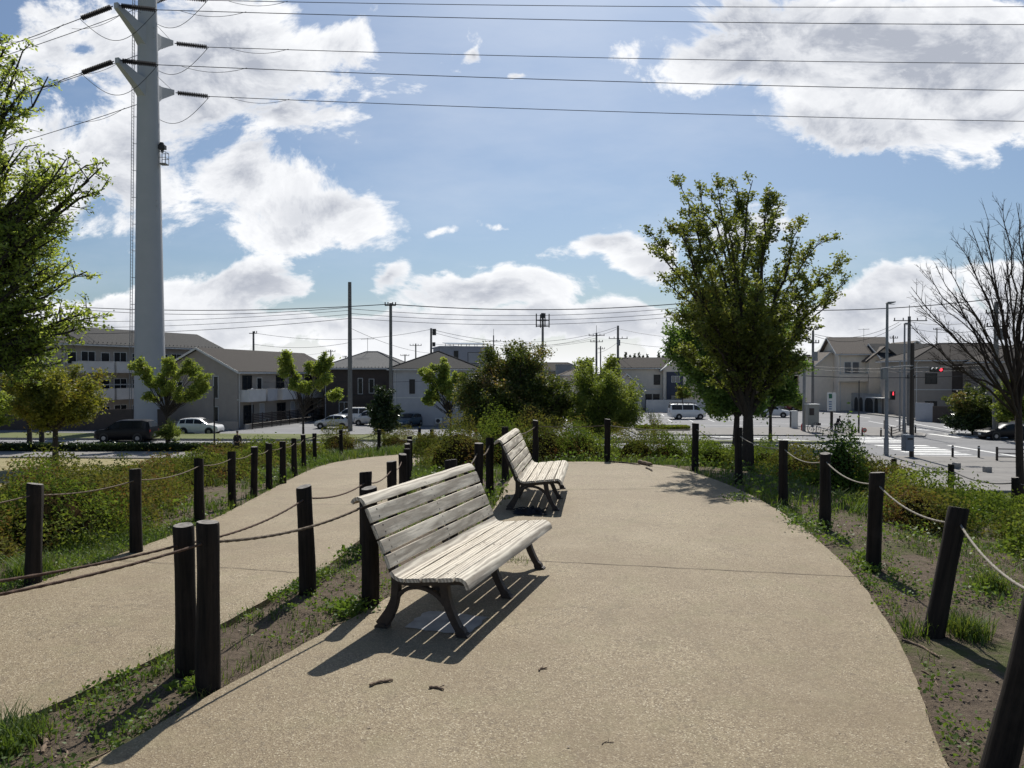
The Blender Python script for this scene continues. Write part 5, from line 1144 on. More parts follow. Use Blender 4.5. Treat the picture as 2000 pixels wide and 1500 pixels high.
# navy panel house
x, y = XY(1205, 118); r = house('panel_house', 'cream two storey house with navy panel bay right of the maple', x, y, -.04, 10.6, 8.5, 6.9, 'wall_beige', 'roof_brown', 'gable_x', 1.55, .5, [('f', 5.9, 4.2, .9, 1.5, 'plain', 'trim_dark'), ('f', 4.6, .6, .9, 2.0, 'plain', 'trim_dark'), ('f', 5.8, .6, .9, 2.0, 'plain', 'trim_dark')], base='kerb_concrete')
mb = MB(); mb.prism([(7.2, 0), (11.2, 0), (11.2, 6.6), (9.2, 8.1), (7.2, 6.6)], 'y', -1.0, 0.0); mb.build('gable_bay', 'wall_beige', r)
mb = MB()
for s_ in (0, 1):
    pl = [(6.7, 6.25), (9.2, 8.1), (9.2, 8.3), (6.7, 6.45)]
    if s_: pl = [(18.4-a, b) for a, b in pl]
    mb.prism(pl, 'y', -1.5, .9)
mb.build('gable_roof', 'trim_white', r)
mb = MB(); mb.box(7.7, 10.3, -1.12, -1.0, 1.2, 6.2); bay = mb.build('navy_panel', 'wall_navy', r)
win(r, 'f', (10.6, 8.5), 8.5, 4.6, 1.2, .9, 'slide', 'trim_white', 'curtain_glass', 1.12); win(r, 'f', (10.6, 8.5), 8.4, 1.3, 1.3, 1.2, 'slide', 'trim_dark', 'curtain_glass', 1.12)
x, y = XY(1205, 112); r = house('low_wing', 'low cream house with steep brown gable at the left of the navy panel house', x-.8, y, .12, 4.6, 6, 3.6, 'wall_cream', 'roof_brown', 'gable_y', 2.2, .5, [('f', 1.8, 3.2, .7, .9, 'plain', 'trim_white')])
wall('garden_wall', XY(1262, 113), XY(1425, 113), 1.9, 'wall_white', 'white garden wall behind the parked white van')
wall('garden_wall', XY(1425, 118), XY(1585, 118), 1.3, 'retaining', 'grey garden wall seen behind the street tree trunks')
# large houses at the right above retaining walls
TZ = G0
wall('retaining_wall', XY(1560, 131), XY(1600, 128), 3.0, 'retaining', 'grey retaining wall at the far end of the side street', .4)
wall('retaining_wall', XY(1598, 127), XY(1668, 115), 2.9, 'retaining', 'pale retaining wall left of the dark garage openings', .4)
r = empty('retaining_wall', (*XY(1668, 115), G0), 'retaining wall with dark arched garage openings below the gabled cream house', 'wall', None, math.atan2(108-115, XY(1738, 108)[0]-XY(1668, 115)[0])); L_ = math.dist(XY(1668, 115), XY(1738, 108))
mb = MB(); mb.box(0, L_, 0, .5, 2.35, 2.9)
def arch_open(x0, x1):
    mb2 = MB(); pl = [(x0, .02), (x1, .02), (x1, 1.5)]+[((x0+x1)/2+(x1-x0)/2*math.cos(a), 1.5+.8*math.sin(a)) for a in [math.pi*k/8 for k in range(1, 8)]]+[(x0, 1.5)]
    mb2.prism(pl, 'y', -.02, .3); mb2.build('garage_opening', 'trim_dark', r)
mb.box(0, L_, 0, .5, 0, 2.35); mb.build('wall_face', 'retaining', r)
for a, b in ((.1, .9), (1.15, 1.9), (2.3, 4.0), (4.3, 5.0)):
    if b < L_: arch_open(a, b)
# gabled cream house
xx, yy = XY(1638, 116); r = house('gabled_house', 'tall cream house with stepped gables, the most prominent at right', xx, yy, -.12, 7.9, 9, 9.2, 'wall_beige', 'roof_beige', 'gable_x', 2.5, .6, [('f', .9, 6.0, .9, 1.7, 'plain', 'trim_white', 'curtain_glass'), ('f', 2.1, 6.0, .9, 1.7, 'plain', 'trim_white', 'curtain_glass')])
mb = MB(); mb.prism([(4.0, 0), (8.3, 0), (8.3, 8.2), (6.2, 9.9), (4.0, 8.2)], 'y', -1.6, 0); mb.build('gable_bay', 'wall_beige', r)
mb = MB()
for s_ in (0, 1):
    pl = [(3.4, 7.7), (6.2, 9.95), (6.2, 10.15), (3.4, 7.9)]
    if s_: pl = [(12.4-a, b) for a, b in pl]
    mb.prism(pl, 'y', -2.1, 1.5)
mb.build('gable_roof', 'roof_beige', r)
mb = MB(); mb.prism([(3.3, 7.55), (6.2, 9.88), (9.1, 7.55), (9.1, 7.78), (6.2, 10.18), (3.3, 7.78)], 'y', -2.14, -2.102); mb.build('bargeboard', 'trim_dark', r)
mb = MB(); mb.box(5.8, 6.6, -1.66, -1.6, 1.2, 7.9); mb.build('slit_window', 'wall_brown', r)
mb = MB(); mb.box(-.4, 3.9, -1.4, 0, 4.7, 4.9); mb.box(-.4, 3.9, -1.4, -1.3, 4.9, 5.8); mb.build('balcony', 'wall_beige', r)
q = D(1687, 662, 118); aerial(q.x, q.y, q.z-.5, 'rooftop aerial on the tallest cream gabled house')
xx, yy = XY(1588, 119); house('gabled_house', 'cream wing with lower brown roof left of the tallest gabled house', xx, yy, -.1, 5.4, 8, 7.0, 'wall_beige', 'roof_beige', 'gable_y', 2.4, .5, [('f', 3.2, 3.4, 1.2, 1.1, 'slide', 'trim_dark')])
xx, yy = XY(1545, 135); house('distant_house', 'taupe roofed house behind the utility pole at the right of the street tree', xx, yy, 0, 9, 8, 7.0, 'wall_taupe', 'roof_brown', 'hip', 2.4, .5, [('f', 6, 4, 1.2, 1.1)])
xx, yy = XY(1728, 112); house('gabled_house', 'wide cream house with low grey roof behind the tall lamp post', xx, yy, -.06, 8.6, 9, 8.1, 'wall_beige', 'roof_grey', 'gable_x', 2.4, .6, [('f', 1.0, 4.4, 1.3, 1.2), ('f', 5.6, 4.4, 1.3, 1.2), ('f', 3.6, .8, 2.0, 2.0, 'slide', 'trim_dark')])
xx, yy = XY(1745, 122); house('distant_house', 'pale house with dark gabled roofline behind the pair of lamp posts', xx, yy, -.05, 7, 8, 9.0, 'wall_cream', 'roof_beige', 'gable_y', 2.2, .5, [('f', 1.2, 5.4, 1.2, 1.1), ('f', 4.4, 5.4, 1.2, 1.1)])
xx, yy = XY(1700, 135); house('distant_house', 'beige hip roof filling the gap right of the tallest cream gabled house', xx, yy, 0, 9, 8, 8.6, 'wall_beige', 'roof_beige', 'hip', 2.2, .5, [('f', 2, 6, 1.3, 1.1)])
xx, yy = XY(1608, 140); house('distant_house', 'beige gable peeping between the side pole and the tallest cream gabled house', xx, yy, 0, 6, 8, 8.4, 'wall_cream', 'roof_beige', 'gable_y', 2.4, .5, [('f', 2, 6, 1.3, 1.1)])
mb = MB(); xx, yy = XY(1724, 106); r = empty('carport', (xx, yy, G0), 'white roofed carport between the cream houses behind the lamp posts', 'carport'); mb.box(0, 3.8, 0, 5, 2.3, 2.42); mb.build('carport_roof', 'trim_white', r)
for a, b in ((.1, .1), (3.7, .1), (.1, 4.9), (3.7, 4.9)): mb = MB(); mb.box(a-.05, a+.05, b-.05, b+.05, 0, 2.3); mb.build('carport_post', 'trim_dark', r)
xx, yy = XY(1786, 98); r = house('long_house', 'large taupe house with long low hip roof behind the bare tree', xx, yy, -.10, 17.5, 11, 7.6, 'wall_taupe', 'roof_brown', 'hip', 2.5, .6, [('f', 1.4, 4.6, 1.4, 1.3, 'slide', 'trim_dark'), ('f', 4.8, .7, 1.2, 6.4, 'plain', 'wall_brown', 'wall_brown'), ('f', 8.0, 4.6, 1.6, 1.2), ('f', 12.5, 4.6, 1.6, 1.2), ('f', 8.3, .8, 1.8, 1.9), ('f', 1.4, .8, 1.4, 1.4, 'slide', 'trim_dark')])
xx, yy = XY(1950, 90); house('tiled_house', 'taupe tiled house at the far right behind the bare tree', xx, yy, -.1, 12, 10, 7.3, 'wall_taupe', 'roof_brown', 'hip', 2.4, .6, [('f', 2, 4, 1.4, 1.2)])
wall('garden_wall', XY(1788, 92), XY(1822, 90), 2.3, 'wall_pale_grey', 'pale grey gate wall at the left of the dark garage')
wall('garden_wall', XY(1822, 89), XY(1905, 87), 2.0, 'wall_brown', 'dark boundary wall under the long hip roofed house')
wall('garden_wall', XY(1905, 88), XY(1996, 80), 1.9, 'retaining', 'boundary wall behind the shrubs and the black car')
# far filler skyline, low roofs left and right
for k, (px, Y_, W_, hw) in enumerate(((-60, 120, 20, 6), (60, 130, 16, 6), (1010, 170, 16, 6.5), (900, 150, 12, 7), (1500, 170, 16, 6.5), (2010, 120, 16, 7))):
    x, y = XY(px, Y_); house('distant_house', ['far house hidden behind foliage at the left edge', 'far house behind the round lawn tree', 'far roof directly behind the large dark rounded tree', 'far roof right of the modern grey house', 'far roof behind the street tree trunk', 'far house beyond the right edge'][k], x, y, 0, W_, 8, hw, 'wall_taupe', 'roof_brown', 'hip', 2, .5, [('f', 3, hw-2.2, 1.3, 1.1)])
wall('garden_wall', (-75, 77.5), (-36, 77), 2.2, 'wall_brown', 'dark boundary wall behind the road at the left')
# ---------------------------------------------------------------- white steel mast with crossarms
mx, my = XY(293, 78); mr = empty('transmission_mast', (mx, my, G0), 'tall white grey steel monopole carrying high voltage lines', 'power mast')
Hm = 50; mb = MB(); r0, r1 = 1.60, .82
zs = [i*Hm/12 for i in range(13)]; mb.tube([(0, 0, z) for z in zs], [r0+(r1-r0)*z/Hm for z in zs], 40); mb.build('shaft', 'steel_grey', mr, smooth=True)
for z in (5, 23, 41):
    mb = MB(); rr = r0+(r1-r0)*z/Hm
    for k in range(3): mb.box(rr*.86, rr*.86+.16, -rr*.5-.05, -rr*.5+.05, z+k*.5, z+k*.5+.05)
    mb.build('step_peg', 'steel_grey', mr)
mb = MB(); lx = -1.42
for s_ in (-.22, .22): mb.tube([(-(r0-(r0-r1)*z/Hm)-.28, -.5+s_, z) for z in zs], .035, 6)
for k in range(150): z = 1+k*.32; mb.cyl((-(r0-(r0-r1)*z/Hm)-.28, -.72, z), (-(r0-(r0-r1)*z/Hm)-.28, -.28, z), .016, n=4)
for k in range(17): z = 2+k*2.8; mb.cyl((-(r0-(r0-r1)*z/Hm)-.28, -.5, z), (-(r0-(r0-r1)*z/Hm)+.15, -.3, z), .03, n=5)
mb.build('ladder', 'galvanised', mr)
# small cage with camera box at the right side
zc = D(318, 300, 78).z-G0; mb = MB(); cx0 = 1.25
for a in (0, .35, .7):
    for b in (-.4, .4): mb.cyl((cx0+a, b, zc-1.1), (cx0+a, b, zc+.1), .03, n=5)
for z in (zc-1.1, zc-.5, zc+.1):
    mb.cyl((cx0, -.4, z), (cx0+.7, -.4, z), .03, n=5); mb.cyl((cx0, .4, z), (cx0+.7, .4, z), .03, n=5); mb.cyl((cx0+.7, -.4, z), (cx0+.7, .4, z), .03, n=5)
mb.box(cx0, cx0+.7, -.4, .4, zc-1.16, zc-1.12); mb.build('service_cage', 'galvanised', mr)
mb = MB(); mb.box(cx0-.2, cx0+.55, -.25, .25, zc+.45, zc+.85); mb.cyl((cx0+.2, 0, zc+.1), (cx0+.2, 0, zc+.5), .12, .2, 10); mb.cyl((cx0+.15, 0, zc+.85), (cx0+.15, 0, zc+1.15), .3, .2, 10); mb.build('lamp_box', 'dark_metal', mr)
def insul(a, b, parent, r=.17, org=(mx, my, G0), nm='insulator'):
    a = Vector(a); b = Vector(b); mb = MB(); L_ = (b-a).length; d = (b-a)/L_; n = 17
    ps = [a]; rs = [.05]
    for k in range(n):
        c_ = a+d*(L_*(.08+.84*k/(n-1))); ps += [c_-d*.06, c_, c_+d*.035]; rs += [.05, r, .05]
    ps.append(b); rs.append(.05); mb.tube(ps, rs, 10); mb.build(nm, 'insulator', parent, origin=org)
def quadr(a, b, w0, w1, mb):           # tapered box arm
    a = Vector(a); b = Vector(b); d = (b-a); s = Vector((-d.y, d.x, 0)).normalized(); vs = []
    for p_, (ww, hh, dz) in ((a, w0), (b, w1)):
        for sx, sz in ((-1, -1), (1, -1), (1, 1), (-1, 1)): vs.append(p_+s*ww/2*sx+Vector((0, 0, dz+hh/2*sz)))
    mb.add(vs, [(3, 2, 1, 0), (4, 5, 6, 7), (0, 1, 5, 4), (1, 2, 6, 5), (2, 3, 7, 6), (3, 0, 4, 7)])
LV = []
for lv, (pl, pr) in enumerate((((228, 117), (337, 181)), ((226, 10), (335, 84)), ((224, -92), (333, -8)))):
    near_ = D(pl[0], pl[1], 73.9); far_ = D(pr[0], pr[1], 82.3)
    z = (near_.z+far_.z)/2; near_.z = far_.z = z
    for e_, nm_ in ((near_, 'crossarm'), (far_, 'crossarm')):
        mb = MB(); c_ = Vector((mx, my, z-1.9)); m_ = c_.lerp(e_, .42); m_.z = z-1.05
        quadr(c_, m_, (1.3, 2.6, 0), (.75, 1.35, 0), mb); quadr(m_-(m_-c_)*.03, e_, (.75, 1.35, 0), (.45, .55, 0), mb); mb.build(nm_, 'steel_grey', mr, origin=(mx, my, G0))
        mb = MB(); mb.cyl(e_+Vector((0, 0, .2)), Vector((mx, my, z+1.0)).lerp(e_, .12), .025, n=5); mb.build('arm_rail', 'galvanised', mr, origin=(mx, my, G0))
    LV.append((near_, far_))
WR = []; 
for lv, (nr, fr) in enumerate(LV):
    for j, e_ in enumerate((nr, fr)):
        dr = Vector((1, .03, -.10)).normalized(); dl = Vector((-.97, .24, -.20)).normalized()
        a = e_+dr*.35; b = e_+dr*4.1
        if lv < 2 or j == 1: insul(a, b, mr, .26)
        a2 = e_+dl*.35; b2 = e_+dl*4.4; insul(a2, b2, mr, .26)
        # jumper loop under the arm
        mb = MB(); q = []
        for k in range(19):
            t_ = k/18; p_ = b2.lerp(b, t_)-Vector((0, 0, 2.6*4*t_*(1-t_)*(.75+.25*math.sin(math.pi*t_)))); q.append(p_)
        mb.tube(q, .03, 5); mb.build('jumper', 'conductor', mr, origin=(mx, my, G0))
        # conductors
        labR = ['%s high voltage line running right from the mast, %s one' % (('lowest', 'middle', 'top')[lv], ('upper', 'lower')[j])][0]
        tgt = {(0, 0): (2000, 177), (0, 1): (2000, 237), (1, 0): (2000, 48), (1, 1): (2000, 124), (2, 0): (2000, -60), (2, 1): (2000, 13)}[(lv, j)]
        Yt = b.y; T_ = D(tgt[0], tgt[1], Yt+2.0); ext = (T_-b)*1.6; end = b+ext; mb = MB(); q = []; N = 40
        for k in range(N+1):
            t_ = k/N; p_ = b+ext*t_; sg = 1.6*4*t_*(1-t_)*0.5; q.append(p_+Vector((0, 0, -sg+1.6*4*.625*.375*.5*t_/.625)))
        mb.tube(q, .038, 5); w_ = mb.build('power_line', 'conductor', None, origin=tuple(b)); tag(w_, labR, 'power line', 'high voltage lines from the mast')
        mb = MB(); q = []
        for k in range(13):
            t_ = k/12; q.append(b+ext.normalized()*(2.2+6.6*t_)+Vector((0, 0, -.55*4*t_*(1-t_)-.03)))
        mb.tube(q, .024, 4); mb.build('damper_loop', 'conductor', w_, origin=tuple(b))
        endL = b2+Vector((dl.x, dl.y, 0))*190+Vector((0, 0, 6.0)); q = []
        for k in range(N+1): t_ = k/N; q.append(b2.lerp(endL, t_)-Vector((0, 0, 11*4*t_*(1-t_))))
        mb = MB(); mb.tube(q, .038, 5); w_ = mb.build('power_line', 'conductor', None, origin=tuple(b2)); tag(w_, '%s high voltage line receding left from the mast, %s one' % (('lowest', 'middle', 'top')[lv], ('nearer', 'farther')[j]), 'power line', 'high voltage lines from the mast')
        mb = MB(); q = []; d_ = (Vector(w_.data.vertices[60].co)).normalized()
        for k in range(13): t_ = k/12; q.append(b2+d_*(2+7*t_)-Vector((0, 0, .6*4*t_*(1-t_)+.05)))
        mb.tube(q, .024, 4); mb.build('damper_loop', 'conductor', w_, origin=tuple(b2))
# ---------------------------------------------------------------- utility poles, lamps
def pole(px, ytop, Y, r, label, arms=(), name='utility_pole', m='concrete_pole', grp='utility poles', extra=None, zb=G0, px0=None):
    tp = D(px, ytop, Y); x = tp.x; h = tp.z-zb; rt = empty(name, (x, Y, zb), label, 'utility pole' if name == 'utility_pole' else 'pole', grp); mb = MB()
    mb.tube([(0, 0, 0), (0, 0, h)], [r, r*.72], 14); mb.build('pole', m, rt, smooth=True)
    for dz, hw_, kind in arms:
        mb = MB(); mb.box(-hw_, hw_, -.06-r, .06-r, h-dz-.05, h-dz+.05); a = mb.build('crossarm', 'dark_metal', rt)
        for k in (-1, -.45, .45, 1):
            if kind == 'one' and k < 0: continue
            mb = MB(); mb.tube([(k*hw_*.94, -r, h-dz+.05), (k*hw_*.94, -r, h-dz+.12), (k*hw_*.94, -r, h-dz+.2), (k*hw_*.94, -r, h-dz+.32)], [.03, .07, .05, .07], 8); mb.build('insulator', 'insulator', a)
    if extra == 'transformer':
        mb = MB(); mb.cyl((.0, -r-.35, h-3.4), (0, -r-.35, h-2.4), .3, n=14); mb.build('transformer', 'galvanised', rt, smooth=True)
    if extra == 'spike': mb = MB(); mb.cyl((0, 0, h-.1), (0, 0, h+1.3), .035, n=6); mb.build('lightning_rod', 'dark_metal', rt)
    if extra == 'box': mb = MB(); mb.box(r, r+.5, -.25, .25, h-1.0, h-.1); mb.box(r, r+.4, -.2, .2, h-2.6, h-2.0); mb.build('equipment_box', 'dark_metal', rt)
    if extra == 'antenna':
        mb = MB()
        for zz in (h-.95, h-1.9):
            mb.tube([(1.1*math.cos(a), 1.1*math.sin(a), zz) for a in [k*math.pi/6 for k in range(13)]], .05, 5); mb.box(-1.1, 1.1, -.04, .04, zz-.04, zz+.04); mb.box(-.04, .04, -1.1, 1.1, zz-.041, zz+.041)
        mb.build('antenna_ring', 'dark_metal', rt)
        for k in range(4):
            a = k*math.pi/2+.3; mb = MB(); mb.box(1.1*math.cos(a)-.09, 1.1*math.cos(a)+.09, 1.1*math.sin(a)-.09, 1.1*math.sin(a)+.09, h-2.1, h+.1); mb.build('antenna_panel', 'dark_metal', rt)
        mb = MB(); mb.cyl((0, 0, h-.6), (0, 0, h+.2), .33, .28, n=10); mb.build('antenna_head', 'dark_metal', rt)
    return rt
pole(683, 551, 76, .25, 'tallest dark bare utility pole in front of the pale tiled roof')
pole(763, 592, 74, .20, 'utility pole with double hook top left of the lime bushy tree', [(.25, .55, '')])
pole(495, 647, 105, .18, 'utility pole above the taupe apartment roof', [(.3, .55, 'one')])
pole(646, 683, 170, .18, 'small far utility pole left of the tallest bare pole', [(.4, 1.1, '')])
pole(675, 695, 190, .16, 'tiny far pole just left of the tallest bare pole', [(.3, .7, '')])
pole(842, 641, 105, .20, 'utility pole with equipment box left of the modern grey house', [(4.6, 1.2, 'one')], extra='box')
pole(812, 671, 150, .18, 'far utility pole left of the equipment box pole', [(.4, 1.2, '')])
pole(791, 692, 170, .18, 'lowest far pole behind the pale hip roofed house', [(.3, 1.0, '')])
pole(964, 655, 150, .16, 'far pole with arms at the right of the modern grey house', [(1.2, 1.5, 'one')], extra='spike')
pole(1060, 614, 120, .24, 'mobile phone antenna pole rising behind the dark rounded tree', name='antenna_pole', grp='antenna poles', extra='antenna')
pole(1165, 650, 130, .22, 'utility pole with two arms and spike left of the panel house', [(.5, 1.4, ''), (1.6, 1.1, '')], extra='spike')
pole(1173, 676, 160, .18, 'shorter pole directly right of the spiked utility pole', [(.6, .9, '')])
pole(1207, 636, 125, .25, 'tall utility pole with broad crossarm behind the maple', [(2.2, 1.6, '')], extra='transformer')
pole(1588, 645, 82, .17, 'utility pole with small box at the right of the dark street trees', [(1.4, .6, '')], extra='transformer')
pole(1571, 690, 74, .17, 'plain grey pole beside the beige cabinet', m='galvanised')
pole(1687, 668, 180, .12, 'thin distant pole on the skyline behind the gabled house', [(.5, .9, '')])
pole(1776, 618, 84, .22, 'utility pole with side arms and spike at the crossing', [(.5, 1.9, ''), (7, .6, '')], extra='spike')
pole(1745, 655, 130, .14, 'thin far pole between the tall lamp posts', [(.5, .7, '')])
pole(1946, 590, 66, .24, 'utility pole behind the branches of the bare tree', [(1, 1.1, ''), (2.2, 1.0, '')], extra='transformer')
pole(1830, 640, 150, .14, 'far thin pole left of the bare tree branches', [(.4, .8, '')])
pole(118, 600, 85, .2, 'utility pole by the left foliage, carrying the long cables', [(.8, .9, '')])
def lamp(px, ytop, Y, label, r=.09, arm=.55, m='galvanised', zb=G0+.12):
    tp = D(px, ytop, Y); h = tp.z-zb; rt = empty('street_lamp', (tp.x, Y, zb), label, 'street lamp', 'street lamps'); mb = MB(); mb.tube([(0, 0, 0), (0, 0, 1.2), (0, 0, 1.25), (0, 0, h-.15)], [r*1.25, r*1.25, r, r*.62], 14); mb.build('pole', m, rt, smooth=True)
    mb = MB(); mb.cyl((0, 0, 0), (0, 0, .03), r*2.4, n=14); mb.build('base_plate', m, rt)
    mb = MB(); mb.prism([(-.1, h-.14), (.1, h-.2), (arm, h-.06), (arm, h+.0), (0, h-.02)], 'y', -.11, .11); hd = mb.build('lamp_head', m, rt, bevel=.01)
    mb = MB(); mb.box(.18, arm-.03, -.08, .08, h-.20, h-.17); mb.build('lamp_glass', 'lamp_clear', hd); return rt
lamp(1733, 589, 52.0, 'tallest street lamp, standing left of the traffic signal', .13)
lamp(1767, 630, 72, 'street lamp on the island just left of the spiked utility pole', .12)
rt = empty('lamp_pole', (*XY(1678, 72), G0+.12), 'short dark pole between the crosswalk and the signboard', 'pole'); mb = MB(); mb.tube([(0, 0, 0), (0, 0, 1.8), (0, 0, 1.85), (0, 0, 5.0)], [.08, .08, .055, .045], 10); mb.build('pole', 'dark_metal', rt); mb = MB(); mb.cyl((0, 0, 4.9), (0, 0, 5.15), .07, .03, 8); mb.build('finial', 'dark_metal', rt)
rt = empty('lamp_pole', (*XY(418, 54), G0), 'thin dark park lamp pole by the white sport utility car', 'pole'); mb = MB(); h = D(418, 757, 54).z-G0; mb.tube([(0, 0, 0), (0, 0, h)], [.06, .05], 10); mb.build('pole', 'dark_metal', rt); mb = MB(); mb.cyl((0, 0, h), (0, 0, h+.12), .09, .04, 8); mb.build('finial', 'dark_metal', rt)
rt = empty('lamp_pole', (*XY(492, 80), G0), 'pale thin lamp pole with round head at the taupe apartments', 'pole'); mb = MB(); h = D(492, 762, 80).z-G0; mb.tube([(0, 0, 0), (0, 0, h)], [.06, .05], 8); mb.build('pole', 'galvanised', rt); mb = MB(); mb.tube([(0, 0, h-.1), (0, 0, h+.02), (0, 0, h+.14), (0, 0, h+.2)], [.06, .16, .14, .04], 10); mb.build('lamp_head', 'lamp_clear', rt)
# overhead cables
def cable(a, b, sag, r, label, m='cable', n=30):
    q = [a.lerp(b, k/n)-Vector((0, 0, sag*4*(k/n)*(1-k/n))) for k in range(n+1)]; mb = MB(); mb.tube(q, r, 5); return tag(mb.build('overhead_cable', m, origin=tuple(a)), label, 'cable', 'overhead cables')
A_ = lambda px, py, Y: D(px, py, Y)
cb = [((118, 598, 85), (762, 594, 74), .55, .040, 'thick upper bundle from the left foliage to the hook topped pole'), ((118, 601, 85), (683, 600, 76), .75, .028, 'cable just under the upper bundle at the left'), ((118, 628, 85), (683, 606, 76), .35, .022, 'second cable sloping up to the tallest bare pole'),
      ((118, 640, 85), (683, 614, 76), .35, .022, 'third cable sloping up to the tallest bare pole'), ((118, 652, 85), (683, 622, 76), .4, .026, 'lowest cable sloping up to the tallest bare pole'),
      ((762, 594, 74), (1340, 592, 78), .62, .045, 'thick bundle from the hook topped pole to the street trees'), ((683, 603, 76), (1340, 600, 78), .8, .024, 'second cable over the dark rounded tree'), ((683, 612, 76), (1340, 609, 78), .8, .024, 'third cable over the dark rounded tree'), ((683, 621, 76), (1340, 617, 78), .8, .024, 'fourth cable over the dark rounded tree'),
      ((1340, 592, 78), (1946, 583, 66), .9, .04, 'thick bundle passing behind the big fan shaped tree'), ((1946, 583, 66), (2200, 588, 62), .3, .04, 'thick bundle leaving at the right edge'),
      ((495, 650, 105), (842, 643, 105), 1.2, .024, 'cable from the taupe roof pole to the equipment box pole'), ((495, 672, 105), (683, 669, 100), .6, .024, 'lower cable behind the tallest bare pole'), ((842, 643, 105), (1207, 638, 125), 2.2, .026, 'cable from the equipment box pole to the crossarm pole'), ((842, 648, 105), (1165, 655, 130), 2.0, .024, 'lower cable to the spiked pole'),
      ((842, 671, 105), (1165, 664, 130), 1.0, .022, 'lowest cable behind the dark tree top'), ((1165, 655, 130), (1207, 641, 125), .2, .024, 'short link between the two poles by the maple'), ((1207, 642, 125), (1588, 650, 82), 1.2, .024, 'cable from the crossarm pole to the street trees'), ((1207, 668, 125), (1588, 664, 82), 1.0, .024, 'lower cable from the crossarm pole'),
      ((1165, 690, 130), (1207, 668, 125), .3, .022, 'sloping link near the maple top'), ((1588, 652, 82), (1756, 629, 84), 1.0, .022, 'cable rising to the side arms of the crossing pole'), ((1588, 655, 82), (1760, 632, 84), 1.3, .022, 'second cable rising to the side arms of the crossing pole'),
      ((1588, 716, 82), (1946, 712, 66), .3, .026, 'cable crossing low in front of the cream houses'), ((1588, 722, 82), (1946, 720, 66), .3, .022, 'second low cable in front of the cream houses'), ((1571, 734, 74), (1990, 728, 62), .3, .03, 'lowest cable in front of the cream houses'),
      ((1776, 628, 84), (1946, 620, 66), .5, .022, 'cable from the crossing pole into the bare tree'), ((1776, 640, 84), (1946, 640, 66), .5, .022, 'second cable from the crossing pole into the bare tree'), ((640, 745, 82), (420, 744, 86), .1, .02, 'thin cable across the taupe gable wall'), ((640, 745, 82), (900, 740, 82), .2, .02, 'thin cable across the pale hip roofed house'),
      ((842, 690, 105), (683, 640, 76), .5, .02, 'cable sloping down behind the pale hip roof'), ((495, 690, 105), (646, 686, 170), .6, .022, 'cable behind the taupe roof ridge'), ((964, 668, 150), (1165, 660, 130), 1.0, .024, 'cable behind the round dark tree')]
for a, b, s_, r_, lb in cb: cable(A_(*a), A_(*b), s_, r_, lb)
# ---------------------------------------------------------------- vehicles
CARS = {
 'suv': dict(L=4.1, W=1.74, wr=.33, ax=(.82, 3.32), prof=[(0,.60,.60),(.06,.80,.80),(.25,.92,.93),(1.0,1.02,1.04),(1.75,1.05,1.53),(2.2,1.06,1.62),(3.3,1.08,1.60),(3.75,1.08,1.50),(4.02,1.02,1.08),(4.1,.70,.72)], ws=(1.05,1.78), rw=(3.75,3.99), side=[(1.42,2.30),(2.38,3.12),(3.2,3.72)]),
 'hatch': dict(L=3.75, W=1.68, wr=.29, ax=(.75, 3.1), prof=[(0,.52,.52),(.06,.70,.70),(.3,.84,.85),(.9,.95,.97),(1.65,.98,1.40),(2.1,.99,1.49),(3.0,1.0,1.45),(3.4,1.0,1.32),(3.66,.95,1.0),(3.75,.6,.62)], ws=(.95,1.68), rw=(3.38,3.63), side=[(1.28,2.12),(2.2,2.95),(3.0,3.3)]),
 'van': dict(L=4.7, W=1.72, wr=.32, ax=(.75, 3.5), prof=[(0,.62,.62),(.05,.95,.95),(.30,1.10,1.12),(.42,1.12,1.18),(1.15,1.16,1.86),(1.5,1.17,1.96),(4.2,1.18,1.98),(4.5,1.18,1.94),(4.66,1.15,1.35),(4.7,.6,.62)], ws=(.44,1.13), rw=(4.5,4.64), side=[(.80,1.55),(1.68,3.0),(3.08,4.4)]),
 'minivan': dict(L=4.95, W=1.85, wr=.34, ax=(.95, 3.9), prof=[(0,.62,.62),(.06,.88,.88),(.35,1.02,1.03),(.95,1.10,1.14),(1.9,1.12,1.78),(2.4,1.13,1.90),(4.2,1.15,1.90),(4.7,1.15,1.80),(4.90,1.08,1.2),(4.95,.65,.68)], ws=(1.0,1.88), rw=(4.7,4.88), side=[(1.45,2.35),(2.45,3.45),(3.55,4.6)]),
 'kei': dict(L=3.4, W=1.48, wr=.28, ax=(.6, 2.85), prof=[(0,.60,.60),(.05,.85,.85),(.3,.98,.99),(.6,1.04,1.08),(1.15,1.06,1.62),(1.5,1.07,1.72),(3.0,1.08,1.70),(3.25,1.08,1.62),(3.37,1.02,1.12),(3.4,.6,.62)], ws=(.62,1.15), rw=(3.24,3.36), side=[(.95,1.75),(1.83,2.6),(2.67,3.15)]),
 'sedan': dict(L=4.75, W=1.80, wr=.33, ax=(.9, 3.75), prof=[(0,.50,.50),(.06,.68,.68),(.4,.82,.84),(1.35,.95,.97),(2.15,.98,1.38),(2.6,.99,1.45),(3.3,.99,1.40),(4.05,.99,1.06),(4.6,.95,.97),(4.75,.6,.62)], ws=(1.4,2.15), rw=(3.35,3.98), side=[(1.8,2.65),(2.75,3.55)]),
}
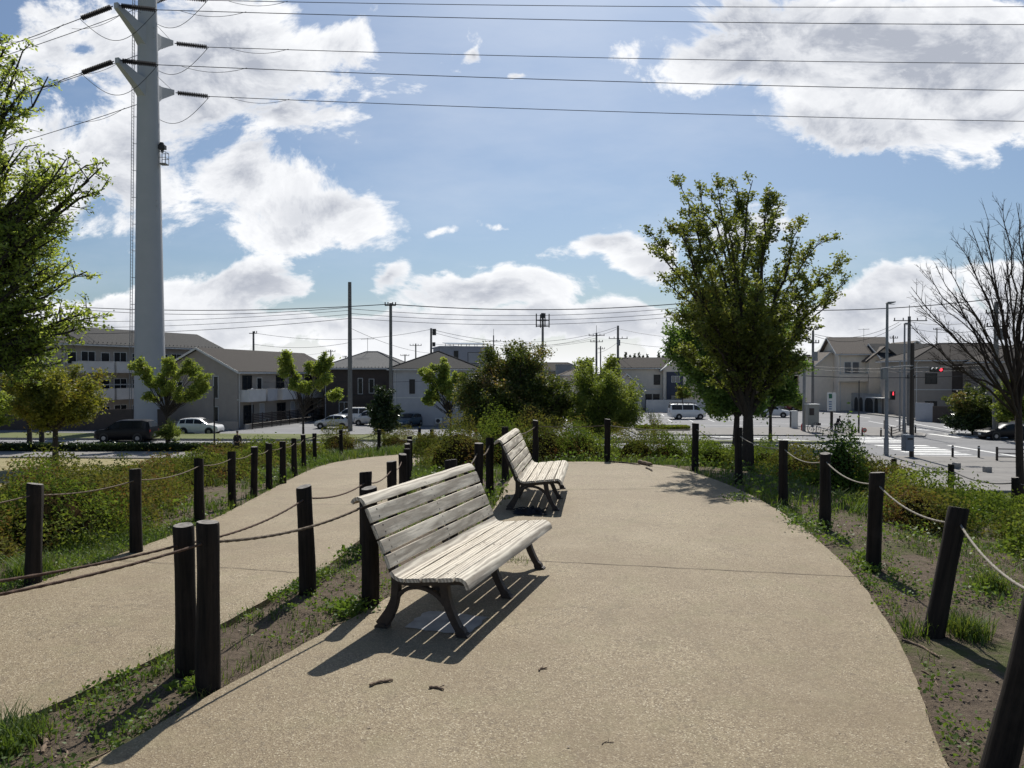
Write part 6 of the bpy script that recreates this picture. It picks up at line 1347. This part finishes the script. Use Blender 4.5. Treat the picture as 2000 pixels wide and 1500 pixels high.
def car(kind, name, label, cx, cy, ang, paint, rack=False, group='parked and passing cars'):
    """ang: heading of the nose; centre at cx,cy"""
    s = CARS[kind]; L, w_ = s['L'], s['W']/2; r = empty(name, (cx, cy, G0+.01), label, 'van' if kind == 'van' else 'car', group, ang)
    pr = s['prof']; X_ = [p[0] for p in pr]
    def sec(x):
        zb = float(np.interp(x, X_, [p[1] for p in pr])); zt = float(np.interp(x, X_, [p[2] for p in pr]))
        e = min(x, L-x); ww = w_*(1-.16*max(0, 1-e/.5)**2); zl = .24+.10*max(0, 1-e/.35)
        wt = ww*(.96-.20*min(1, (zt-zb)/.6)) if zt-zb > .06 else ww*.93
        return [(ww*.90, zl), (ww, zl+.16), (ww*1.0, zb-.22 if zb-.22 > zl+.2 else zl+.22), (ww*.965, zb-.0), (wt, max(zt-.05, zb+.003)), (wt*.8, zt+.004)]
    xs = sorted(set([0, .06, .2, .45]+X_+[L-.45, L-.2, L-.06, L]+[L*k/14 for k in range(15)])); xs = [x for i, x in enumerate(xs) if i == 0 or x-xs[i-1] > .03]
    mb = MB(); vs = []; n = 12
    for x in xs:
        c = sec(x); ring = [(L/2-x, -y, z) for y, z in c]+[(L/2-x, y, z) for y, z in c[::-1]]; vs += ring
    fs = [(i*n+k, i*n+(k+1) % n, (i+1)*n+(k+1) % n, (i+1)*n+k) for i in range(len(xs)-1) for k in range(n)]+[tuple(range(n))[::-1], tuple((len(xs)-1)*n+k for k in range(n))]
    mb.add(vs, fs); body = mb.build('body', paint, r, smooth=True)
    def lerp2(x, t_): c = sec(x); a, b = c[3], c[4]; return (a[0]*(1-t_)+b[0]*t_, a[1]*(1-t_)+b[1]*t_)
    for sgn in (-1, 1):
        for a, b in s['side']:
            q = []; m = 6
            for k in range(m+1): x = a+(b-a)*k/m; y, z = lerp2(x, .08); q.append((L/2-x, sgn*(y+.012), z))
            for k in range(m+1): x = b-(b-a)*k/m; y, z = lerp2(x, .90); q.append((L/2-x, sgn*(y+.014), z))
            mb = MB(); mm = len(q); q2 = [(x, y-sgn*.01, z) for x, y, z in q]
            strip = [(k, k+1, mm-2-k, mm-1-k) for k in range(m)]
            mb.add(q, strip); mb.build('side_window', 'glass_dark', r)
    for nm_, (a, b) in (('windscreen', s['ws']), ('rear_window', s['rw'])):
        mb = MB(); pts = []
        for k in range(5):
            x = a+(b-a)*(k/4*.9+.05); c = sec(x); pts.append([(L/2-x, f_*c[4][0]*.96, c[4][1]+(.05+.012 if abs(f_) < .9 else .02)) for f_ in (-1, -.84, 0, .84, 1)])
        dx_ = .02 if nm_ == 'windscreen' else -.02
        v_ = [(x+dx_, y, z+.004) for row in pts for x, y, z in row]; mb.add(v_, [(i*5+j, i*5+j+1, (i+1)*5+j+1, (i+1)*5+j) for i in range(4) for j in range(4)]); mb.build(nm_, 'glass_dark', r, smooth=True)
    for ax in s['ax']:
        for sgn in (-1, 1):
            R_ = s['wr']; x = L/2-ax; mb = MB(); mb.cyl((x, sgn*(w_-.28), R_+.03), (x, sgn*(w_+.004), R_+.03), R_+.075, n=22); mb.build('wheel_arch', 'dark_metal', r)
            mb = MB(); mb.tube([(x, sgn*(w_-.2), R_), (x, sgn*(w_-.02), R_), (x, sgn*(w_+.018), R_)], [R_, R_, R_*.93], 24); wh = mb.build('wheel', 'tyre', r, smooth=True)
            mb = MB(); mb.cyl((x, sgn*(w_+.0), R_), (x, sgn*(w_+.026), R_), R_*.60, R_*.52, n=10); mb.build('rim', 'rim', wh)
    for sgn in (-1, 1):
        mb = MB(); c = sec(.12); zz = c[3][1]-.14; mb.prism([(c[3][0]*.55, zz-.08), (c[3][0]*.97, zz-.06), (c[3][0]*.985, zz+.05), (c[3][0]*.6, zz+.03)], 'x', L/2-.30, L/2-.035)
        if sgn < 0: mb.v = [(x, -y, z) for x, y, z in mb.v]
        mb.build('headlight', 'lamp_clear', r)
        c = sec(L-.10); zz = c[3][1]-.12; mb = MB(); mb.prism([(c[3][0]*.75, zz-.14), (c[3][0]*.99, zz-.14), (c[3][0]*.985, zz+.08), (c[3][0]*.78, zz+.08)], 'x', -L/2+.03, -L/2+.22)
        if sgn < 0: mb.v = [(x, -y, z) for x, y, z in mb.v]
        mb.build('tail_light', 'lamp_red', r)
        x = L/2-s['ws'][0]-.35; c = sec(s['ws'][0]+.35); mb = MB(); mb.box(x-.05, x+.08, sgn*(c[3][0]+.02) if sgn > 0 else -(c[3][0]+.2), (c[3][0]+.2) if sgn > 0 else -(c[3][0]+.02), c[3][1]+.0, c[3][1]+.13); mb.build('wing_mirror', paint, r, bevel=.02)
    mb = MB(); mb.box(L/2-.02, L/2+.012, -.165, .165, .42, .585); mb.build('number_plate', 'plate', r)
    mb = MB(); mb.box(-L/2-.012, -L/2+.02, -.165, .165, .52, .685); mb.build('number_plate', 'plate', r)
    mb = MB(); mb.box(L/2-.06, L/2+.004, -.5, .5, .28, .40); mb.build('grille', 'dark_metal', r)
    if rack:
        mb = MB(); zt = s['prof'][5][2]
        for k in range(5): x = L/2-1.5-k*.72; mb.box(x-.03, x+.03, -.72, .72, zt+.1, zt+.14); mb.box(x-.03, x+.03, -.70, -.66, zt-.03, zt+.1); mb.box(x-.03, x+.03, .66, .70, zt-.03, zt+.1)
        for y in (-.7, .7): mb.box(L/2-4.5, L/2-1.4, y-.02, y+.02, zt+.141, zt+.18)
        mb.build('roof_rack', 'dark_metal', r)
    return r
PI = math.pi
car('minivan', 'parked_car', 'black minivan on the road in front of the mast', *XY(247, 64.2), PI-.03, 'paint_black')
car('suv', 'parked_car', 'white sport utility car driving right, beside the mast base', *XY(391, 71.5), -.06, 'paint_white')
car('hatch', 'parked_car', 'silver white hatchback on the lot left of the tallest bare pole', *XY(650, 79.5), PI-.05, 'paint_silver')
car('minivan', 'parked_car', 'white long roofed car parked behind the silver hatchback', *XY(688, 88), PI-.1, 'paint_white')
car('kei', 'parked_car', 'dark green windowed white box car behind the hatchback and pole', *XY(722, 84.5), PI-.15, 'paint_silver')
car('hatch', 'parked_car', 'dark blue car facing the camera beside the small conical evergreen', *XY(799, 82.5), -PI/2-.35, 'paint_blue')
car('kei', 'parked_car', 'small white car seen from behind in the parking lot', *XY(1231, 95), PI/2-.05, 'paint_white')
car('sedan', 'parked_car', 'dark car parked left of the small white one, half hidden by the maple', *XY(1195, 96), PI/2+.1, 'paint_black')
car('sedan', 'parked_car', 'grey car mostly hidden under the large dark rounded tree', *XY(950, 92), .1, 'paint_silver')
car('van', 'parked_van', 'long white van with black roof rack parked in the lot', *XY(1341, 96), .0, 'paint_white', rack=True)
car('suv', 'parked_car', 'pale car glimpsed behind the thin trunk right of the big tree', *XY(1512, 100), -.4, 'paint_white')
car('suv', 'parked_car', 'dark red and black car at the far lot by the right side pole', *XY(1558, 118), .2, 'paint_red')
car('sedan', 'parked_car', 'black sedan waiting at the second crosswalk at the right edge', *XY(1962, 66.5), PI+.10, 'paint_black')
# ---------------------------------------------------------------- street furniture
def XZ(px, py): q = P(px, py, G0); return q.x, q.y
for k, (px, py, zb) in enumerate(((1844, 893, .12), (1894, 894, .12), (1674, 853, .12), (1710, 854, .12), (1777, 847, .12))):
    x, y = XZ(px, py); rt = empty('bollard', (x, y-1, G0+zb), ['dark bollard at the near end of the big crosswalk, left of two', 'dark bollard at the near end of the big crosswalk, right of two', 'dark bollard on the far corner, nearest the short dark pole', 'dark bollard on the far corner, left of the tallest lamp post', 'dark bollard behind the electrical box by the guard rail'][k], 'bollard', 'bollards at the crossing')
    mb = MB(); mb.tube([(0, 0, 0), (0, 0, .74), (0, 0, .80), (0, 0, .83)], [.075, .075, .06, .02], 14); mb.build('bollard_body', 'brown_metal', rt, smooth=True)
    mb = MB(); mb.tube([(0, 0, .66), (0, 0, .73)], .078, 14); mb.build('reflector_band', 'reflector_white', rt, smooth=True)
def rail(name, a, b, label, n=2, h=.85, rails=(.25, .5, .78)):
    a = Vector(a); b = Vector(b); L_ = (b-a).length; rt = empty(name, (a.x, a.y, G0+.12), label, 'guard rail', 'guard rails at the crossing', math.atan2((b-a).y, (b-a).x))
    for k in range(n): mb = MB(); x = L_*k/(n-1); mb.box(x-.06, x+.06, -.06, .06, 0, h+.06); mb.build('rail_post', 'brown_metal', rt, bevel=.01)
    for z in rails: mb = MB(); mb.box(.05, L_-.05, -.02, .02, z-.03, z+.03); mb.build('rail', 'brown_metal', rt)
    return rt
rail('guard_rail', XZ(1947, 903), XZ(2040, 905), 'dark guard rail with three bars at the right edge of the plaza', 3)
rail('guard_rail', XZ(1727, 840), XZ(1741, 855), 'short guard rail left part on the corner behind the tallest lamp', 2)
rail('guard_rail', XZ(1741, 855.5), XZ(1768, 846.5), 'short guard rail right part on the corner behind the tallest lamp', 2)
for k, (px, py) in enumerate(((1928, 926), (1868, 918))):
    x, y = XZ(px, py); mb = MB(); mb.box(-.18, .18, -.18, .18, 0, .32); o = mb.build('concrete_block', 'kerb_concrete', bevel=.02); o.location = (x, y, G0+.12); tag(o, ['small concrete block alone on the plaza', 'small concrete block just behind the post among azaleas'][k], 'block', 'concrete blocks on the plaza')
# traffic signal
tp = D(1782, 670, 51.2); h = tp.z-G0-.12; rt = empty('traffic_signal', (tp.x, 51.2, G0+.12), 'dark traffic signal pole with side arms and red light at the crossing', 'traffic light')
mb = MB(); mb.tube([(0, 0, 0), (0, 0, h)], [.155, .13], 16); mb.build('pole', 'cast_iron', rt, smooth=True)
za = D(1782, 717, 51.2).z-G0-.12; xl = D(1718, 715, 51.2).x-tp.x; xr = D(1812, 716, 51.2).x-tp.x
mb = MB(); mb.tube([(0, -.12, za+.1), (xl*.6, -.12, za-.0), (xl, -.12, za-.12)], .05, 8); mb.tube([(0, -.12, za-.1), (xl*.5, -.12, za-.35)], .02, 6); mb.build('signal_arm', 'galvanised', rt, smooth=True)
mb = MB(); mb.tube([(0, -.14, za-.05), (xr, -.14, za-.02)], .04, 8); mb.tube([(0, -.14, za-.6), (xr, -.14, za-.15)], .02, 6); mb.build('signal_arm', 'galvanised', rt, smooth=True)
cx_, cz_ = D(1825.5, 722, 51.2).x-tp.x, D(1825.5, 722, 51.2).z-G0-.12
mb = MB(); mb.prism([(cx_-.42, cz_-.16), (cx_+.42, cz_-.16), (cx_+.46, cz_), (cx_+.42, cz_+.16), (cx_-.42, cz_+.16), (cx_-.46, cz_)], 'y', -.26, -.10); hd = mb.build('signal_head', 'dark_metal', rt, bevel=.02)
for k, m_ in enumerate(('glass_dark', 'glass_dark', 'signal_red')):
    x = cx_-.28+.28*k; mb = MB(); mb.cyl((x, -.275, cz_), (x, -.255, cz_), .11, n=16); l_ = mb.build('signal_lamp', m_, hd)
    if k == 2: tag(l_, 'lit red lamp')
    mb = MB()
    for j in range(9):
        a0, a1 = math.pi*j/9, math.pi*(j+1)/9
        vs = [(x+.14*math.cos(a), yy, cz_+.14*math.sin(a)) for a in (a0, a1) for yy in (-.26, -.45)]; mb.add([*vs, *[(x+(vx-x)*1.06, vy, cz_+(vz-cz_)*1.06) for vx, vy, vz in vs]], [(0, 1, 3, 2), (4, 6, 7, 5), (0, 4, 5, 1), (2, 3, 7, 6)])
    mb.build('lamp_hood', 'sign_white' if k < 2 else 'dark_metal', hd)
px_ = D(1724, 729, 51.2); mb = MB(); x = px_.x-tp.x; z = px_.z-G0-.12; mb.box(x-.14, x+.14, -.28, .02, z-.42, z+.32); mb.build('signal_head', 'galvanised', rt, bevel=.02)
bx_ = D(1773, 865, 51.2).x-tp.x; mb = MB(); mb.box(bx_-.34, bx_+.26, -.35, .25, .42, 1.55); o = mb.build('control_box', 'box_bluegrey', rt, bevel=.03); mb = MB(); mb.box(bx_-.20, bx_+.16, -.372, -.35, 1.22, 1.34); mb.build('vent', 'dark_metal', o)
mb = MB(); mb.box(bx_-.4, .2, -.05, .05, .6, .7); mb.build('bracket', 'galvanised', rt)
# pedestrian signal
tp = D(1758, 705, 74); rt = empty('pedestrian_signal', (tp.x, 74, G0+.12), 'slim pole with red walking man signal across the big crosswalk', 'traffic light'); h = tp.z-G0-.12
mb = MB(); mb.tube([(0, 0, 0), (0, 0, h)], [.09, .07], 12); mb.build('pole', 'galvanised', rt, smooth=True)
q = D(1741, 772, 74); x, z = q.x-tp.x, q.z-G0-.12; mb = MB(); mb.box(x-.22, x+.22, -.35, -.05, z-.45, z+.42); hd = mb.build('signal_head', 'dark_metal', rt, bevel=.02); mb = MB(); mb.box(x+.22, 0, -.22, -.16, z+.1, z+.16); mb.build('bracket', 'galvanised', rt)
mb = MB(); mb.cyl((x, -.365, z+.32), (x, -.355, z+.32), .045, n=10); mb.box(x-.05, x+.05, -.365, -.355, z+.12, z+.27); mb.box(x-.06, x-.01, -.364, -.356, z+.02, z+.12); mb.box(x+.01, x+.06, -.364, -.356, z+.02, z+.12); mb.build('red_man', 'signal_red', hd)
mb = MB(); mb.box(x-.16, x+.16, -.36, -.35, z-.38, z-.05); mb.build('signal_lamp', 'glass_dark', hd)
# delineator sign at the median end
x, y = XZ(1688, 866); rt = empty('road_sign', (x, y, G0+.2), 'small round red edged sign on a thin pole at the median end', 'sign'); mb = MB(); mb.cyl((0, 0, 0), (0, 0, .75), .022, n=8); mb.build('sign_post', 'sign_white', rt); mb = MB(); mb.cyl((0, -.03, .92), (0, -.01, .92), .20, n=20); d_ = mb.build('sign_disc', 'red_plastic', rt); mb = MB(); mb.cyl((0, -.036, .92), (0, -.031, .92), .13, n=20); mb.build('sign_face', 'box_beige', d_)
# vertical signboard
x, y = XZ(1624, 843); rt = empty('signboard', (x, y, G0+.12), 'tall white and green signboard on a dark post on the island', 'sign'); zb = D(1624, 803, y).z-G0-.12; zt = D(1624, 767, y).z-G0-.12
mb = MB(); mb.box(-.12, .12, -.08, .08, 0, zb); mb.build('sign_post', 'brown_metal', rt)
mb = MB(); mb.box(-.40, .40, -.16, .16, zb, zt); bd = mb.build('sign_box', 'sign_white', rt, bevel=.03)
mb = MB(); mb.box(-.36, -.02, -.168, -.16, zt-.58, zt-.12); mb.build('green_panel', 'sign_green', bd)
for k in range(4): mb = MB(); mb.box(-.34, -.06, -.167, -.16, zb+.18+k*.24, zb+.30+k*.24); mb.build('text_strip', 'sign_blue', bd)
# beige cabinet on legs with red extinguisher box
x, y = XZ(1586, 846); rt = empty('electric_cabinet', (x, y, G0+.12), 'big beige cabinet raised on pipe legs on the island', 'cabinet'); z0 = D(1586, 830, y).z-G0-.12; z1 = D(1586, 790, y).z-G0-.12
mb = MB(); mb.box(-.55, .55, -.35, .35, z0, z1); bd = mb.build('cabinet_body', 'box_beige', rt, bevel=.02); mb = MB(); mb.box(-.62, .62, -.42, .42, z1+.002, z1+.06); mb.build('cabinet_roof', 'sign_white', rt)
mb = MB(); mb.box(-.42, .05, -.36, -.35, z1-1.05, z1-.35); mb.build('cabinet_door', 'cast_iron', bd)
for a in (-.4, .4): mb = MB(); mb.tube([(a, 0, z0), (a*1.1, 0, z0*.4), (a*.9, 0, 0)], .035, 8); mb.build('pipe', 'dark_metal', rt)
x, y = XZ(1551, 838); rt = empty('electric_cabinet', (x, y, G0+.12), 'plain white box cabinet left of the raised beige one', 'cabinet'); h_ = D(1551, 802, y).z-G0-.12; mb = MB(); mb.box(-.38, .30, -.3, .3, 0, h_); mb.build('cabinet_body', 'sign_white', rt, bevel=.02); mb = MB(); mb.box(-.40, -.382, -.2, .2, .1, h_-.1); mb.build('cabinet_door', 'dark_metal', rt)
x, y = XZ(1567, 843); mb = MB(); mb.tube([(0, 0, 0), (0, 0, .55), (0, 0, .66), (0, 0, .74)], [.14, .14, .08, .04], 14); o = mb.build('fire_extinguisher', 'red_plastic', smooth=True); o.location = (x, y, G0+.12); tag(o, 'small red cylinder at the foot of the grey pole by the cabinet', 'extinguisher')
# spiky pot plant
x, y = XZ(1664, 846); rt = empty('spiky_plant', (x, y, G0+.12), 'dark spiky leaved plant on the island corner', 'plant'); mb = MB()
for k in range(16):
    a = k*2.4; l_ = .75+.35*((k*7) % 5)/5; dx_, dy_ = math.cos(a), math.sin(a); mb.add([(-.05*dy_, .05*dx_, 0), (.05*dy_, -.05*dx_, 0), (.35*l_*dx_, .35*l_*dy_, l_)], [(0, 1, 2)])
mb.build('leaves', 'leaf_dark', rt); mb = MB(); mb.cyl((0, 0, 0), (0, 0, .35), .12, .09, 10); mb.build('trunk', 'bark', rt)
# median twig plants / rock edge at the lot
# bicycles
def bicycle(x, y, rz, label):
    rt = empty('bicycle', (x, y, G0+.12), label, 'bicycle', 'bicycles by the signboard', rz)
    for sx, nm in ((-.52, 'wheel'), (.52, 'wheel')):
        mb = MB(); mb.tube([(sx+.33*math.cos(a), 0, .34+.33*math.sin(a)) for a in [2*math.pi*k/24 for k in range(25)]], .02, 6); wh = mb.build('wheel', 'tyre', rt, smooth=True)
        mb = MB()
        for k in range(8): a = math.pi*k/8; mb.cyl((sx-.31*math.cos(a), 0, .34-.31*math.sin(a)), (sx+.31*math.cos(a), 0, .34+.31*math.sin(a)), .003, n=4)
        mb.build('spokes', 'rim', wh)
    mb = MB()
    for a, b in (((-.52, 0, .34), (-.1, 0, .30)), ((-.52, 0, .34), (-.18, 0, .75)), ((-.1, 0, .30), (-.2, 0, .86)), ((-.1, 0, .30), (.36, 0, .72)), ((-.18, 0, .72), (.34, 0, .82)), ((.52, 0, .34), (.32, 0, .98))): mb.cyl(a, b, .018, n=6)
    mb.build('frame', 'paint_silver', rt)
    mb = MB(); mb.tube([(.25, -.28, 1.0), (.33, 0, 1.0), (.25, .28, 1.0)], .015, 6); mb.build('handlebar', 'dark_metal', rt)
    mb = MB(); mb.prism([(-.34, -.08), (-.05, -.02), (-.05, .02), (-.34, .08)], 'z', .86, .92); mb.build('saddle', 'dark_metal', rt)
    mb = MB(); mb.box(.36, .66, -.16, .16, .74, .96); mb.build('basket', 'dark_metal', rt); return rt
x, y = XZ(1627, 848); bicycle(x+.15, y-.3, .1, 'bicycle leaning by the foot of the white green signboard')
x, y = XZ(1645, 843); bicycle(x+.3, y+.3, -.3, 'second bicycle with basket, right of the signboard post')
x, y = XZ(1590, 848); bicycle(x, y-.2, .5, 'bicycle lying partly under the raised beige cabinet')
# ---------------------------------------------------------------- people
def skin_mesh(name, chains, mname, parent, root_i=0, sub=2):
    me = bpy.data.meshes.new(name); vs = []; es = []; rr = []
    idx = {}
    for ch in chains:
        prev = None
        for nm_, p_, r_ in ch:
            if nm_ in idx: i = idx[nm_]
            else: i = len(vs); idx[nm_] = i; vs.append(p_); rr.append(r_)
            if prev is not None and (prev, i) not in es: es.append((prev, i))
            prev = i
    me.from_pydata(vs, es, []); me.materials.append(MATS[mname]); o = bpy.data.objects.new(name, me); link(o, parent)
    md = o.modifiers.new('skin', 'SKIN'); md.use_smooth_shade = True
    if not me.skin_vertices: me.attributes  # created by the modifier below
    if not me.skin_vertices:
        import bmesh
        bm = bmesh.new(); bm.from_mesh(me); bm.verts.layers.skin.verify(); bm.to_mesh(me); bm.free()
    for i, sv in enumerate(me.skin_vertices[0].data): sv.radius = (rr[i], rr[i]); sv.use_root = (i == root_i)
    sb = o.modifiers.new('sub', 'SUBSURF'); sb.levels = sub; sb.render_levels = sub; return o
def person(x, y, z, rz, label, top='cloth_black', legs='cloth_black', lean=0.0, step=.12, sc=1.0, arms=((-.30, .05), (.30, .05))):
    r = empty('person', (x, y, z), label, 'person', None, rz); r.scale = (sc, sc, sc); l = lean
    hp = (0, 0, .92); ch = (0, l*.8, 1.28); nk = (0, l*1.15, 1.46); hd0 = (0, l*1.25+.01, 1.56); hd1 = (0, l*1.35+.01, 1.68)
    chains = [[('pelvis', hp, .13), ('waist', (0, l*.4, 1.08), .12), ('chest', ch, .15), ('neckb', nk, .065), ('neck', hd0, .06), ('head', hd1, .095), ('crown', (0, l*1.4, 1.74), .07)]]
    for s_, (ax, ay) in zip((-1, 1), arms):
        chains.append([('chest', ch, .15), ('sh%d' % s_, (s_*.19, ch[1], 1.38), .065), ('el%d' % s_, (ax*.85, ch[1]+ay*.5, 1.12), .045), ('wr%d' % s_, (ax*.8, ch[1]+ay*2.2, .92), .03), ('hand%d' % s_, (ax*.8, ch[1]+ay*2.6, .83), .032), ('fing%d' % s_, (ax*.8, ch[1]+ay*2.8, .76), .018)])
        st_ = s_*step; chains.append([('pelvis', hp, .13), ('hip%d' % s_, (s_*.10, 0, .84), .095), ('knee%d' % s_, (s_*.10, st_*.6+.02, .48), .06), ('ank%d' % s_, (s_*.10, st_, .09), .042), ('toe%d' % s_, (s_*.11, st_+.17, .035), .036)])
    skin_mesh('body', chains, 'skin', r)
    e = .018
    tp = [[('pelvis', (0, 0, .90), .14+e), ('waist', (0, l*.4, 1.08), .125+e), ('chest', ch, .15+e), ('neckb', (0, nk[1], 1.44), .075)]]
    for s_, (ax, ay) in zip((-1, 1), arms): tp.append([('chest', ch, .15+e), ('sh%d' % s_, (s_*.19, ch[1], 1.38), .065+e), ('el%d' % s_, (ax*.85, ch[1]+ay*.5, 1.12), .047+e), ('wr%d' % s_, (ax*.8, ch[1]+ay*2.2, .93), .035+e)])
    skin_mesh('jacket', tp, top, r)
    tr = [[('pelvis', (0, 0, .92), .13+e*.7)]]
    for s_ in (-1, 1): st_ = s_*step; tr.append([('pelvis', (0, 0, .92), .13+e*.7), ('hip%d' % s_, (s_*.10, 0, .84), .095+e), ('knee%d' % s_, (s_*.10, st_*.6+.02, .48), .062+e), ('ank%d' % s_, (s_*.10, st_, .12), .05+e)])
    skin_mesh('trousers', tr, legs, r)
    skin_mesh('hair', [[('a', (0, hd1[1]-.03, 1.60), .085), ('b', (0, hd1[1]-.025, 1.70), .105), ('c', (0, hd1[1]-.0, 1.77), .075)]], 'hair', r)
    for s_ in (-1, 1): mb = MB(); st_ = s_*step; mb.prism([(s_*.10-.05, st_-.07), (s_*.10+.05, st_-.07), (s_*.11+.05, st_+.19), (s_*.11-.04, st_+.2)], 'z', 0, .08); mb.build('shoe', 'dark_metal', r, bevel=.02)
    return r
x = (463-1000)/F*53.5; pr_ = person(x, 53.5, G0, .1, 'person in black walking on the lawn side path, seen from behind, pale bag at side')
mb = MB(); mb.prism([(-.16, 1.0), (.16, 1.0), (.15, 1.38), (-.15, 1.38)], 'y', -.28, -.14); o = mb.build('backpack', 'cloth_black', bevel=.04); o.location = pr_.location; tag(o, 'black backpack on the person walking by the park lamp pole', 'backpack')
mb = MB(); mb.prism([(-.36, .78), (-.26, .78), (-.27, 1.12), (-.34, 1.12)], 'y', -.06, .10); o = mb.build('tote_bag', 'cloth_white', bevel=.02); o.location = pr_.location; tag(o, 'pale bag hanging at the left side of the walking person', 'bag')
x, y = XZ(1634, 846); person(x+.15, y+.35, G0+.12, -1.3, 'person in black bending over the bicycle by the signboard', lean=.32, sc=.9, arms=((-.26, .16), (.26, .16)))
x, y = XZ(1746, 808); person(x, y, G0+.12, 2.9, 'distant person in dark top and grey trousers across the side street', 'cloth_black', 'cloth_grey', sc=1.0)
